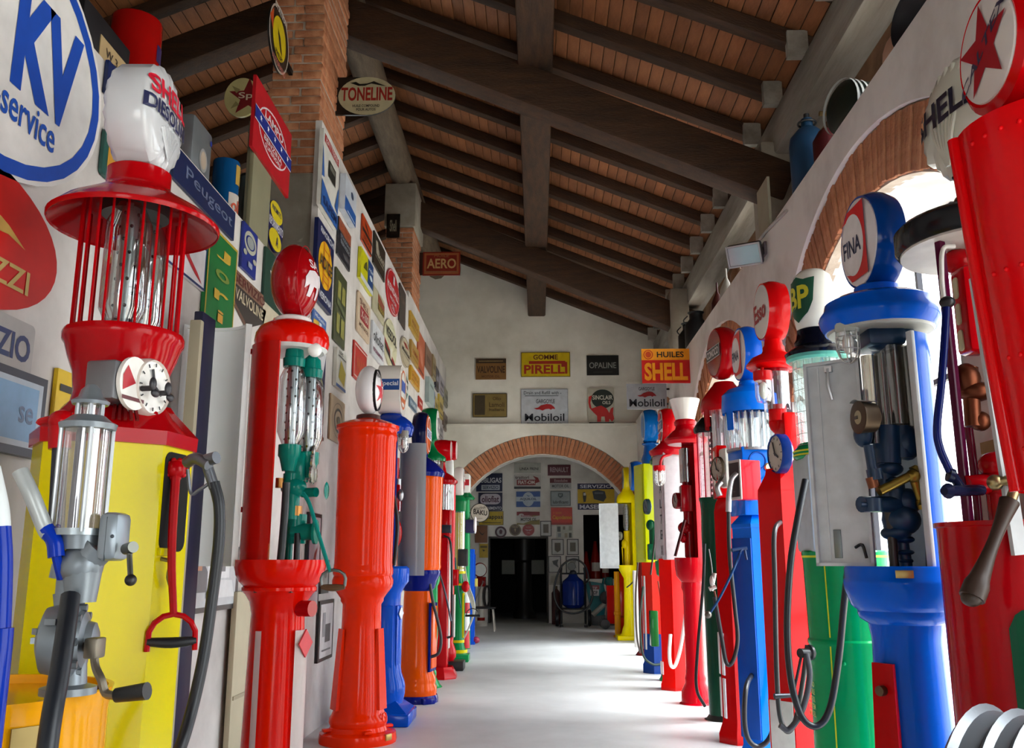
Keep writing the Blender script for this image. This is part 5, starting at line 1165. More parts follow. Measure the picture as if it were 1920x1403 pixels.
# ---------------------------------------------------------------- R: lime cabinet pump with blue globe
p = P('cabinet_fuel_pump', 'lime yellow cabinet pump on red base with blue foot and blue globe', wy(1228, 1100, 10.5).x, 10.5, AZ)
Rh = p.r(1150, 25)
G().solid([(Rh * 1.1, 0), (Rh * 1.1, .09), (Rh, .12), (Rh, .42)], 6, rot=radians(10)).out('foot', paint('12408c'), p.o)
G().solid([(Rh * .98, .42), (Rh * .98, p.z(1050))], 6, rot=radians(10)).out('lower_body', paint('dc2410'), p.o)
G().box((Rh * .85, -.05, .25), (Rh * .85 + .012, .05, p.z(1080)), ROT(.2), .003).out('white_panel', flat('c8c8c8'), p.o)
cb = G().box((-.13, -.15, p.z(1055)), (.16, .14, p.z(872)), ROT(.3), .012).out('cabinet', paint('bcc408'), p.o)
G().box((.155, -.12, p.z(1048)), (.168, .11, p.z(880)), ROT(.3), .004).out('cabinet_door', paint('bcc408'), cb)
p.lat('neck', paint('1458a0'), [(874, 16), (862, 18), (852, 14), (836, 12), (834, 16), (832, 16), (830, 12)], 28)
p.disc_globe(800, 32, .16, '1468b4', 'a8c4d8', [('e', 0, 0, .4, .4, '3a6ea0')])
p.hose('hose', rubber('2a3c34'), [(1206, 1100, -.15), (1200, 1160, -.2), (1205, 1225, -.2), (1222, 1245, -.2), (1240, 1246, -.15)], .013)
# ---------------------------------------------------------------- R: maroon pump with blue tyre-like globe
p = P('visible_fuel_pump', 'slim maroon pump with blue ring globe behind the lime cabinet', wy(1204, 1100, 12.4).x, 12.4, AZ)
p.lat('pedestal', paint('5a1a18'), [(1238, 16), (1228, 16), (1220, 10), (1100, 9), (930, 9), (924, 12), (918, 8)], 24)
G().box((.06, -.05, .1), (.12, .05, p.z(1070)), bev=.006).out('white_panel', flat('c6c0bc'), p.o)
p.disc_globe(893, 28, .16, '14488c', '8a9aa8', x=.04)
p.hose('hose', rubber('2a1a14'), [(1196, 1050, -.1), (1192, 1120, -.12), (1194, 1190, -.12), (1200, 1225, -.1)], .012)
# ---------------------------------------------------------------- R: yellow pump at the end
p = P('visible_fuel_pump', 'bright yellow pump with white door at the far end of the right row', wy(1180, 1100, 14.85).x, 14.85, AZ)
YB_ = paint('f0dc00')
p.lat('pedestal', YB_, [(1200, 22), (1194, 22), (1188, 17), (1180, 15), (1172, 12), (1150, 11), (1085, 10), (1078, 14), (1068, 19), (1060, 20)], 32)
G().box((-.22, -.2, 0), (.22, .2, .07), bev=.01).out('foot', YB_, p.o)
rc = p.r(1000, 19)
g = G()
for r_ in (rc, rc - .015): g.lathe([(r_, p.z(1062)), (r_, p.z(942))], 24, a0=radians(110), a1=radians(275))
g.out('case', YB_, p.o)
p.lat('cap', YB_, [(944, 20), (938, 20), (930, 18), (922, 10), (916, 8)], 32)
p.disc_globe(899, 23, .12, 'c8b420', 'b9bcae', [('o', 0, 0, .44, .44, .04, '4a5040'), ('p', [(-.2, .1), (.05, .3), (.2, .1), (.0, -.3)], '4a4a3c')])
for sy in (-.055, .045):
    p.glass_cyl((.02, sy), .05, p.z(995), p.z(946), 'e4e6e4', .022)
mm = G().cyl((.02, 0, p.z(1060)), (.02, 0, p.z(996)), .05).ell((.05, 0, p.z(1020)), .06, .07, .08).cyl((.08, -.1, p.z(1060)), (.1, .0, p.z(1025)), .012).out('meter_body', paint('d8b800'), p.o)
p.dial((.13, -.1, p.z(1005)), .5, .07, .03, 'b0b0a0', 'd8d8d0')
qa, qb = p.at(1125, 1000, .1), p.at(1160, 1000, -.05)
d = Vector((qb.x - qa.x, qb.y - qa.y, 0)); Md = FR((qa.x, qa.y, 0), (d.x, d.y, 0), (0, 0, 1))
g = G().box((0, p.z(1066), -.006), (d.length, p.z(944), .006), Md, .003).box((0, p.z(1066), 0), (.012, p.z(944), .025), Md).box((0, p.z(1066), 0), (d.length, p.z(1066) + .02, .025), Md).box((0, p.z(944) - .02, 0), (d.length, p.z(944), .025), Md).out('case_door', flat('e2e6e8'), p.o)
p.hose('lever', rubber(), [(1194, 1075, -.2), (1186, 1092, -.24), (1175, 1102, -.28)], .01)
# ================================================================== SIGNS
Zl = lambda px, py: wx(px, py, XL)
def LS(label, x0, y0, x1, y1, col, layers=(), shape='r', x=None, t=.014, **k):
    """sign on the left wall; near upper and far lower corner read off the photograph"""
    X = (XL if x is None else x); a, b = wx(x0, y0, X), wx(x1, y1, X); w, h = b.y - a.y, a.z - b.z
    return sign(label, FR((X + .004, (a.y + b.y) / 2, (a.z + b.z) / 2), (0, 1, 0), (0, 0, 1)), w, h, col, layers, shape, t, **k)
def LO(label, x0, x1, yt, yb, col, layers=(), x=None, **k):
    XL_ = XL if x is None else x
    """oval sign on the left wall from its pixel extents"""
    xm = (x0 + x1) / 2; a, b = wx(x0, (yt + yb) / 2, XL_), wx(x1, (yt + yb) / 2, XL_); c = wx(xm, (yt + yb) / 2, XL_)
    s_ = .5 * (yb - yt) * dep(c.x, c.y, c.z) / F_PX * .93
    return sign(label, FR((XL_ + .004, c.y, c.z), (0, 1, 0), (0, 0, 1)), b.y - a.y, s_ * 2, col, layers, 'e', .014, **k)
# near wall
c = wx(66, 110, XL); KW, KH = 1.36, .82
k0 = Zl(180, 225); kc_y = k0.y - .66; kc_z = Zl(66, 120).z
sg = sign('large white oval sign with blue ring and tall blue letters, far left', FR((XL + .004, kc_y, kc_z), (0, 1, 0), (0, 0, 1)), 1.30, .92, 'd9d6d4',
     [('o', 0, 0, .485, .485, .052, '1646a8'), ('t', 'KV', .22, .03, .30, .40, '1646a8', .05), ('t', '-service', .15, -.235, .26, .11, '1f4fae', .012)], 'e', .02)
a = Zl(0, 300); g0 = Zl(94, 505); gt = Zl(20, 352); gb_ = Zl(40, 586)
GW = .96; GH = (Zl(60, 400).z - Zl(60, 560).z) * 1.45
gz0 = Zl(60, 492).z
sign('big red oval sign with golden wing on the near left wall', FR((XL + .004, g0.y - GW / 2, gz0), (0, 1, 0), (0, 0, 1)), GW, .46, 'b8140f',
     [('p', [(-.2, .2), (-.0, .2), (.1, .18), (.2, .12), (.3, .02), (.2, .06), (.08, .04), (-.05, .04), (-.2, .1)], 'b8924a'), ('t', 'GUZZI', .13, -.2, .42, .17, 'b59a5c', .015)], 'e', .02)
LS('grey rounded plate lettered ZIO under the red oval', -60, 560, 46, 712, 'a5a19e', [('t', 'ZIO', .16, 0, .56, .5, '22305e', .03)], 'rr')
q = LS('dark-framed pale blue picture on the near left wall', -70, 662, 55, 862, '2a2d3c', [('r', -.44, -.4, .44, .4, 'b9c6d2'), ('r', -.38, -.33, .38, .33, '84acd0'), ('t', 'se', .22, -.02, .2, .2, '6a7c9a', .01)], t=.03, cat='picture', name='framed_picture')
LS('small dark blue sign behind the scallop globe', 196, 112, 228, 214, '12224e', [('t', 'A', .25, -.2, .2, .2, '33487c')])
LS('dark green framed sign with orange panel behind the scallop globe', 190, 238, 236, 372, '24504a', [('r', -.36, -.42, .4, .3, 'b8862c'), ('r', -.36, .3, .4, .38, 'c9bda0'), ('r', -.36, .14, .4, .24, 'b03a1c')], 'rr')
LS('long navy sign with grey script on top of the near wall', 322, 270, 432, 452, '101f48', [('t', 'Peugeot', .06, 0, .78, .5, '5a6480', .004)])
LS('white sign with blue edge and red winged horse', 300, 392, 376, 547, 'd8d6da', [('f', .012, '1c2c60'), ('p', [(-.3, .3), (-.1, .1), (0, .28), (.1, .0), (.3, -.22), (.42, -.4), (.26, -.3), (.1, -.14), (-.02, -.02), (-.14, -.2), (-.3, -.1)], 'b8202c')])
LS('tall narrow green sign with yellow edge and stacked gold letters', 386, 418, 426, 642, '12682f', [('f', .014, 'a8902a'), ('t', 'J', 0, .3, .5, .12, 'b8962e'), ('t', 'o', 0, .08, .5, .1, '6d7f2e'), ('t', 'r', 0, -.14, .5, .1, 'b8962e'), ('t', 'i', 0, -.34, .2, .12, 'b8862e')], t=.02)
LS('brown and black shield-shaped sign headed SERVIZIO', 430, 498, 490, 640, '7a5a48', [('p', [(-.5, .2), (.5, .2), (.44, -.14), (0, -.5), (-.44, -.14)], '332b26'), ('t', 'SERVIZIO', 0, .345, .86, .2, '5a2420', .015), ('t', 'VALVOLINE', 0, .02, .8, .24, 'b5a88c', .02)],
   [(-.5, .5), (.5, .5), (.5, .2), (.44, -.14), (0, -.5), (-.44, -.14), (-.5, .2)])
LS('small blue club badge sign with pale ring', 452, 414, 473, 526, '1c2a7a', [('o', 0, .17, .42, .24, .09, 'a6a596'), ('e', 0, .17, .24, .13, '8a8f8e'), ('e', -.34, -.12, .12, .06, 'a0a092'), ('e', .32, -.16, .12, .06, 'a0a092'), ('r', -.12, -.38, .16, -.26, '8a90a4')])
LS('dark green and cream sign with a big white W behind the red globe', 494, 462, 545, 655, '173a2e', [('r', -.5, -.5, .5, -.22, 'bfb49c'), ('t', 'W', -.02, .1, .7, .3, 'd4cfc4', .03), ('t', 'OIL', 0, -.36, .4, .12, 'a82a24')])
LS('yellow panel with dark circle, stand-in for yellow things in a wall recess', 100, 690, 140, 840, 'd8b40c', [('e', .2, 0, .3, .2, '8a8a88'), ('r', -.4, .2, .4, .3, '2b2a20')], x=XL)  # flat panel added in place of yellow things inside a recess
# far wall, first columns
LS('tall blue and white battery sign at the near end of the tall wall', 599, 240, 623, 432, 'd6d4cc', [('r', -.42, .36, .46, .47, 'a8201e'), ('t', 'BATTERIE', .02, .415, .74, .08, 'd8c4c0', .01), ('p', [(-.5, .3), (-.36, -.1), (-.5, -.12)], '2d5ca4'), ('p', [(.5, .1), (.5, -.3), (.3, -.24)], '2d5ca4'),
   ('p', [(-.5, -.16), (.1, -.3), (.5, -.32), (.5, -.5), (-.5, -.5)], '2d5ca4'), ('r', -.16, -.0, .26, .22, '23241f'), ('r', -.1, .12, .2, .19, '6a6a60'), ('t', 'SAFEM', 0, -.4, .84, .11, '10285c', .02)], t=.03)
LS('slim white and blue sign beside the battery sign', 637, 325, 655, 428, 'c0c6d0', [('p', [(-.5, -.1), (.5, -.16), (.5, -.5), (-.5, -.5)], '24559c'), ('e', .1, .2, .12, .1, '3a4660'), ('r', -.3, -.46, .4, -.42, 'b8c4d8')], t=.05)
LS('navy sign with yellow disc and ladder marks, RIMORCHI above', 589, 407, 613, 592, '17204c', [('t', 'RIMORCHI', .06, .41, .8, .08, 'c9cad4', .02), ('e', .0, .02, .42, .3, 'e0a80c'), ('r', -.14, .1, .2, .115, 'c05a14'), ('r', -.14, .2, .2, .212, 'c05a14'), ('r', -.14, -.2, .2, -.188, 'c05a14'), ('r', -.14, -.12, .2, -.108, 'c05a14'),
   ('r', -.15, -.26, -.12, .3, 'c05a14'), ('r', .17, -.26, .2, .3, 'c05a14'), ('t', 'ADIGE', 0, .02, .78, .16, '201c20', .02), ('t', 'VERONA', 0, -.41, .74, .09, 'c9cad4', .02)], t=.03)
LS('narrow brown over black service station sign', 632, 405, 652, 510, '26272e', [('r', -.5, .18, .5, .5, '8a4c34'), ('t', 'LENTO', 0, .34, .8, .2, 'b0522c'), ('t', 'STAZIONE', .04, .08, .8, .1, '8a8f98'), ('t', 'SERVIZIO', .04, -.08, .8, .1, '8a8f98'), ('e', .1, -.34, .26, .08, '4a484c')])
LS('tall olive sign with pale upright shapes', 627, 500, 642, 658, '43492e', [('r', -.3, .12, -.04, .36, '8d8a44'), ('r', .06, .1, .36, .34, '8d8a44'), ('r', -.34, -.36, -.08, -.1, '8d8a44'), ('r', .04, -.38, .34, -.12, '8d8a44'), ('p', [(-.4, .1), (.4, -.02), (.4, -.08), (-.4, .02)], '5c6440')])
LS('white notice with yellow tilted block below the olive sign', 625, 650, 640, 738, 'c2c0b6', [('r', -.5, -.5, .5, -.42, '3a5590'), ('p', [(-.1, .24), (.42, -.0), (.3, -.38), (-.3, -.24)], 'a8972a'), ('t', 'LDC', -.1, .42, .4, .08, '2c2c30'), ('r', -.4, .3, .4, .33, '4a4a4c')], t=.03)
LS('beige sign with black toothed wheel', 617, 737, 640, 838, 'a08a70', [('o', .05, 0, .42, .4, .02, '6a5a48'), ('o', .05, 0, .3, .28, .06, '2a2826'), ('e', .05, 0, .12, .1, '5c4c3c')])
LS('blue and white stepped sign above the letter B sign', 584, 578, 606, 640, '4668a8', [('t', 'Michelin', 0, .3, .8, .18, 'd0d4e0'), ('p', [(-.5, -.0), (-.1, .1), (-.1, -.5), (-.5, -.5)], 'd0a83c'), ('r', -.08, -.3, .1, .1, 'cdd2dc')])
LS('navy sign with red-ringed letter B and MOTORI', 580, 640, 600, 828, '1b2149', [('p', [(-.5, .5), (.5, .5), (.3, .2), (-.5, .26)], 'd2d4d8'), ('p', [(-.5, .38), (-.1, .3), (-.1, .22), (-.5, .28)], 'c8a83a'), ('o', 0, -.06, .46, .28, .03, '8f8a60'), ('e', 0, -.08, .36, .21, 'd8d4d4'), ('e', 0, -.08, .3, .18, 'a81c24'), ('t', 'B', 0, -.08, .3, .2, 'e0dcdc', .03),
   ('t', 'SA', 0, .16, .5, .06, 'a89f60'), ('t', 'MOTORI', 0, -.38, .84, .1, 'cfd0d8', .02), ('r', -.5, -.5, .5, -.46, '6a5240')])
# second columns
LS('orange and black sign high on the tall wall', 677, 400, 693, 482, 'b8431a', [('p', [(-.3, .4), (.3, .1), (-.2, .2)], '2a1a14'), ('r', -.5, -.1, .5, .04, '241a16'), ('t', 'STOLE', 0, -.26, .7, .14, '5a2a18'), ('r', -.5, -.5, .5, -.42, '3a241a')])
LS('dark brown sign with cream bottle and script', 699, 432, 718, 530, '2e2922', [('p', [(-.36, .3), (-.2, .34), (-.1, .1), (-.1, -.1), (-.3, -.06)], 'a89f8c'), ('t', 'Bosch', .14, .02, .6, .24, 'a39a88'), ('r', -.4, -.2, .4, -.17, '8a7f6a')])
LS('half yellow half blue sign with white foot', 671, 462, 692, 556, 'c8c40e', [('r', .05, -.5, .5, .5, '1f3f74'), ('r', -.5, -.5, .5, -.34, 'c8ccd0'), ('p', [(-.2, .16), (-.06, .3), (.0, .0), (-.3, -.06)], '4a4a10'), ('t', 'AGIP', .28, .2, .36, .1, 'b8c4d4'), ('e', .28, -.04, .12, .08, 'c0cad4')], t=.03)
LS('pale green sign with dark red fragment', 697, 532, 717, 612, 'b4ae90', [('p', [(-.1, .44), (.48, .3), (.48, .0), (-.1, .1)], '8a4432'), ('r', -.1, -.2, .48, .06, '5a4a1c'), ('t', 'TEXA', .2, -.06, .5, .16, 'a8923a')])
LS('cream rounded sign with a dark red block, MOTOR OIL below it', 668, 542, 689, 648, 'c8b298', [('t', 'SHELL', 0, .3, .7, .14, '5c241c'), ('r', -.3, -.14, .36, .2, '94222a'), ('t', 'X-100', .03, .03, .54, .2, 'd0bcae'), ('t', 'MOTOR OIL', .02, -.28, .72, .1, '5c4034')], 'rr')
LO('bright red oval sign with white lettering, MOTOR OIL', 722, 747, 505, 594, 'b8121e', [('o', 0, 0, .48, .48, .02, 'd8c0c0'), ('t', 'KENDALL', 0, .02, .86, .15, 'e0d4d4', .02), ('t', 'MOTOR', 0, -.2, .5, .09, 'd8c8c8'), ('t', 'OIL', 0, -.36, .28, .09, 'd8c8c8'), ('r', -.06, .18, .06, .38, 'd8c8c8')])
LO('cream oval sign with black and red diagonal sash', 718, 742, 597, 692, 'cdcaa8', [('p', [(-.5, -.04), (.42, -.34), (.36, -.42), (-.46, -.2)], '8a1a1e'), ('p', [(-.48, -.14), (.38, -.42), (.3, -.46), (-.44, -.26)], '1c1a1a'), ('t', 'VEEDOL', .02, .16, .86, .22, '1a1a1a', .02), ('p', [(-.1, -.1), (.1, -.1), (.05, -.34), (-.05, -.34)], 'd8d4c4')])
LS('white sign with olio script, purple line below', 695, 600, 715, 690, 'c9ccd2', [('t', 'oliofiat', 0, .12, .86, .34, '23242c', .014), ('t', 'RIFORNIMENTO', 0, -.3, .84, .12, '7a3a58')], t=.02)
LS('red square sign with white outlined corner letters', 661, 637, 683, 730, 'b02018', [('f', .012, 'd2beb4', .02), ('t', 'MAR', .04, -.1, .6, .5, 'c4603c', 0)])
LS('dark grey sign behind the red oval sign', 747.5, 530, 757, 620, '3a302e', [('r', -.3, .1, .4, .24, '5a4a44')])
LO('beige oval sign with red fish, right of the cream oval', 749, 767, 632, 690, 'b8ac92', [('o', 0, 0, .48, .48, .025, '5a5048'), ('p', [(-.3, .24), (0, .32), (.32, .22), (.0, .16)], '8a2a20'), ('t', 'Mobiloil', 0, .0, .76, .16, '2a2624'), ('r', -.36, -.16, .36, -.14, '4a4038')])
for i, (x0, y0, x1, y1, c_, lb) in enumerate([(766, 582, 781, 641, 'b8902c', 'ochre sign at the top with red-brown letters'), (767, 636, 780, 692, 'a8823a', 'dull ochre sign in the middle of three'), (766, 684, 782, 736, 'c0911c', 'deeper yellow sign with orange ring')]):
    LS(lb, x0, y0, x1, y1, c_, [('t', ('PNEUS', 'GOMME', 'PNEUS')[i], 0, 0, .7, .24, '8a3c14'), ('r', -.4, -.34, .4, -.3, '6a4a1c')] + ([('o', 0, 0, .44, .36, .06, 'c05a18')] if i == 2 else []), t=.03)
LS('tall salmon red sign with rusted lower edge', 782, 617, 793, 712, 'b8542e', [('p', [(-.3, .2), (.2, .1), (.3, -.3), (-.1, -.2)], 'c8785c'), ('r', -.4, -.46, .4, -.4, '6a2a1a')])
LO('white and green oval sign above the blue-hooded pump', 752, 764, 698, 752, 'd0d2ce', [('p', [(-.4, .2), (0, .5), (.4, .2), (.3, .3), (-.3, .3)], '2a5c44'), ('t', 'Castrol', 0, .05, .7, .2, '4a3a50'), ('p', [(-.34, -.2), (.34, -.2), (.1, -.48), (-.1, -.48)], '2a6450')])
LS('steel blue sign with white F letters', 766, 742, 779, 778, '5c7286', [('t', 'FULMEN', 0, .0, .8, .34, 'c4ccd2'), ('r', -.4, -.4, .4, -.3, '3a4a5c')])
LS('plain red sign low beside the steel blue one', 783, 742, 790, 772, 'a8241e', [('r', -.3, -.1, .3, .1, 'c8a49c')])
LS('dusty brown sign near the far end of the tall wall', 796, 642, 807, 706, '7c5c4c', [('r', -.3, -.2, .3, .1, '5e4236')])
LS('pale blue-green tall sign near the far end of the tall wall', 797, 706, 806, 768, '9aaaa8', [('r', -.3, .2, .3, .3, '5c6a6c')], t=.06)
for i, (x0, y0, x1, y1, c_, lb) in enumerate([(808, 664, 813, 716, '8f7d5a', 'tan strip sign, far end top row'), (814, 686, 819, 736, '3c3844', 'charcoal sign, far end top row'), (812, 742, 818, 782, 'b39c48', 'mustard strip sign, far end middle row'),
        (821, 700, 829, 744, '9a96a4', 'lavender grey sign, far end top row'), (820, 738, 827, 788, 'b89f3e', 'yellow sign with brown foot, far end middle row'), (830, 724, 837, 768, '77745f', 'grey-olive sign nearest the corner'),
        (808, 730, 811, 778, '4f6aa0', 'small blue sign, far end middle row'), (820, 788, 827, 826, '8b8890', 'grey sign, far end bottom row'), (829, 772, 835, 812, '6b5a52', 'brown sign, far end bottom row')]):
    LS(lb + ' of the tall wall', x0, y0, x1, y1, c_, [('r', -.34, -.1, .34, .16, ('6a5a3a', '8a8694', '6c5a24', '5c5868', '6a5422', '4a4a40', 'b4c0d4', '5c5a62', '483a34')[i]), ('r', -.34, -.4, .34, -.32, '4a443c')], t=.03)
LS('framed black and white print under the red pump handle', 594, 1128, 617, 1232, '1c1c20', [('r', -.42, -.44, .42, .44, 'c8c6c6'), ('r', -.1, -.2, .26, .1, '4a4a4c'), ('r', -.28, -.1, -.1, .3, '8a8a8c'), ('r', -.3, -.34, .3, -.31, '6a6a6c')], cat='picture', name='framed_picture', t=.02)
LS('tall dark-framed drawing of a red horse behind the red pump', 574, 960, 590, 1150, '1a191c', [('r', -.4, -.46, .4, .46, 'b8b2b6'), ('p', [(-.2, -.1), (0, .1), (.2, .16), (.1, -.02), (.14, -.2), (-.1, -.2)], '8a3a34')], cat='picture', name='framed_picture', t=.02)
LS('narrow black-framed portrait left of the orange pump', 598, 1050, 610, 1112, '2a2624', [('r', -.34, -.36, .34, .36, '8f8a84'), ('e', 0, .05, .16, .1, '5a544e')], cat='picture', name='framed_picture', t=.02)
LS('large glazed print of white cars behind the yellow pump', 330, 1020, 432, 1140, '1f2023', [('r', -.44, -.42, .44, .44, 'b8bcc0'), ('r', -.1, -.0, .3, .3, 'd6d8da'), ('r', .06, .1, .22, .22, '6a6c70'), ('p', [(-.4, .1), (-.2, .3), (-.1, .1), (-.1, -.2), (-.4, -.2)], '5c5c62'), ('r', -.3, .12, -.2, .36, 'b87c5c'), ('p', [(-.1, -.2), (.0, -.02), (.34, -.04), (.4, -.3), (-.1, -.3)], 'd0d2d4')], cat='picture', name='framed_picture', t=.03)
# sign propped on the wall top, signs on the pillar
LO('yellow and navy oval tyre sign against the pillar base', 497, 527, 372, 478, '1a1a4c', [('e', 0, .27, .4, .2, 'c8b410'), ('e', 0, -.27, .4, .2, 'c8b410'), ('t', 'PNEUMATICI', 0, .3, .6, .1, '1a1a4c'), ('t', 'RIFORNIMENTO', 0, 0, .9, .16, 'd2d0d8', .01), ('t', 'A', .1, -.28, .14, .2, '1a1a4c')], x=-1.76)
# starred sign on a board, standing on the low wall
lz = LS('red sign with a starred blue band, standing on the low wall', 474, 140, 534, 372, 'b01420', [('o', 0, .0, .40, .34, .026, 'd8c8cc'), ('t', 'LAMPO', 0, .19, .5, .12, 'd8ccd0', .02), ('t', 'BENZINA', -.0, -.15, .5, .07, 'd8ccd0'), ('t', 'SUPERIORE', .0, -.24, .44, .06, 'd8ccd0'),
   ('r', -.5, -.1, .5, .1, 'd4d0d8'), ('r', -.5, -.085, .5, .085, '1c2a80')] + [('s', -.36 + .18 * i, .005, .05, 'd8d8e4') for i in range(5)], x=-1.70, t=.02)
bb = thing('backing_sheet', 'drab olive board standing behind the red starred-band sign', 'board', (-1.705, lz.location.y, 3.08))
G().box((-.015, -.30, 0), (.012, .06, .74), bev=.004).out('sheet', mat('77735a', .8), bb)
G().box((-.03, -.30, 0), (-.015, -.26, .74)).out('batten', mat('5a5644', .8), bb)
# round star sign facing the camera beside the brick pillar
a = wy(455, 185, 6.0); rr = 33 * dep(a.x, a.y, a.z) / F_PX
sign('cream round sign with dark red star, partly behind the starred-band sign', FR(a, (1, 0, 0), (0, 0, 1)), rr * 2, rr * 2.4, 'a89e6e', [('s', .2, 0, .5, '6a1216'), ('p', [(-.3, .3), (-.05, .2), (-.16, .1)], '7a7248'), ('p', [(-.3, -.3), (-.05, -.2), (-.16, -.1)], '7a7248'), ('t', 'Spi', .16, .02, .5, .2, 'bdb09a', .01)], 'e', .02)
# clock-like service sign
st = LO('round yellow and black station service sign on the brick pillar', 499, 539, 6, 142, '1a1816', [('o', 0, 0, .5, .5, .03, 'b8b0a4'), ('e', 0, 0, .33, .33, 'c9b412'), ('p', [(-.5, .1), (-.34, .3), (-.33, -.05)], 'b8481c'), ('p', [(-.1, .12), (.02, .04), (.16, -.2), (.06, -.16), (-.08, .04)], '1c1a14'),
    ('t', 'STATION', 0, .41, .6, .1, 'd4ccc0'), ('t', 'PHILIPS', 0, -.27, .36, .08, '1c1a14'), ('t', 'AUTORADIO', 0, -.42, .66, .09, 'c8786c')], x=-1.9)
G().box((.1, -.02, -.04), (6.36 - st.location.y, .02, -.01)).out('bracket_arm', metal('2a2a2c', .5), st)
def fsign(label, Y, x0, y0, x1, y1, col, layers=(), shape='r', t=.014, **k):
    """sign facing the camera end of the hall, in the plane y = Y"""
    a, b = wy(x0, (y0 + y1) / 2, Y), wy(x1, (y0 + y1) / 2, Y); u, v = wy((x0 + x1) / 2, y0, Y), wy((x0 + x1) / 2, y1, Y)
    return sign(label, FR(((a.x + b.x) / 2, Y, (u.z + v.z) / 2), (1, 0, 0), (0, 0, 1)), b.x - a.x, u.z - v.z, col, layers, shape, t, **k)
dogp = [(-.25, .34), (-.16, .37), (-.1, .31), (.02, .32), (.12, .38), (.2, .32), (.32, .24), (.18, .28), (.08, .32), (-.02, .26), (-.12, .26), (-.2, .31)]
fsign('cream oval sign with running dog on a black board by the brick pillar', 6.9, 622, 147, 742, 218, '14100d', [('e', .055, 0, .445, .5, 'a8a283'), ('t', 'TONELINE', .055, .05, .8, .36, '8c1c14', .03), ('t', 'HUILE COMPOUND', .05, -.26, .42, .07, '2a2620'), ('t', 'POUR AUTOS', .05, -.36, .3, .07, '2a2620'), ('p', [(x + .04, y) for x, y in dogp], '16130f')],
    [(-.5, -.48)] + [(.055 + .445 * cos(a), .5 * sin(a)) for a in [radians(d) for d in range(-90, 91, 12)]] + [(-.5, .5)], .02)
ar = fsign('dark red sign with pale letters bracketed off the far brick pillar', 12.3, 793, 473, 863, 517, '7a1c10', [('f', .03, '9a5a34', .02), ('t', 'HUILE', 0, .34, .4, .14, '8a5c3c'), ('t', 'AERO', 0, .0, .78, .42, 'b89a68', .02), ('r', -.44, -.38, .44, -.32, '8a5c3c')])
fsign('black sign with cream script on the far pillar face', 11.5, 725, 402, 750, 446, '15110d', [('t', 'Shell', 0, 0, .5, .5, '8a8474')])
hs = fsign('bright yellow and red HUILES sign hung off the right wall', 10.1, 1203, 655, 1293, 719, 'c81812', [('r', -.5, .17, .5, .5, 'f09a10'), ('o', -.36, .33, .1, .14, .03, 'c4400e'), ('e', -.36, .33, .06, .09, 'c4400e'), ('t', 'HUILES', .1, .33, .56, .17, '1e1a12', .02), ('t', 'SHELL', 0, -.17, .9, .52, 'f09a10', .04)], t=.02)
Y2 = YE - .016
fsign('brown weathered MOTOR OIL sign with dark top band on the end gable', Y2, 892, 673, 949, 712, '7e5a30', [('r', -.5, .28, .5, .5, '3a2a1a'), ('t', 'VALVOLINE', 0, -.02, .92, .34, '3a2012', .02), ('t', 'MOTOR OIL', 0, -.36, .6, .12, '5c3a20'), ('r', -.4, .36, .4, .4, '8a744c')])
fsign('yellow sign with long-topped red letters, GOMME, on the end gable', Y2, 977, 661, 1069, 707, 'c8ac0e', [('f', .012, '6a5a18'), ('t', 'GOMME', .0, .3, .5, .2, '5a2818', .02), ('r', -.34, .02, .4, .14, 'a02c18'), ('r', .32, -.1, .44, .1, 'a02c18'), ('t', 'PIRELLI', .0, -.2, .88, .36, 'a02c18', .03)])
fsign('plain black sign with thin grey letters on the end gable', Y2, 1100, 667, 1160, 704, '191a18', [('t', 'OPALINE', 0, 0, .84, .3, '8f8f8a', .01), ('r', -.3, -.36, .3, -.33, '3a3a36')])
fsign('tan rounded sign with dark square picture on the end gable', Y2, 886, 738, 951, 783, '7d6a38', [('f', .012, '2a2314'), ('r', -.44, -.4, -.14, .42, '3e3420'), ('t', 'Olio', .2, .28, .24, .14, '54421c'), ('t', 'Lamoli', .2, .02, .44, .2, '54421c'), ('t', 'Italiana', .2, -.18, .44, .12, '54421c')], 'rr')
gar = [(-.5, -.1), (-.3, .0), (-.16, .3), (.1, .5), (.3, .42), (.44, .1), (.5, -.2), (.36, -.16), (.3, -.3), (.2, -.16), (.06, -.2), (-.1, -.4), (-.22, -.24), (-.36, -.26)]
garg = lambda cx, cy, w, h, c_: ('p', [(cx + x * w, cy + y * h) for x, y in gar], c_)
fsign('large white sign with small red beast on the end gable', Y2, 977, 730, 1065, 800, 'b9bdc2', [('f', .008, '7a8088'), ('t', 'Drain and Refill with -', -.04, .4, .8, .09, '23242a', .004), ('r', -.42, .31, .3, .325, '23242a'), ('t', 'GARGOYLE', .02, .17, .4, .11, '2a2226', .01), garg(0, 0, .46, .2, 'a81c20'), ('t', 'Mobiloil', 0, -.26, .84, .2, '1c1e28', .014), ('t', 'Make the chart your guide', 0, -.43, .74, .08, '23242a', 0)])
dino = [(-.46, .3), (-.34, .34), (-.36, .26), (-.4, .14), (-.36, -.02), (-.2, .02), (.0, .06), (.2, -.02), (.3, -.14), (.36, -.02), (.46, .02), (.44, -.16), (.48, -.3), (.4, -.38), (.3, -.3), (.28, -.38), (.14, -.38), (.12, -.24), (.0, -.24), (-.02, -.38), (-.16, -.38), (-.16, -.22), (-.3, -.12), (-.44, 0), (-.48, .14)]
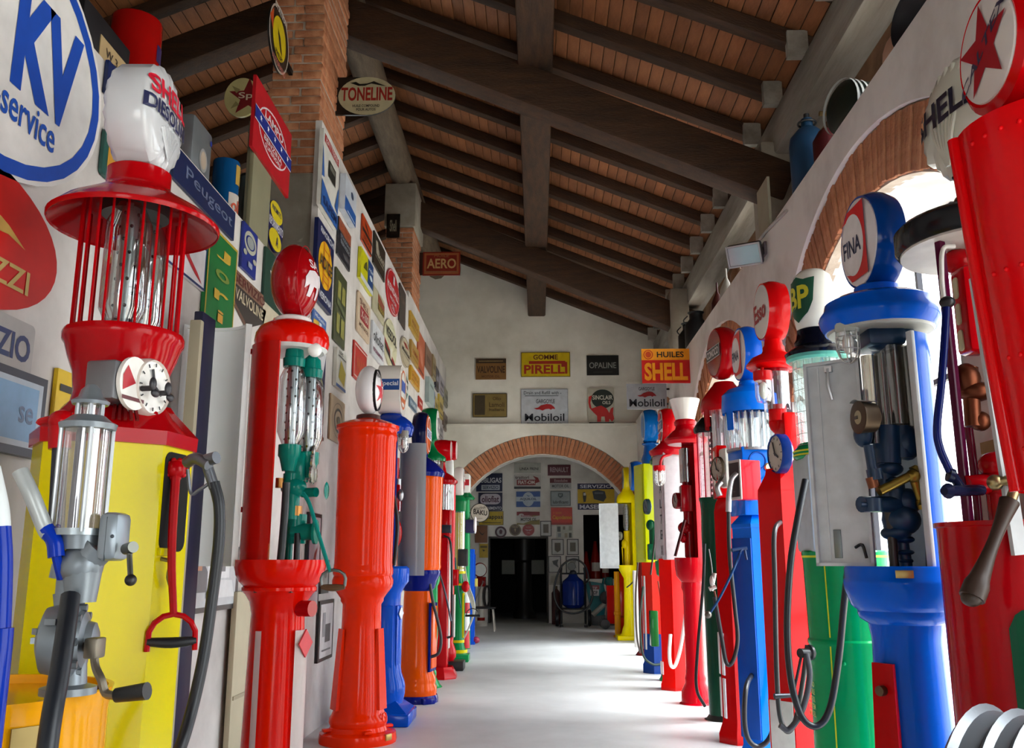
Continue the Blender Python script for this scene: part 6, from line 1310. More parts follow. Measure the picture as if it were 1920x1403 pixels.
fsign('cream sign with red dinosaur under a dark green disc', Y2, 1102, 728, 1152, 797, 'b3ad9a', [('e', .06, .2, .42, .26, '20281f'), ('t', 'SINCLAIR', .06, .24, .76, .12, 'c8c4b4', .02), ('t', 'OILS', .2, .1, .3, .09, 'c8c4b4', .02), ('p', [(x, y - .04) for x, y in dino], 'b81c18'), ('r', -.46, -.5, .46, -.43, '1e1a18')])
ms = fsign('smaller pale sign with dark red beast below the yellow-red hanging sign', 11.7, 1175, 720, 1250, 768, 'a9adb4', [('t', 'GARGOYLE', 0, .3, .4, .13, '2a2226', .01), garg(0, .06, .48, .26, '8f2024'), ('t', 'Mobiloil', 0, -.25, .88, .3, '1c1e28', .014)])
sign('round white sign seen edge-on on the right wall', FR((XR - .03, 11.3, 3.02), (0, -1, 0), (0, 0, 1)), .62, .46, 'b9b4aa', [('o', 0, 0, .48, .48, .03, '2a2624'), ('p', [(-.2, .1), (.1, .3), (.2, -.2), (-.1, -.2)], '6a3c30')], 'e', .025)
# ---- back room wall
YW = YB - .016
fsign('navy sign with boxed SERVIZIO, top left of the back wall', YW, 893, 888, 942, 922, '161f42', [('t', 'UBLIGAS', .06, .12, .8, .28, 'c6cad4', .02), ('r', -.3, -.42, .4, -.14, 'aeb4c2'), ('t', 'SERVIZIO', .05, -.28, .6, .18, '1a2444', .02)])
fsign('navy sign with rounded pale panel and maroon script', YW, 897, 924, 942, 958, '161b3c', [('p', [(x, y + .14) for x, y in rrect(.84, .58, .2)], 'b9b0bc'), ('t', 'oliofiat', 0, .14, .72, .36, '4a1a34', .02), ('t', 'RIFORNIMENTO', 0, -.36, .94, .17, 'c0c2ca', .02)])
fsign('mustard yellow rounded sign behind the round cream sign', YW, 898, 959, 944, 985, 'b39a1e', [('f', .01, '5c5020'), ('t', 'Cappas', .1, .06, .74, .4, '1c1a14', .02), ('r', -.36, -.36, .4, -.3, '5c5020')], 'rr')
fsign('pale sign reading LINEA FRENI at the top of the back wall', YW, 964, 868, 1014, 887, 'aaaba4', [('t', 'LINEA FRENI', .06, -.1, .7, .26, '2c2c2a', .02)])
fsign('white and dark red tractor sign reading trattori', YW, 964, 891, 1014, 917, 'b8b4b2', [('t', 'trattori', -.2, .32, .52, .22, '4a2420', .02), ('r', -.4, -.24, .3, .16, '7a1c1c'), ('t', 'FIAT-OM', -.04, -.03, .62, .26, 'd0c8c4', .03), ('p', [(.2, .44), (.4, .3), (.46, .0), (.3, -.1), (.3, .2)], '7a1c1c'), ('r', -.5, -.5, .5, -.34, '2c2c30')])
fsign('blue and white banded sign with pale central disc', YW, 968, 922, 1013, 951, '1e4a8e', [('r', -.5, -.14, .5, .16, 'a9b6c4'), ('e', 0, 0, .24, .46, 'a9b6c4'), ('t', 'AQUILOIL', 0, 0, .7, .18, '1c2c48', .02), ('p', [(-.1, .3), (.04, .22), (.12, .3), (.02, .16)], '3a5a80')])
fsign('wavy white and maroon MOTOR OIL sign under the blue one', YW, 969, 960, 1012, 984, '7a6a2a', [('p', [(-.5, .2), (-.1, .3), (.2, .12), (.5, .2), (.5, -.12), (.1, -.2), (-.2, -.42), (-.5, -.38)], 'b8b6b4'), ('r', -.5, .22, .5, .5, '7a1c28'), ('e', -.3, .2, .12, .16, 'b8b6b4'), ('t', 'Essolube', -.06, .18, .5, .16, '8a3a48'), ('t', 'MOTOR OIL', .02, -.1, .7, .26, '2a2c2a', .03)])
fsign('maroon sign with pale hooked letters, upper right back wall', YW, 1027, 872, 1070, 892, '571a2a', [('t', 'RENAULT', 0, .04, .8, .46, 'a8949a', .02)])
fsign('maroon and white straight MOTOR OIL sign', YW, 1031, 897, 1071, 917, 'a9a8a8', [('r', -.5, .06, .5, .5, '5c1a24'), ('t', 'Essolube', .02, .28, .62, .26, 'b8a4a4', .01), ('t', 'MOTOR OIL', .0, -.24, .8, .26, '2c2c2e', .02)])
fsign('grey lubrificanti sign with small shield', YW, 1032, 921, 1070, 949, '8b9598', [('f', .012, '2a3030', .005), ('p', [(-.12, .34), (.12, .34), (.12, .14), (0, .02), (-.12, .14)], '3a4648'), ('t', 'BP', 0, .22, .14, .12, '9aa4a4'), ('t', 'lubrificanti', 0, -.24, .76, .22, '1e2424', .02)])
fsign('orange-red sign with fat yellow letters', YW, 1033, 952, 1073, 984, 'b82a12', [('t', 'Capodanno', .02, -.1, .9, .3, 'd09a1c', .03), ('t', 'il 2000', -.2, .18, .4, .12, 'c86a20'), ('r', -.5, -.46, .5, -.4, '8a1c10')])
fsign('navy and yellow service sign with spark plug and battery', YW, 1083, 907, 1152, 956, '1a1c48', [('r', -.5, -.26, .5, .28, 'c4a010'), ('t', 'SERVIZIO', .0, .39, .86, .13, 'c9cad4', .02), ('t', 'MASERATI', .0, -.39, .9, .16, 'd0d0dc', .03), ('p', [(-.36, .16), (-.3, .18), (-.26, .02), (-.28, -.2), (-.34, -.22), (-.36, -.02)], '3c3628'), ('r', -.34, .04, -.28, .14, 'c8c4b4'), ('p', [(-.1, .2), (.04, .26), (.24, .2), (.28, -.04), (.2, -.2), (-.06, -.1)], '2e3236'), ('r', -.04, .1, .2, .16, '565c60')])
def rsign(label, cx, cy, r, col, layers): return fsign(label, YW, cx - r, cy - r, cx + r, cy + r, col, layers, 'e')
rsign('round maroon and white badge, leftmost of three round signs', 939, 998, 11, '3c1a24', [('o', 0, 0, .5, .5, .03, '8a7a80'), ('e', 0, 0, .34, .34, 'a8a4a8'), ('p', [(-.14, .1), (0, .24), (.14, .1), (.1, -.16), (-.1, -.16)], '4a2430')])
rsign('round brown badge, middle of three round signs', 966, 994, 11, '3a2618', [('o', 0, 0, .46, .46, .04, '9a8a68'), ('t', 'OLIO', 0, .26, .5, .16, '9a8a68'), ('p', [(-.08, .1), (.08, .1), (.0, -.2)], '9a8a68')])
rsign('round red badge with white wings, rightmost of three round signs', 991, 994, 11, '8c1820', [('p', [(-.36, .04), (0, .0), (.36, .04), (.1, -.08), (0, -.02), (-.1, -.08)], 'c0b4b4'), ('t', 'FLYING', 0, .24, .4, .1, 'a88a8a'), ('t', 'OIL', 0, -.24, .3, .12, 'a88a8a')])
fsign('brown cork board with black swallow on the back wall', YW, 891, 986, 914, 1018, '77482a', [('p', [(-.3, .28), (.0, .05), (.1, .0), (.3, .12), (.12, -.06), (-.02, -.02)], '1c1410')], t=.02, cat='board', name='cork_board')
fsign('small yellow notice below the cork board', YW, 899, 1020, 915, 1046, 'b0941e', [('r', -.4, .2, .4, .36, '5c4c14'), ('p', [(-.16, .1), (.1, .06), (.16, .0), (-.06, -.06)], '2c2410')])
PF = [('black-framed print touching the orange-red sign', 1013, 977, 1034, 1006, 0), ('black-framed print with shield, left of the upper pair', 1034, 1011, 1057, 1041, 1), ('black-framed print, right of the upper pair', 1063, 1011, 1085, 1041, 2), ('black-framed cartoon print beside the dark doorway', 1028, 1043, 1052, 1074, 3), ('black-framed print behind the blue tank cart', 1061, 1043, 1086, 1076, 4)]
for lb, x0, y0, x1, y1, k in PF:
    fsign(lb + ' on the back wall', YW, x0, y0, x1, y1, '1a1a1c', [('r', -.43, -.45, .43, .45, 'b4b4b2'), ('p', ([(-.24, .26), (.24, .26), (.24, -.2), (0, -.34), (-.24, -.2)], [(-.24, .28), (.24, .28), (.24, -.28), (-.24, -.28)], [(-.2, .2), (.3, .3), (.2, .05), (.3, -.2), (-.1, .0)])[{0: 1, 1: 0, 2: 1, 3: 2, 4: 2}[k]], ('5a544a', '4c4434', '605c50', '2a2a2a', '7a7a78')[k])], t=.02, cat='picture', name='framed_picture')
fsign('pale collage of small cards on the back wall', YW, 1043, 985, 1074, 1010, 'b0b0a8', [('r', -.44, .0, -.24, .4, '4c504c'), ('r', -.1, .16, .04, .4, '6a645a'), ('r', .26, .1, .44, .44, '8a8a80'), ('r', -.4, -.4, -.22, -.1, '7a8084'), ('r', .0, -.44, .18, -.1, '8f8874'), ('r', .26, -.44, .42, -.08, '44443e')], t=.02, cat='picture', name='picture_collage')
fsign('faint beige print low beside the dark doorway', YW, 1030, 1077, 1053, 1097, 'a09c90', [('r', -.36, -.34, .36, .34, '928e82')], cat='picture', name='paper_print')
bk = fsign('round cream BENZINA sign hung at the left of the end arch', YE - .3, 882, 944, 918, 980, '221d1c', [('e', 0, 0, .46, .46, 'b5aa9c'), ('t', 'BENZINA', 0, .24, .6, .12, '2c2422', .01, 0, .1), ('t', 'BAKU', .02, .02, .72, .26, '241c1c', .03, 0, -.1), ('r', -.14, -.3, .14, -.28, '6a6058')], 'e', .03)
G().box((-.66, -.012, -.005), (-.15, .012, .02)).out('bracket_arm', metal('2c2c30', .5), bk)

def arms(o, x0, x1, zs, nm='bracket_arm'):
    for z_ in zs: G().box((x0, z_ - .012, -.006), (x1, z_ + .012, .006)).out(nm, metal('3a3836', .5), o)
arms(hs, .25, XR + .02 - hs.location.x, (.1, -.1)); arms(ms, .24, XR + .02 - ms.location.x, (.1, -.1)); arms(ar, -1.70 - ar.location.x, -.2, (.12, -.12))
G().box((-1.69 - ar.location.x, -.17, -.004), (-.262, .17, .008)).out('mount_plate', flat('2a130d'), ar)
# ================================================================== OTHER THINGS
def atp(px, py, Y): return wy(px, py, Y)
# ---- foreground left: drum with rotary hand pump
DY = 1.98; dz = wy(120, 1295, DY - .0).z; dX = wy(186, 1330, DY).x - .285
d = thing('oil_drum', 'orange-yellow steel drum in the bottom left corner', 'drum', (dX, DY, 0)); DR = .285; dm = paint('dc9a10')
pr = [(DR - .01, 0), (DR, .012), (DR - .008, .02)]
for zz in (.3, .6): pr += [(DR - .008, zz - .02), (DR + .006, zz), (DR - .008, zz + .02)]
pr += [(DR - .008, dz - .05), (DR - .004, dz - .012), (DR, dz), (DR - .012, dz), (DR - .014, dz - .02)]
G().solid(pr, 48).out('shell', dm, d)
a = -.62
G().box((DR - .006, -.035, dz - .09), (DR - .001, .035, dz - .045), ROT(a)).out('name_plate', metal('8d7a4e', .45), d)
g = G()
for k in range(10): g.solid([(.008, 0), (.008, .012)], 6, TR((DR - .03) * cos(k * .628), (DR - .03) * sin(k * .628), dz - .02))
g.out('lid_bolts', metal('7a4a1c', .5), d)
HY = DY - .06
hp = thing('hand_pump', 'grey cast rotary hand pump with glass measure on the yellow drum', 'hand pump', (wy(128, 1290, HY).x, HY, dz + .001)); hi = TR(-hp.location.x, -hp.location.y, -hp.location.z)
def hat_(px, py, dy=0): return hi @ wy(px, py, HY + dy)
gm = mat('7d848a', .35, .5, .1, 12)
c = hat_(128, 1288); b = hat_(124, 1215)
G().solid([(.055, 0), (.055, .014), (.035, .02), (.03, .08), (.04, .085), (.04, .1)], 24).out('base_flange', gm, hp)
h = G()
gc = hat_(133, 1200, -.02); ax = ROT(.25) @ RX
h.solid([(.035, -.06), (.066, -.048), (.072, -.02), (.072, .01), (.06, .016), (.056, .026), (.038, .032), (.034, .046), (.02, .052)], 28, TR(*gc) @ ax)
for k in range(8): h.solid([(.008, .01), (.008, .026)], 6, TR(*gc) @ ax @ TR(.064 * cos(k * pi / 4), .064 * sin(k * pi / 4), 0))
for k in range(5): h.box((-.006, -.012, -.006), (.02, .012, .006), TR(*gc) @ ROT(.25) @ ROT(k * .6 - 1.2, 'Z') @ TR(-.068, 0, .02 * (k - 2)))
h.out('gear_housing', gm, hp)
h = G().cyl(hat_(132, 1150), hat_(128, 1110), .03).cyl(hat_(150, 1130, .0), hat_(155, 1060), .032, .042).ell(hat_(152, 1060), .046, .044, .046).cyl(hat_(152, 1060), hat_(187, 1025), .035).cyl(hat_(150, 1030), hat_(152, 1003), .042).cyl(hat_(128, 1115), hat_(132, 1070), .026)
h.cyl(hat_(112, 1085), hat_(118, 1060), .022).cyl(hat_(165, 1108), hat_(158, 1106), .018).out('valve_body', gm, hp)
G().solid([(.054, 0), (.054, .014)], 28, TR(*hat_(146, 1004))).out('glass_seat', mat('9aa2a6', .3, .6), hp)
bx0, bx1 = hat_(190, 1052), hat_(238, 962)
bx = G().box((bx0.x, bx0.y - .035, bx0.z), (bx1.x, bx1.y + .035, bx1.z), bev=.014).out('counter_box', mat('8b949b', .3, .5, .08, 12), hp)
G().box((bx0.x + (bx1.x - bx0.x) * .45, bx0.y - .0355, bx0.z), (bx0.x + (bx1.x - bx0.x) * .47, bx0.y - .03, bx1.z - .01)).ell(((bx0.x + bx1.x) / 2 + .012, bx0.y - .035, (bx0.z + bx1.z) / 2), .004, .003, .004).out('box_seam', flat('3a4046'), bx)
q0, q1, q2 = hat_(236, 1030, -.02), hat_(243, 1045, -.04), hat_(245, 1088, -.06)
G().cyl(q0, hat_(250, 1026, -.04), .012).tube([q1 + Vector((0, 0, .01)), q1, q2], .006, 8, 3).out('reset_lever', metal('6a6a62', .4), hp)
G().ell(q2, .012, .012, .012).out('lever_knob', rubber('1a1614'), hp)
# glass measure, leaning with the casting
g0, g1 = hat_(146, 998), hat_(166, 806)
gx = (g0.x + g1.x) / 2
G().lathe([(.046, g0.z), (.046, g1.z)], 28, TR(g0.x, g0.y, 0)).out('measuring_glass', glass('e4e0e2', .16), hp)
G().lathe([(.018, g0.z), (.018, g1.z)], 14, TR(g0.x + .02, g0.y + .03, 0)).out('inner_glass', glass('e8e4d8', .25), hp)
for k in range(4):
    a = k * pi / 2 + .6; G().cyl((g0.x + .052 * cos(a), g0.y + .052 * sin(a), g0.z), (g0.x + .052 * cos(a), g0.y + .052 * sin(a), g1.z), .005, seg=8).out('tie_rod', metal('b6babc', .3), hp)
G().cyl((g0.x - .015, g0.y, g0.z), (g0.x - .015, g0.y, g1.z), .009).out('overflow_tube', metal('5a5a60', .35), hp)
zt = g1.z
G().solid([(.057, zt), (.06, zt + .012), (.048, zt + .018), (.034, zt + .03)], 28, TR(g0.x, g0.y, 0)).out('glass_cap', gm, hp)
g = G()
for k in range(6): g.cyl((g0.x + .028 * cos(k * pi / 3), g0.y + .028 * sin(k * pi / 3), zt + .02), (g0.x + .028 * cos(k * pi / 3), g0.y + .028 * sin(k * pi / 3), zt + .06), .005, seg=8)
g.out('cap_pillars', metal('a8acb0', .3), hp)
G().lathe([(.021, zt + .02), (.021, zt + .06)], 18, TR(g0.x, g0.y, 0)).out('sight_glass', glass('dcdcd8', .2), hp)
G().solid([(.037, zt + .055), (.04, zt + .062), (.026, zt + .072), (.021, zt + .088), (.01, zt + .1)], 24, TR(g0.x, g0.y, 0)).out('cap_dome', gm, hp)
s0 = hat_(176, 1215, -.06)
cr_ = G().cyl(hat_(160, 1212, -.03), hat_(172, 1212, -.06), .012).box((s0.x - .012, s0.y - .02, s0.z - .02), (s0.x + .016, s0.y + .02, s0.z + .02), bev=.004).tube([s0, hat_(179, 1250, -.07), hat_(190, 1275, -.08), hat_(198, 1300, -.08), hat_(218, 1305, -.09)], .0085, 8, 4).out('crank', metal('827a6c', .4), hp)
G().cyl(hat_(218, 1304, -.09), hat_(276, 1296, -.1), .014, .017).out('crank_grip', rubber('181818'), cr_)
G().tube([hat_(132, 1118, -.06), hat_(124, 1180, -.1), hat_(112, 1260, -.14), hat_(96, 1350, -.18), hat_(84, 1440, -.2), hat_(70, 1560, -.2)], .019, 12, 6).out('hose', rubber('14181f'), hp)
# blue and white nozzle pipes
G().tube([hat_(38, 884, -.05), hat_(60, 930, -.05), hat_(84, 990, -.04), hat_(92, 1002, -.04)], .017, 10, 5).out('spout', mat('a9adac', .35, .3, .12, 14), hp, label='bare grey upper spout')
G().tube([hat_(86, 992, -.04), hat_(102, 1015, -.04), hat_(106, 1045, -.04)], .017, 10, 5).tube([hat_(105, 1040, -.04), hat_(116, 1085, -.02)], .01, 8, 0).out('spout_sleeve', paint('18389a'), hp)
rs = thing('fuel_nozzle_stand', 'white-topped blue pipe at the left picture edge', 'pipe', (wy(-6, 1200, 1.52).x, 1.52, 0)); ri = TR(-rs.location.x, -rs.location.y, 0)
G().tube([ri @ wy(-22, 880, 1.52), ri @ wy(-7, 950, 1.52), ri @ wy(-3, 995, 1.52)], .02, 12, 5).out('pipe_top', mat('c8cccc', .3), rs)
G().tube([ri @ wy(-4, 990, 1.52), ri @ wy(-1, 1060, 1.52), ri @ wy(-5, 1180, 1.52), ri @ wy(-12, 1300, 1.52), (0, 0, .04)], .021, 12, 5).out('pipe', paint('12308c'), rs)
G().solid([(.09, 0), (.09, .02), (.03, .05)], 20).out('pipe_foot', paint('12308c'), rs)
np_ = thing('navy_board', 'tall narrow navy board standing between the yellow and red pumps', 'board', (-1.48, wx(352, 1000, -1.48).y, 0))
bw = abs(wx(370, 1000, -1.48).y - wx(336, 1000, -1.48).y) / 2; bt = zat(-1.48, np_.location.y, 590)
G().box((-.02, -bw * .6, .02), (.02, bw, bt), bev=.006).out('sheet', mat('181c3a', .5), np_)
G().box((-.02, -bw, .02), (.03, -bw * .62, bt - .05), bev=.006).out('edge_post', mat('a39a84', .7), np_)
G().box((-.04, -bw, 0), (.05, bw, .03), bev=.004).out('foot', mat('3a3a3c', .6), np_)
cb_ = thing('cream_board', 'cream board leaning on the wall behind the red column pump', 'board', (XL + .04, wx(452, 1250, XL + .04).y, 0))
cw = abs(wx(474, 1250, XL + .04).y - wx(436, 1250, XL + .04).y) / 2
G().box((-.015, -cw, 0), (.015, cw, zat(XL + .04, cb_.location.y, 1108)), bev=.004).out('sheet', mat('b3a98f', .6), cb_)
G().box((.014, -cw * .9, .5), (.02, cw * .9, .52)).out('batten', mat('9a9078', .6), cb_)
# ---- ribbed galvanised drum, right foreground
DYR = 1.9; RR = .25
rd = thing('ribbed_drum', 'ribbed galvanised drum lying in the bottom right corner', 'drum', (wy(1831, 1322, 1.8).x + .131, 1.8 - .151, 0))
zc_ = wy(1830, 1322, 1.8).z - RR
pr = [(RR * .93, -.19), (RR * .97, -.2), (RR * 1.015, -.19), (RR * .97, -.178)]
for k in range(7):
    x = -.135 + .045 * k; pr += [(RR * .962, x - .016), (RR * .962, x - .011), (RR * 1.005, x), (RR * .962, x + .011), (RR * .962, x + .016)]
pr += [(RR * .96, .2), (RR * .93, .205)]
zinc = mat('5c6268', .42, .35, .25, 5)
G().solid(pr, 48, TR(0, 0, zc_) @ ROT(-.8) @ RX).out('shell', zinc, rd)
g = G()
for x in (-.1, .1): g.box((x - .03, -.22, 0), (x + .03, .22, .06)).box((x - .03, -.22, .05), (x + .03, -.16, zc_ - .15)).box((x - .03, .16, .05), (x + .03, .22, zc_ - .15))
g.box((-.1, -.2, .01), (.1, -.17, .05)).out('cradle', mat('5a5048', .7), rd, ROT(-.8))
# ---- things on the low left wall
def can(name, label, cat, px, pyc, hw, ytop, col, X=-1.76, extra=None):
    Y = wx(px, pyc, X).y; zb = 3.08; h = zat(X, Y, ytop) - zb; r = hw * dep(X, Y, zb) / F_PX
    o = thing(name, label, cat, (X, Y, zb)); m = paint(col)
    G().solid([(r * .98, 0), (r, .01), (r, h * .3), (r * .985, h * .32), (r, h * .34), (r, h * .66), (r * .985, h * .68), (r, h * .7), (r, h - .01), (r * .96, h), (r * .94, h - .012)], 32).out('can_body', m, o)
    if extra: extra(o, r, h)
    return o
def wrap_txt(o, s_, r, a0, z, w, h, col):
    V, Fs = txt_geo(s_, .02); G().add([((r + .003) * cos(a0 + x * w / r), (r + .003) * sin(a0 + x * w / r), z + y * h) for x, y in V], Fs).out('lettering', flat(col), o)
def ex(o, r, h):
    wrap_txt(o, 'DEPOSITO', r, -.2, h * .34, .3, .07, 'b59a78'); wrapped([(-.5, .5), (.5, .5), (.5, -.5), (-.5, -.5)], .1, .08, r + .002, .3, h * .68).out('label_patch', flat('2a1c4c'), o)
    G().cyl((.05, .02, h - .01), (.05, .02, h + .02), .03).out('cap', metal('6a5a30', .4), o)
can('oil_canister', 'red round canister with brass cap behind the scallop globe', 'canister', 252, 95, 47, 42, '8c1210', X=-1.80, extra=ex)
bxo = thing('cash_box', 'dark box with cream label at the top left of the wall', 'box', (-1.78, wx(160, 60, -1.74).y + .05, 3.08))
G().box((-.1, -.18, 0), (.1, .2, .2), bev=.008).out('box_body', flat('1a1a1e'), bxo)
G().box((.1, -.05, .0), (.104, .18, .12)).out('label_patch', flat('a8906a'), bxo)
prints(bxo, FR((.105, .06, .06), (0, 1, 0), (0, 0, 1)), .22, .12, [('t', 'W 3 -', 0, .1, .6, .3, '3a3028', .01)])
cn = thing('jerry_can', 'grey rectangular oil tin with small blue dot', 'tin', (-1.77, wx(375, 300, -1.7).y, 3.08))
G().box((-.1, -.13, 0), (.08, .13, .31), bev=.02).out('tin_body', mat('767b80', .4, .5, .15, 8), cn)
G().solid([(.02, 0), (.02, .02)], 14, TR(-.02, .05, .31)).out('cap', metal('8a8a8a', .4), cn)
prints(cn, FR((.081, 0, .155), (0, 1, 0), (0, 0, 1)), .26, .31, [('e', .05, -.12, .2, .2, '8f8f90'), ('e', .05, -.12, .14, .15, 'a89888'), ('e', .36, .3, .05, .05, '1c2c80')])
def ex2(o, r, h):
    wrapped([(-.5, .5), (.5, .5), (.5, -.5), (-.5, -.5)], .16, .13, r + .002, .1, h * .32).out('label_patch', flat('b8b0a8'), o); wrap_txt(o, 'olio', r + .002, .1, h * .30, .13, .08, 'b84a30')
    wrapped([(-.5, .5), (.5, .5), (.5, -.5), (-.5, -.5)], .1, .12, r + .002, .2, h * .78).out('label_band', flat('a8883c'), o)
can('oil_can', 'blue ribbed oil can with cream olio label', 'can', 423, 338, 25, 305, '154a78', X=-1.80, extra=ex2)
def ex3(o, r, h):
    wrapped([(-.5, .5), (.5, .5), (.5, -.5), (-.5, -.5)], r * 2.6, h * .5, r + .002, -.2, h * .32).out('label_band', flat('9a9890'), o); wrap_txt(o, 'AG', r + .002, .25, h * .34, .14, .14, '2a2c2e')
    G().ring((0, 0, h), r, .008).out('rim', flat('2a2a28'), o)
can('bucket', 'grey steel bucket with whitewashed band and black letters', 'bucket', 473, 390, 26, 336, '4f5c60', X=-1.82, extra=ex3)
# ---- floodlight on the right wall
fp = wx(1396, 478, XR - .16); fo = thing('floodlight', 'small grey floodlight bracketed high on the right wall', 'floodlight', fp)
Mf_ = ROT(radians(180 + 62)) @ ROT(radians(28), 'Y')
G().box((-.06, -.13, -.085), (.02, .13, .085), Mf_, .015).out('housing', mat('55565a', .5), fo)
g = G().box((.018, -.13, -.085), (.028, .13, -.072), Mf_).box((.018, -.13, .072), (.028, .13, .085), Mf_).box((.018, -.13, -.085), (.028, -.117, .085), Mf_).box((.018, .117, -.085), (.028, .13, .085), Mf_).out('bezel', mat('a9abb0', .35, .6), fo)
G().box((.019, -.115, -.07), (.022, .115, .07), Mf_).out('lamp_pane', mat('a8c4cc', .1, .3), fo)
G().cyl((.0, .0, .02), (.17, .0, .05), .018).box((.14, -.05, -.01), (.158, .05, .09)).out('bracket', mat('6a6468', .5), fo)
cb = G().tube([wx(1415, 462, XR - .02), wx(1440, 430, XR - .012), wx(1475, 395, XR - .012)], .012, 8, 4).out('conduit_pipe', flat('a09a94')); tag(cb, 'grey cable conduit running from the floodlight along the wall top', 'conduit')
bp = G().box((0, -.16, -.22), (.02, .16, .22)).out('junction_board', mat('9a937f', .8)); bp.location = wx(1432, 415, XR + .02) + Vector((0, 0, .1)); bp.rotation_euler = (0, 0, .0); tag(bp, 'pale bare board leaning at the foot of the near right pillar', 'board')
bp.location.z = 3.66 + .22
# ---- things on top of the right wall
def top(name, label, cat, px, py, X): q = wx(px, py, X); return thing(name, label, cat, (X, q.y, 3.66))
o = top('gas_cylinder', 'blue gas cylinder on top of the right wall', 'cylinder', 1520, 330, 1.90)
G().solid([(.12, 0), (.13, .02), (.13, .38), (.12, .44), (.07, .5), (.04, .52), (.04, .58)], 28).out('tank', mat('183a58', .4), o)
G().ring((0, 0, .55), .06, .008).cyl((0, 0, .5), (0, 0, .62), .02).out('valve', flat('23262a'), o)
o = top('gas_cylinder', 'dark red cylinder next to the blue one on the wall top', 'cylinder', 1552, 290, 1.92)
G().solid([(.09, 0), (.09, .26), (.05, .33), (.02, .35)], 24).out('tank', mat('4a1418', .5), o)
o = top('steel_keg', 'dark green keg with white stripes on the right wall top', 'keg', 1612, 190, 1.93)
Mk = TR(0, 0, .17) @ ROT(.3) @ RX
G().solid([(.12, -.15), (.16, -.12), (.165, 0), (.16, .12), (.12, .15)], 28, Mk).out('keg_body', mat('16221c', .4), o)
for x in (.06, .1, .135): G().lathe([(.167, -.008), (.167, .008)], 28, TR(0, 0, .17) @ ROT(.3) @ TR(-x, 0, 0) @ RX).out('stripe', flat('c2c6c0'), o)
o = top('pressure_gauge', 'small round gauge on a brass pipe beside the green keg', 'gauge', 1563, 205, 1.86)
G().cyl((0, 0, 0), (0, 0, .3), .012).cyl((-.09, 0, .28), (.1, 0, .28), .016).out('brass_pipe', metal('8a7248', .4), o)
G().solid([(.05, 0), (.055, .02), (.045, .03)], 22, TR(0, -.05, .24) @ ROT(-2.0) @ RX).out('gauge_case', flat('1c1c1c'), o)
G().lathe([(.043, .031), (0, .032)], 22, TR(0, -.05, .24) @ ROT(-2.0) @ RX).out('dial_face', flat('c8c4b8'), o)
G().tube([(0, -.06, .2), (-.02, -.08, .12), (-.04, -.09, .02)], .009, 8, 3).out('handle', metal('8a8c8c', .3), o)
o = top('disc_wheel', 'dark maroon disc wheel standing on the right wall top', 'wheel', 1655, 105, 1.95)
G().solid([(.08, -.03), (.11, -.02), (.11, .02), (.08, .03), (.05, .02)], 32, TR(0, 0, .11) @ ROT(.2) @ RX).out('disc', mat('38100f', .5), o)
o = top('round_tank', 'pale tank with black strap at the far right of the wall top', 'tank', 1692, 34, 1.98)
G().ell((0, 0, .17), .12, .12, .17).out('tank_body', mat('c8a088', .5), o)
G().ring((0, 0, .1), .118, .012).out('strap', rubber(), o)
o = top('horn', 'black round horn cut by the top picture edge', 'horn', 1740, -50, 2.0)
G().lathe([(.03, -.16), (.05, -.05), (.15, .1), (.17, .12), (.15, .11), (.0, -.1)], 24, TR(0, 0, .2) @ ROT(3.4) @ RX).box((-.04, -.04, 0), (.04, .04, .12)).out('horn_body', flat('15171f'), o)
for i, (px_, py_, nm, lb, c_) in enumerate([(1382, 505, 'grease_gun', 'small brass fitting at the foot of the floodlight', '8a6a50'), (1362, 530, 'oil_squirt', 'pale squirt can with thin spout on the wall top', 'a8a49a'), (1345, 560, 'oil_jug', 'dark red jug low on the wall top', '3c1614')]):
    o = top(nm, lb, 'oiler', px_, py_, 1.84)
    G().solid([(.06, 0), (.07, .02), (.065, .12), (.03, .2), (.012, .24), (.008, .34)], 20).out('can_body', flat(c_), o)
    G().tube([(0, -.065, .12), (0, -.1, .1), (0, -.1, .05), (0, -.066, .03)], .006, 6, 4).out('handle', metal('b8b4a8', .3), o)
for i, (px_, c_) in enumerate([(1306, '16181a'), (1292, '101416')]):
    o = top('milk_can', ('black churn at the far end of the wall top', 'second black churn behind, by the yellow-red sign')[i], 'can', px_, 620 - i * 5, 1.9)
    G().solid([(.13, 0), (.14, .03), (.14, .3), (.08, .38), (.08, .44), (.1, .46)], 24).out('can_body', flat(c_), o)
    G().tube([(-.1, 0, .3), (-.15, 0, .36), (-.1, 0, .42)], .008, 6, 4).out('handle', flat('2a2c2c'), o)
# ================================================================== BACK ROOM
Yw = YB
# tyre inflator stand
a = wz(898, 1178, 0); A = thing('tyre_inflator', 'red and white tyre inflator column with round gauge by the doorway', 'tyre inflator', (wy(902, 1160, 17.9).x, 17.9, 0))
S = lambda py: zat(A.location.x, 17.9, py); 
G().solid([(.12, 0), (.12, .05), (.06, .12), (.055, S(1100))], 20).out('post', flat('c4beb4'), A)
G().solid([(.075, S(1175)), (.075, S(1158))], 20).box((-.09, -.08, S(1100)), (.09, .08, S(1082)), bev=.01).out('post_band', paint('7a1c18'), A)
G().solid([(.13, -.05), (.14, 0), (.12, .03)], 28, TR(-.03, 0, S(1069)) @ ROT(-pi / 2 + .3) @ RX).out('gauge_case', paint('7a1c1e'), A)
G().lathe([(.12, .031), (0, .034)], 28, TR(-.03, 0, S(1069)) @ ROT(-pi / 2 + .3) @ RX).out('dial_face', flat('c6c8c4'), A)
g = G()
for k in range(3): g.tube([(.1 + .015 * k + .055 * sin(t), -.08, S(1118) + .2 * cos(t)) for t in [radians(d) for d in range(0, 361, 30)]], .012, 6, 2)
g.out('hose_coil', rubber('1a1414'), A)
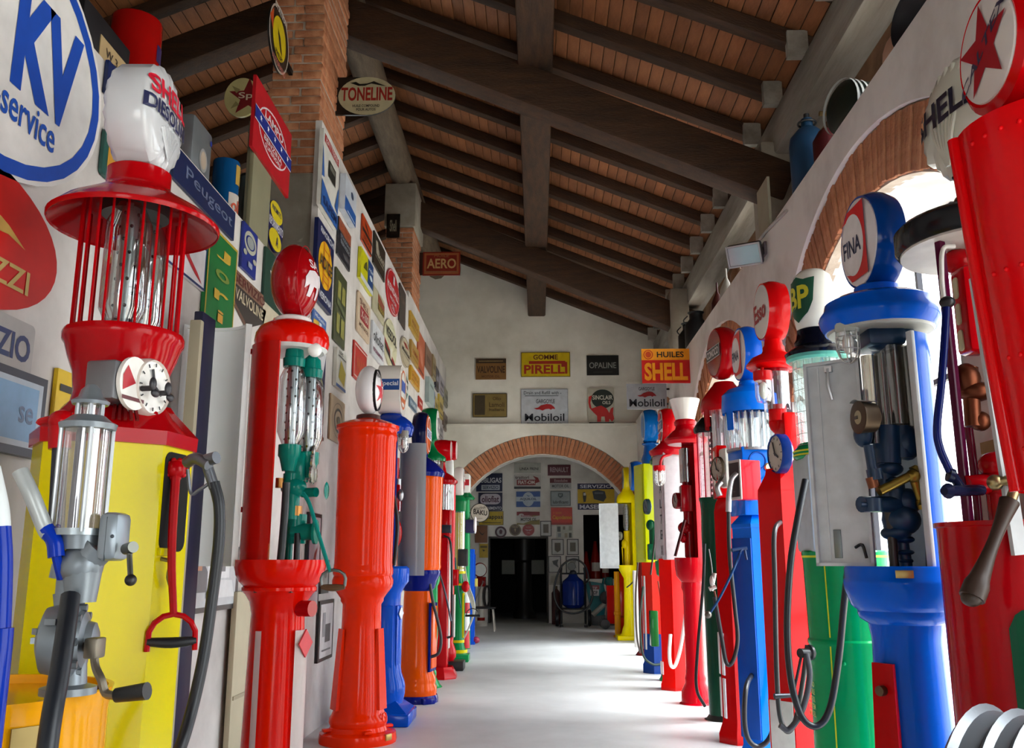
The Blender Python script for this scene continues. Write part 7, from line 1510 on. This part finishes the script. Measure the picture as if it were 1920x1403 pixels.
G().tube([(.05, -.1, S(1090)), (-.03, -.16, S(1108)), (-.12, -.18, S(1130))], .012, 6, 3).out('air_chuck', metal('b8b0a8', .3), A)
# stool
sp_ = wz(908, 1180, 0); st_ = thing('stool', 'black-topped stool with pale metal legs left of the doorway', 'stool', (wy(905, 1150, 16.6).x, 16.6, 0)); sz = zat(st_.location.x, 16.6, 1138)
G().box((-.24, -.18, sz - .03), (.24, .18, sz), bev=.012).out('seat', flat('1a1a1e'), st_)
for sx in (-1, 1):
    for sy in (-1, 1): G().tube([(sx * .17, sy * .12, sz - .03), (sx * .19, sy * .15, sz - .08), (sx * .22, sy * .17, 0)], .014, 8, 3).out('leg', metal('b8b4ac', .35), st_)
# blue tank cart
cy = 17.6; ct = thing('tank_cart', 'dark blue sprayer tank on a two-wheeled trolley with looped hose', 'trolley', (wy(1075, 1120, cy).x, cy, 0)); Z = lambda py: max(zat(ct.location.x, cy, py), 0); Xc = lambda px, py: wy(px, py, cy).x - ct.location.x
G().solid([(.14, Z(1140)), (.21, Z(1134)), (.215, Z(1098)), (.2, Z(1090)), (.1, Z(1082)), (.07, Z(1076))], 32).out('tank', paint('12286c'), ct)
g = G()
for sx in (-.23, .23): g.tube([(sx, .1, 0.05), (sx, .1, Z(1075)), (sx * .9, .1, Z(1066))], .022, 8, 2)
g.cyl((-.23, .1, Z(1076)), (.23, .1, Z(1076)), .016).cyl((-.24, .1, Z(1142)), (.24, .1, Z(1142)), .02)
g.out('frame', flat('15171c'), ct)
for sx in (-1, 1): G().solid([(.1, -.03), (.15, -.03), (.16, 0), (.15, .03), (.1, .03)], 24, TR(sx * .31, .22, .16) @ RX).out('wheel', rubber(), ct)
for sx in (-1, 1): G().cyl((sx * .23, -.02, .05), (sx * .23, -.02, 0), .03).out('leg', rubber(), ct)
G().cyl((-.02, -.0, Z(1080)), (-.02, -.0, Z(1064)), .03).ell((.0, -.02, Z(1075)), .07, .06, .06).out('pump_head', flat('20242c'), ct)
G().solid([(.075, 0), (.08, .02), (.07, .03)], 22, TR(-.03, -.05, Z(1062)) @ ROT(-pi / 2) @ RX).out('gauge', flat('585a58'), ct)
G().tube([(.2, -.05, Z(1095)), (.29, -.1, Z(1085)), (.22, -.1, Z(1060)), (.02, -.1, Z(1049)), (-.2, -.1, Z(1060)), (-.34, -.1, Z(1090)), (-.36, -.1, Z(1120)), (-.24, -.1, Z(1143)), (.0, -.1, Z(1150)), (.26, -.1, Z(1140)), (.36, -.1, Z(1115)), (.3, -.1, Z(1090))], .02, 8, 6).out('hose', rubber(), ct)
# teal machine
ty = 18.3; tm = thing('tyre_machine', 'teal tyre machine with slanted pale arm, right of the blue tank', 'tyre machine', (wy(1122, 1120, ty).x, ty, 0)); T_ = lambda px, py: (wy(px, py, ty).x - tm.location.x, max(zat(tm.location.x, ty, py), 0))
poly = [T_(*q) for q in ((1097, 1096), (1102, 1090), (1130, 1094), (1136, 1120), (1132, 1152), (1112, 1155), (1106, 1140))]
G().extr(poly, -.2, .1, FR((0, -.1, 0), (1, 0, 0), (0, 0, 1))).out('machine_body', paint('2f7078'), tm)
Mtm = FR((T_(1114, 1108)[0], -.205, T_(1114, 1108)[1]), (1, 0, 0), (0, 0, 1))
Mtm = FR((T_(1114, 1107)[0], -.001, T_(1114, 1107)[1]), (1, 0, 0), (0, 0, 1))
Mtm.translation.y = -.201
prints(tm, Mtm, .2, .2, [('r', -.4, .1, .46, .5, '7a1c2c'), ('r', -.44, -.5, .4, .1, 'c4c0c4'), ('t', 'TIP', .0, .24, .5, .24, 'c4c0c4', .02), ('t', 'TOP', -.02, -.2, .6, .36, '1c2430', .03)])
x0, z0 = T_(1110, 1154); x1, z1 = T_(1138, 1126)
G().tube([(x0, -.26, z0 + .02), (x1, -.26, z1)], .05, 8, 0).out('arm', flat('a8aaa2'), tm)
G().solid([(.06, -.02), (.12, 0), (.12, .08), (.06, .1)], 24, TR(T_(1134, 1120)[0], -.25, T_(1134, 1120)[1]) @ ROT(-pi / 2) @ RX).out('turntable', rubber('1c2226'), tm)
G().cyl((T_(1132, 1096)[0], -.1, T_(1132, 1096)[1]), (T_(1134, 1084)[0], -.1, T_(1134, 1084)[1]), .05).box((T_(1136, 1100)[0], -.15, T_(1136, 1100)[1]), (T_(1148, 1082)[0], .0, T_(1148, 1082)[1]), bev=.02).out('motor', paint('23605f'), tm)
G().box((T_(1109, 1154)[0], -.2, 0), (T_(1134, 1154)[0], .2, T_(1120, 1153)[1]), bev=.01).out('foot', flat('4a5054'), tm)
# red trolley jack
ry = 17.2; rt = thing('red_trolley', 'upright red trolley on small grey wheels beside the yellow pump', 'trolley', (wy(1148, 1160, ry).x, ry, 0)); R_z = lambda py: max(zat(rt.location.x, ry, py), 0)
G().add([(-.1, -.12, .08), (.12, -.12, .08), (.06, -.12, R_z(1098)), (-.1, -.12, R_z(1098)), (-.1, .12, .08), (.12, .12, .08), (.06, .12, R_z(1098)), (-.1, .12, R_z(1098))], [(0, 1, 2, 3), (4, 5, 6, 7), (0, 1, 5, 4), (1, 2, 6, 5), (2, 3, 7, 6), (3, 0, 4, 7)]).out('trolley_body', paint('b81c14'), rt)
for sy in (-1, 1): G().solid([(.05, -.025), (.085, -.02), (.09, 0), (.085, .02), (.05, .025)], 20, TR(-.14, sy * .12, .09) @ ROT(pi / 2) @ RX).out('wheel', rubber('3a3a3c'), rt)
G().box((-.14, -.13, .07), (.16, .13, .1), bev=.01).out('foot_plate', flat('2a2a2c'), rt)
G().tube([(-.1, -.1, R_z(1098)), (-.14, -.1, R_z(1092)), (-.12, -.1, R_z(1085))], .012, 6, 3).out('handle', flat('2c2c2e'), rt)
# orange pipe and red board by the yellow pump
pp = thing('orange_post', 'orange-yellow pipe post with a collar beside the yellow pump', 'post', (wy(1158, 1180, 15.4).x, 15.35, 0)); pz = zat(pp.location.x, 15.35, 1072)
G().solid([(.05, 0), (.05, .35), (.06, .36), (.06, .4), (.05, .41), (.045, pz)], 20).out('pipe', paint('dc9a18'), pp)
G().solid([(.07, 0), (.07, .03)], 20).out('collar', paint('c88a14'), pp)
pb = thing('upright_board', 'orange-red upright panel behind the yellow pump', 'panel', (wy(1172, 1180, 15.3).x, 15.50, 0)); G().box((-.1, -.02, 0), (.12, .02, zat(pb.location.x, 15.42, 1075)), bev=.004).out('sheet', paint('d8300c'), pb)
G().box((-.1, -.022, .3), (.12, -.018, .33)).out('seam', paint('a8240a'), pb)
# leaning framed board and gas bottle by the door
lb_ = thing('gas_bottle', 'slim dark maroon gas bottle beside the dark doorway', 'gas bottle', (wy(1043, 1150, 18.4).x, 18.45, 0)); G().solid([(.09, 0), (.09, zat(lb_.location.x, 18.45, 1112)), (.04, zat(lb_.location.x, 18.45, 1106)), (.02, zat(lb_.location.x, 18.45, 1103))], 20).out('bottle', mat('3a1416', .5), lb_)
G().cyl((0, 0, zat(lb_.location.x, 18.45, 1106)), (0, 0, zat(lb_.location.x, 18.45, 1099)), .03).out('valve', metal('6a6048', .4), lb_)
# red cones and bottles in the right-hand opening
for i, (px_, s_) in enumerate([(1100, .8), (1117, 1.1), (1135, .85)]):
    q = wy(px_, 1084, YB + .45); o = thing('oil_bottle', ('dull red jar at the left of the dark wall opening', 'tall red cone-topped bottle with white label in the wall opening', 'red bottle half behind the white pump door')[i], 'bottle', (q.x, YB + .45, WZ0))
    G().solid([(.1 * s_, 0), (.1 * s_, .3 * s_), (.05 * s_, .55 * s_), (.03 * s_, .7 * s_)], 20).out('bottle_body', paint('7a1c14'), o)
    if i: G().lathe([(.102 * s_, .14 * s_), (.102 * s_, .3 * s_)], 20, a0=-2.4, a1=-.6).out('label', flat('b8b4b0'), o)
G().box((WX0 - .05, YB + .2, WZ0 - .06), (WX0 + 1.1, YB + .75, WZ0)).out('trim_2', mat('3a2018', .7), kind='structure')
# dim things just inside the dark doorway, their dimness put into the colours
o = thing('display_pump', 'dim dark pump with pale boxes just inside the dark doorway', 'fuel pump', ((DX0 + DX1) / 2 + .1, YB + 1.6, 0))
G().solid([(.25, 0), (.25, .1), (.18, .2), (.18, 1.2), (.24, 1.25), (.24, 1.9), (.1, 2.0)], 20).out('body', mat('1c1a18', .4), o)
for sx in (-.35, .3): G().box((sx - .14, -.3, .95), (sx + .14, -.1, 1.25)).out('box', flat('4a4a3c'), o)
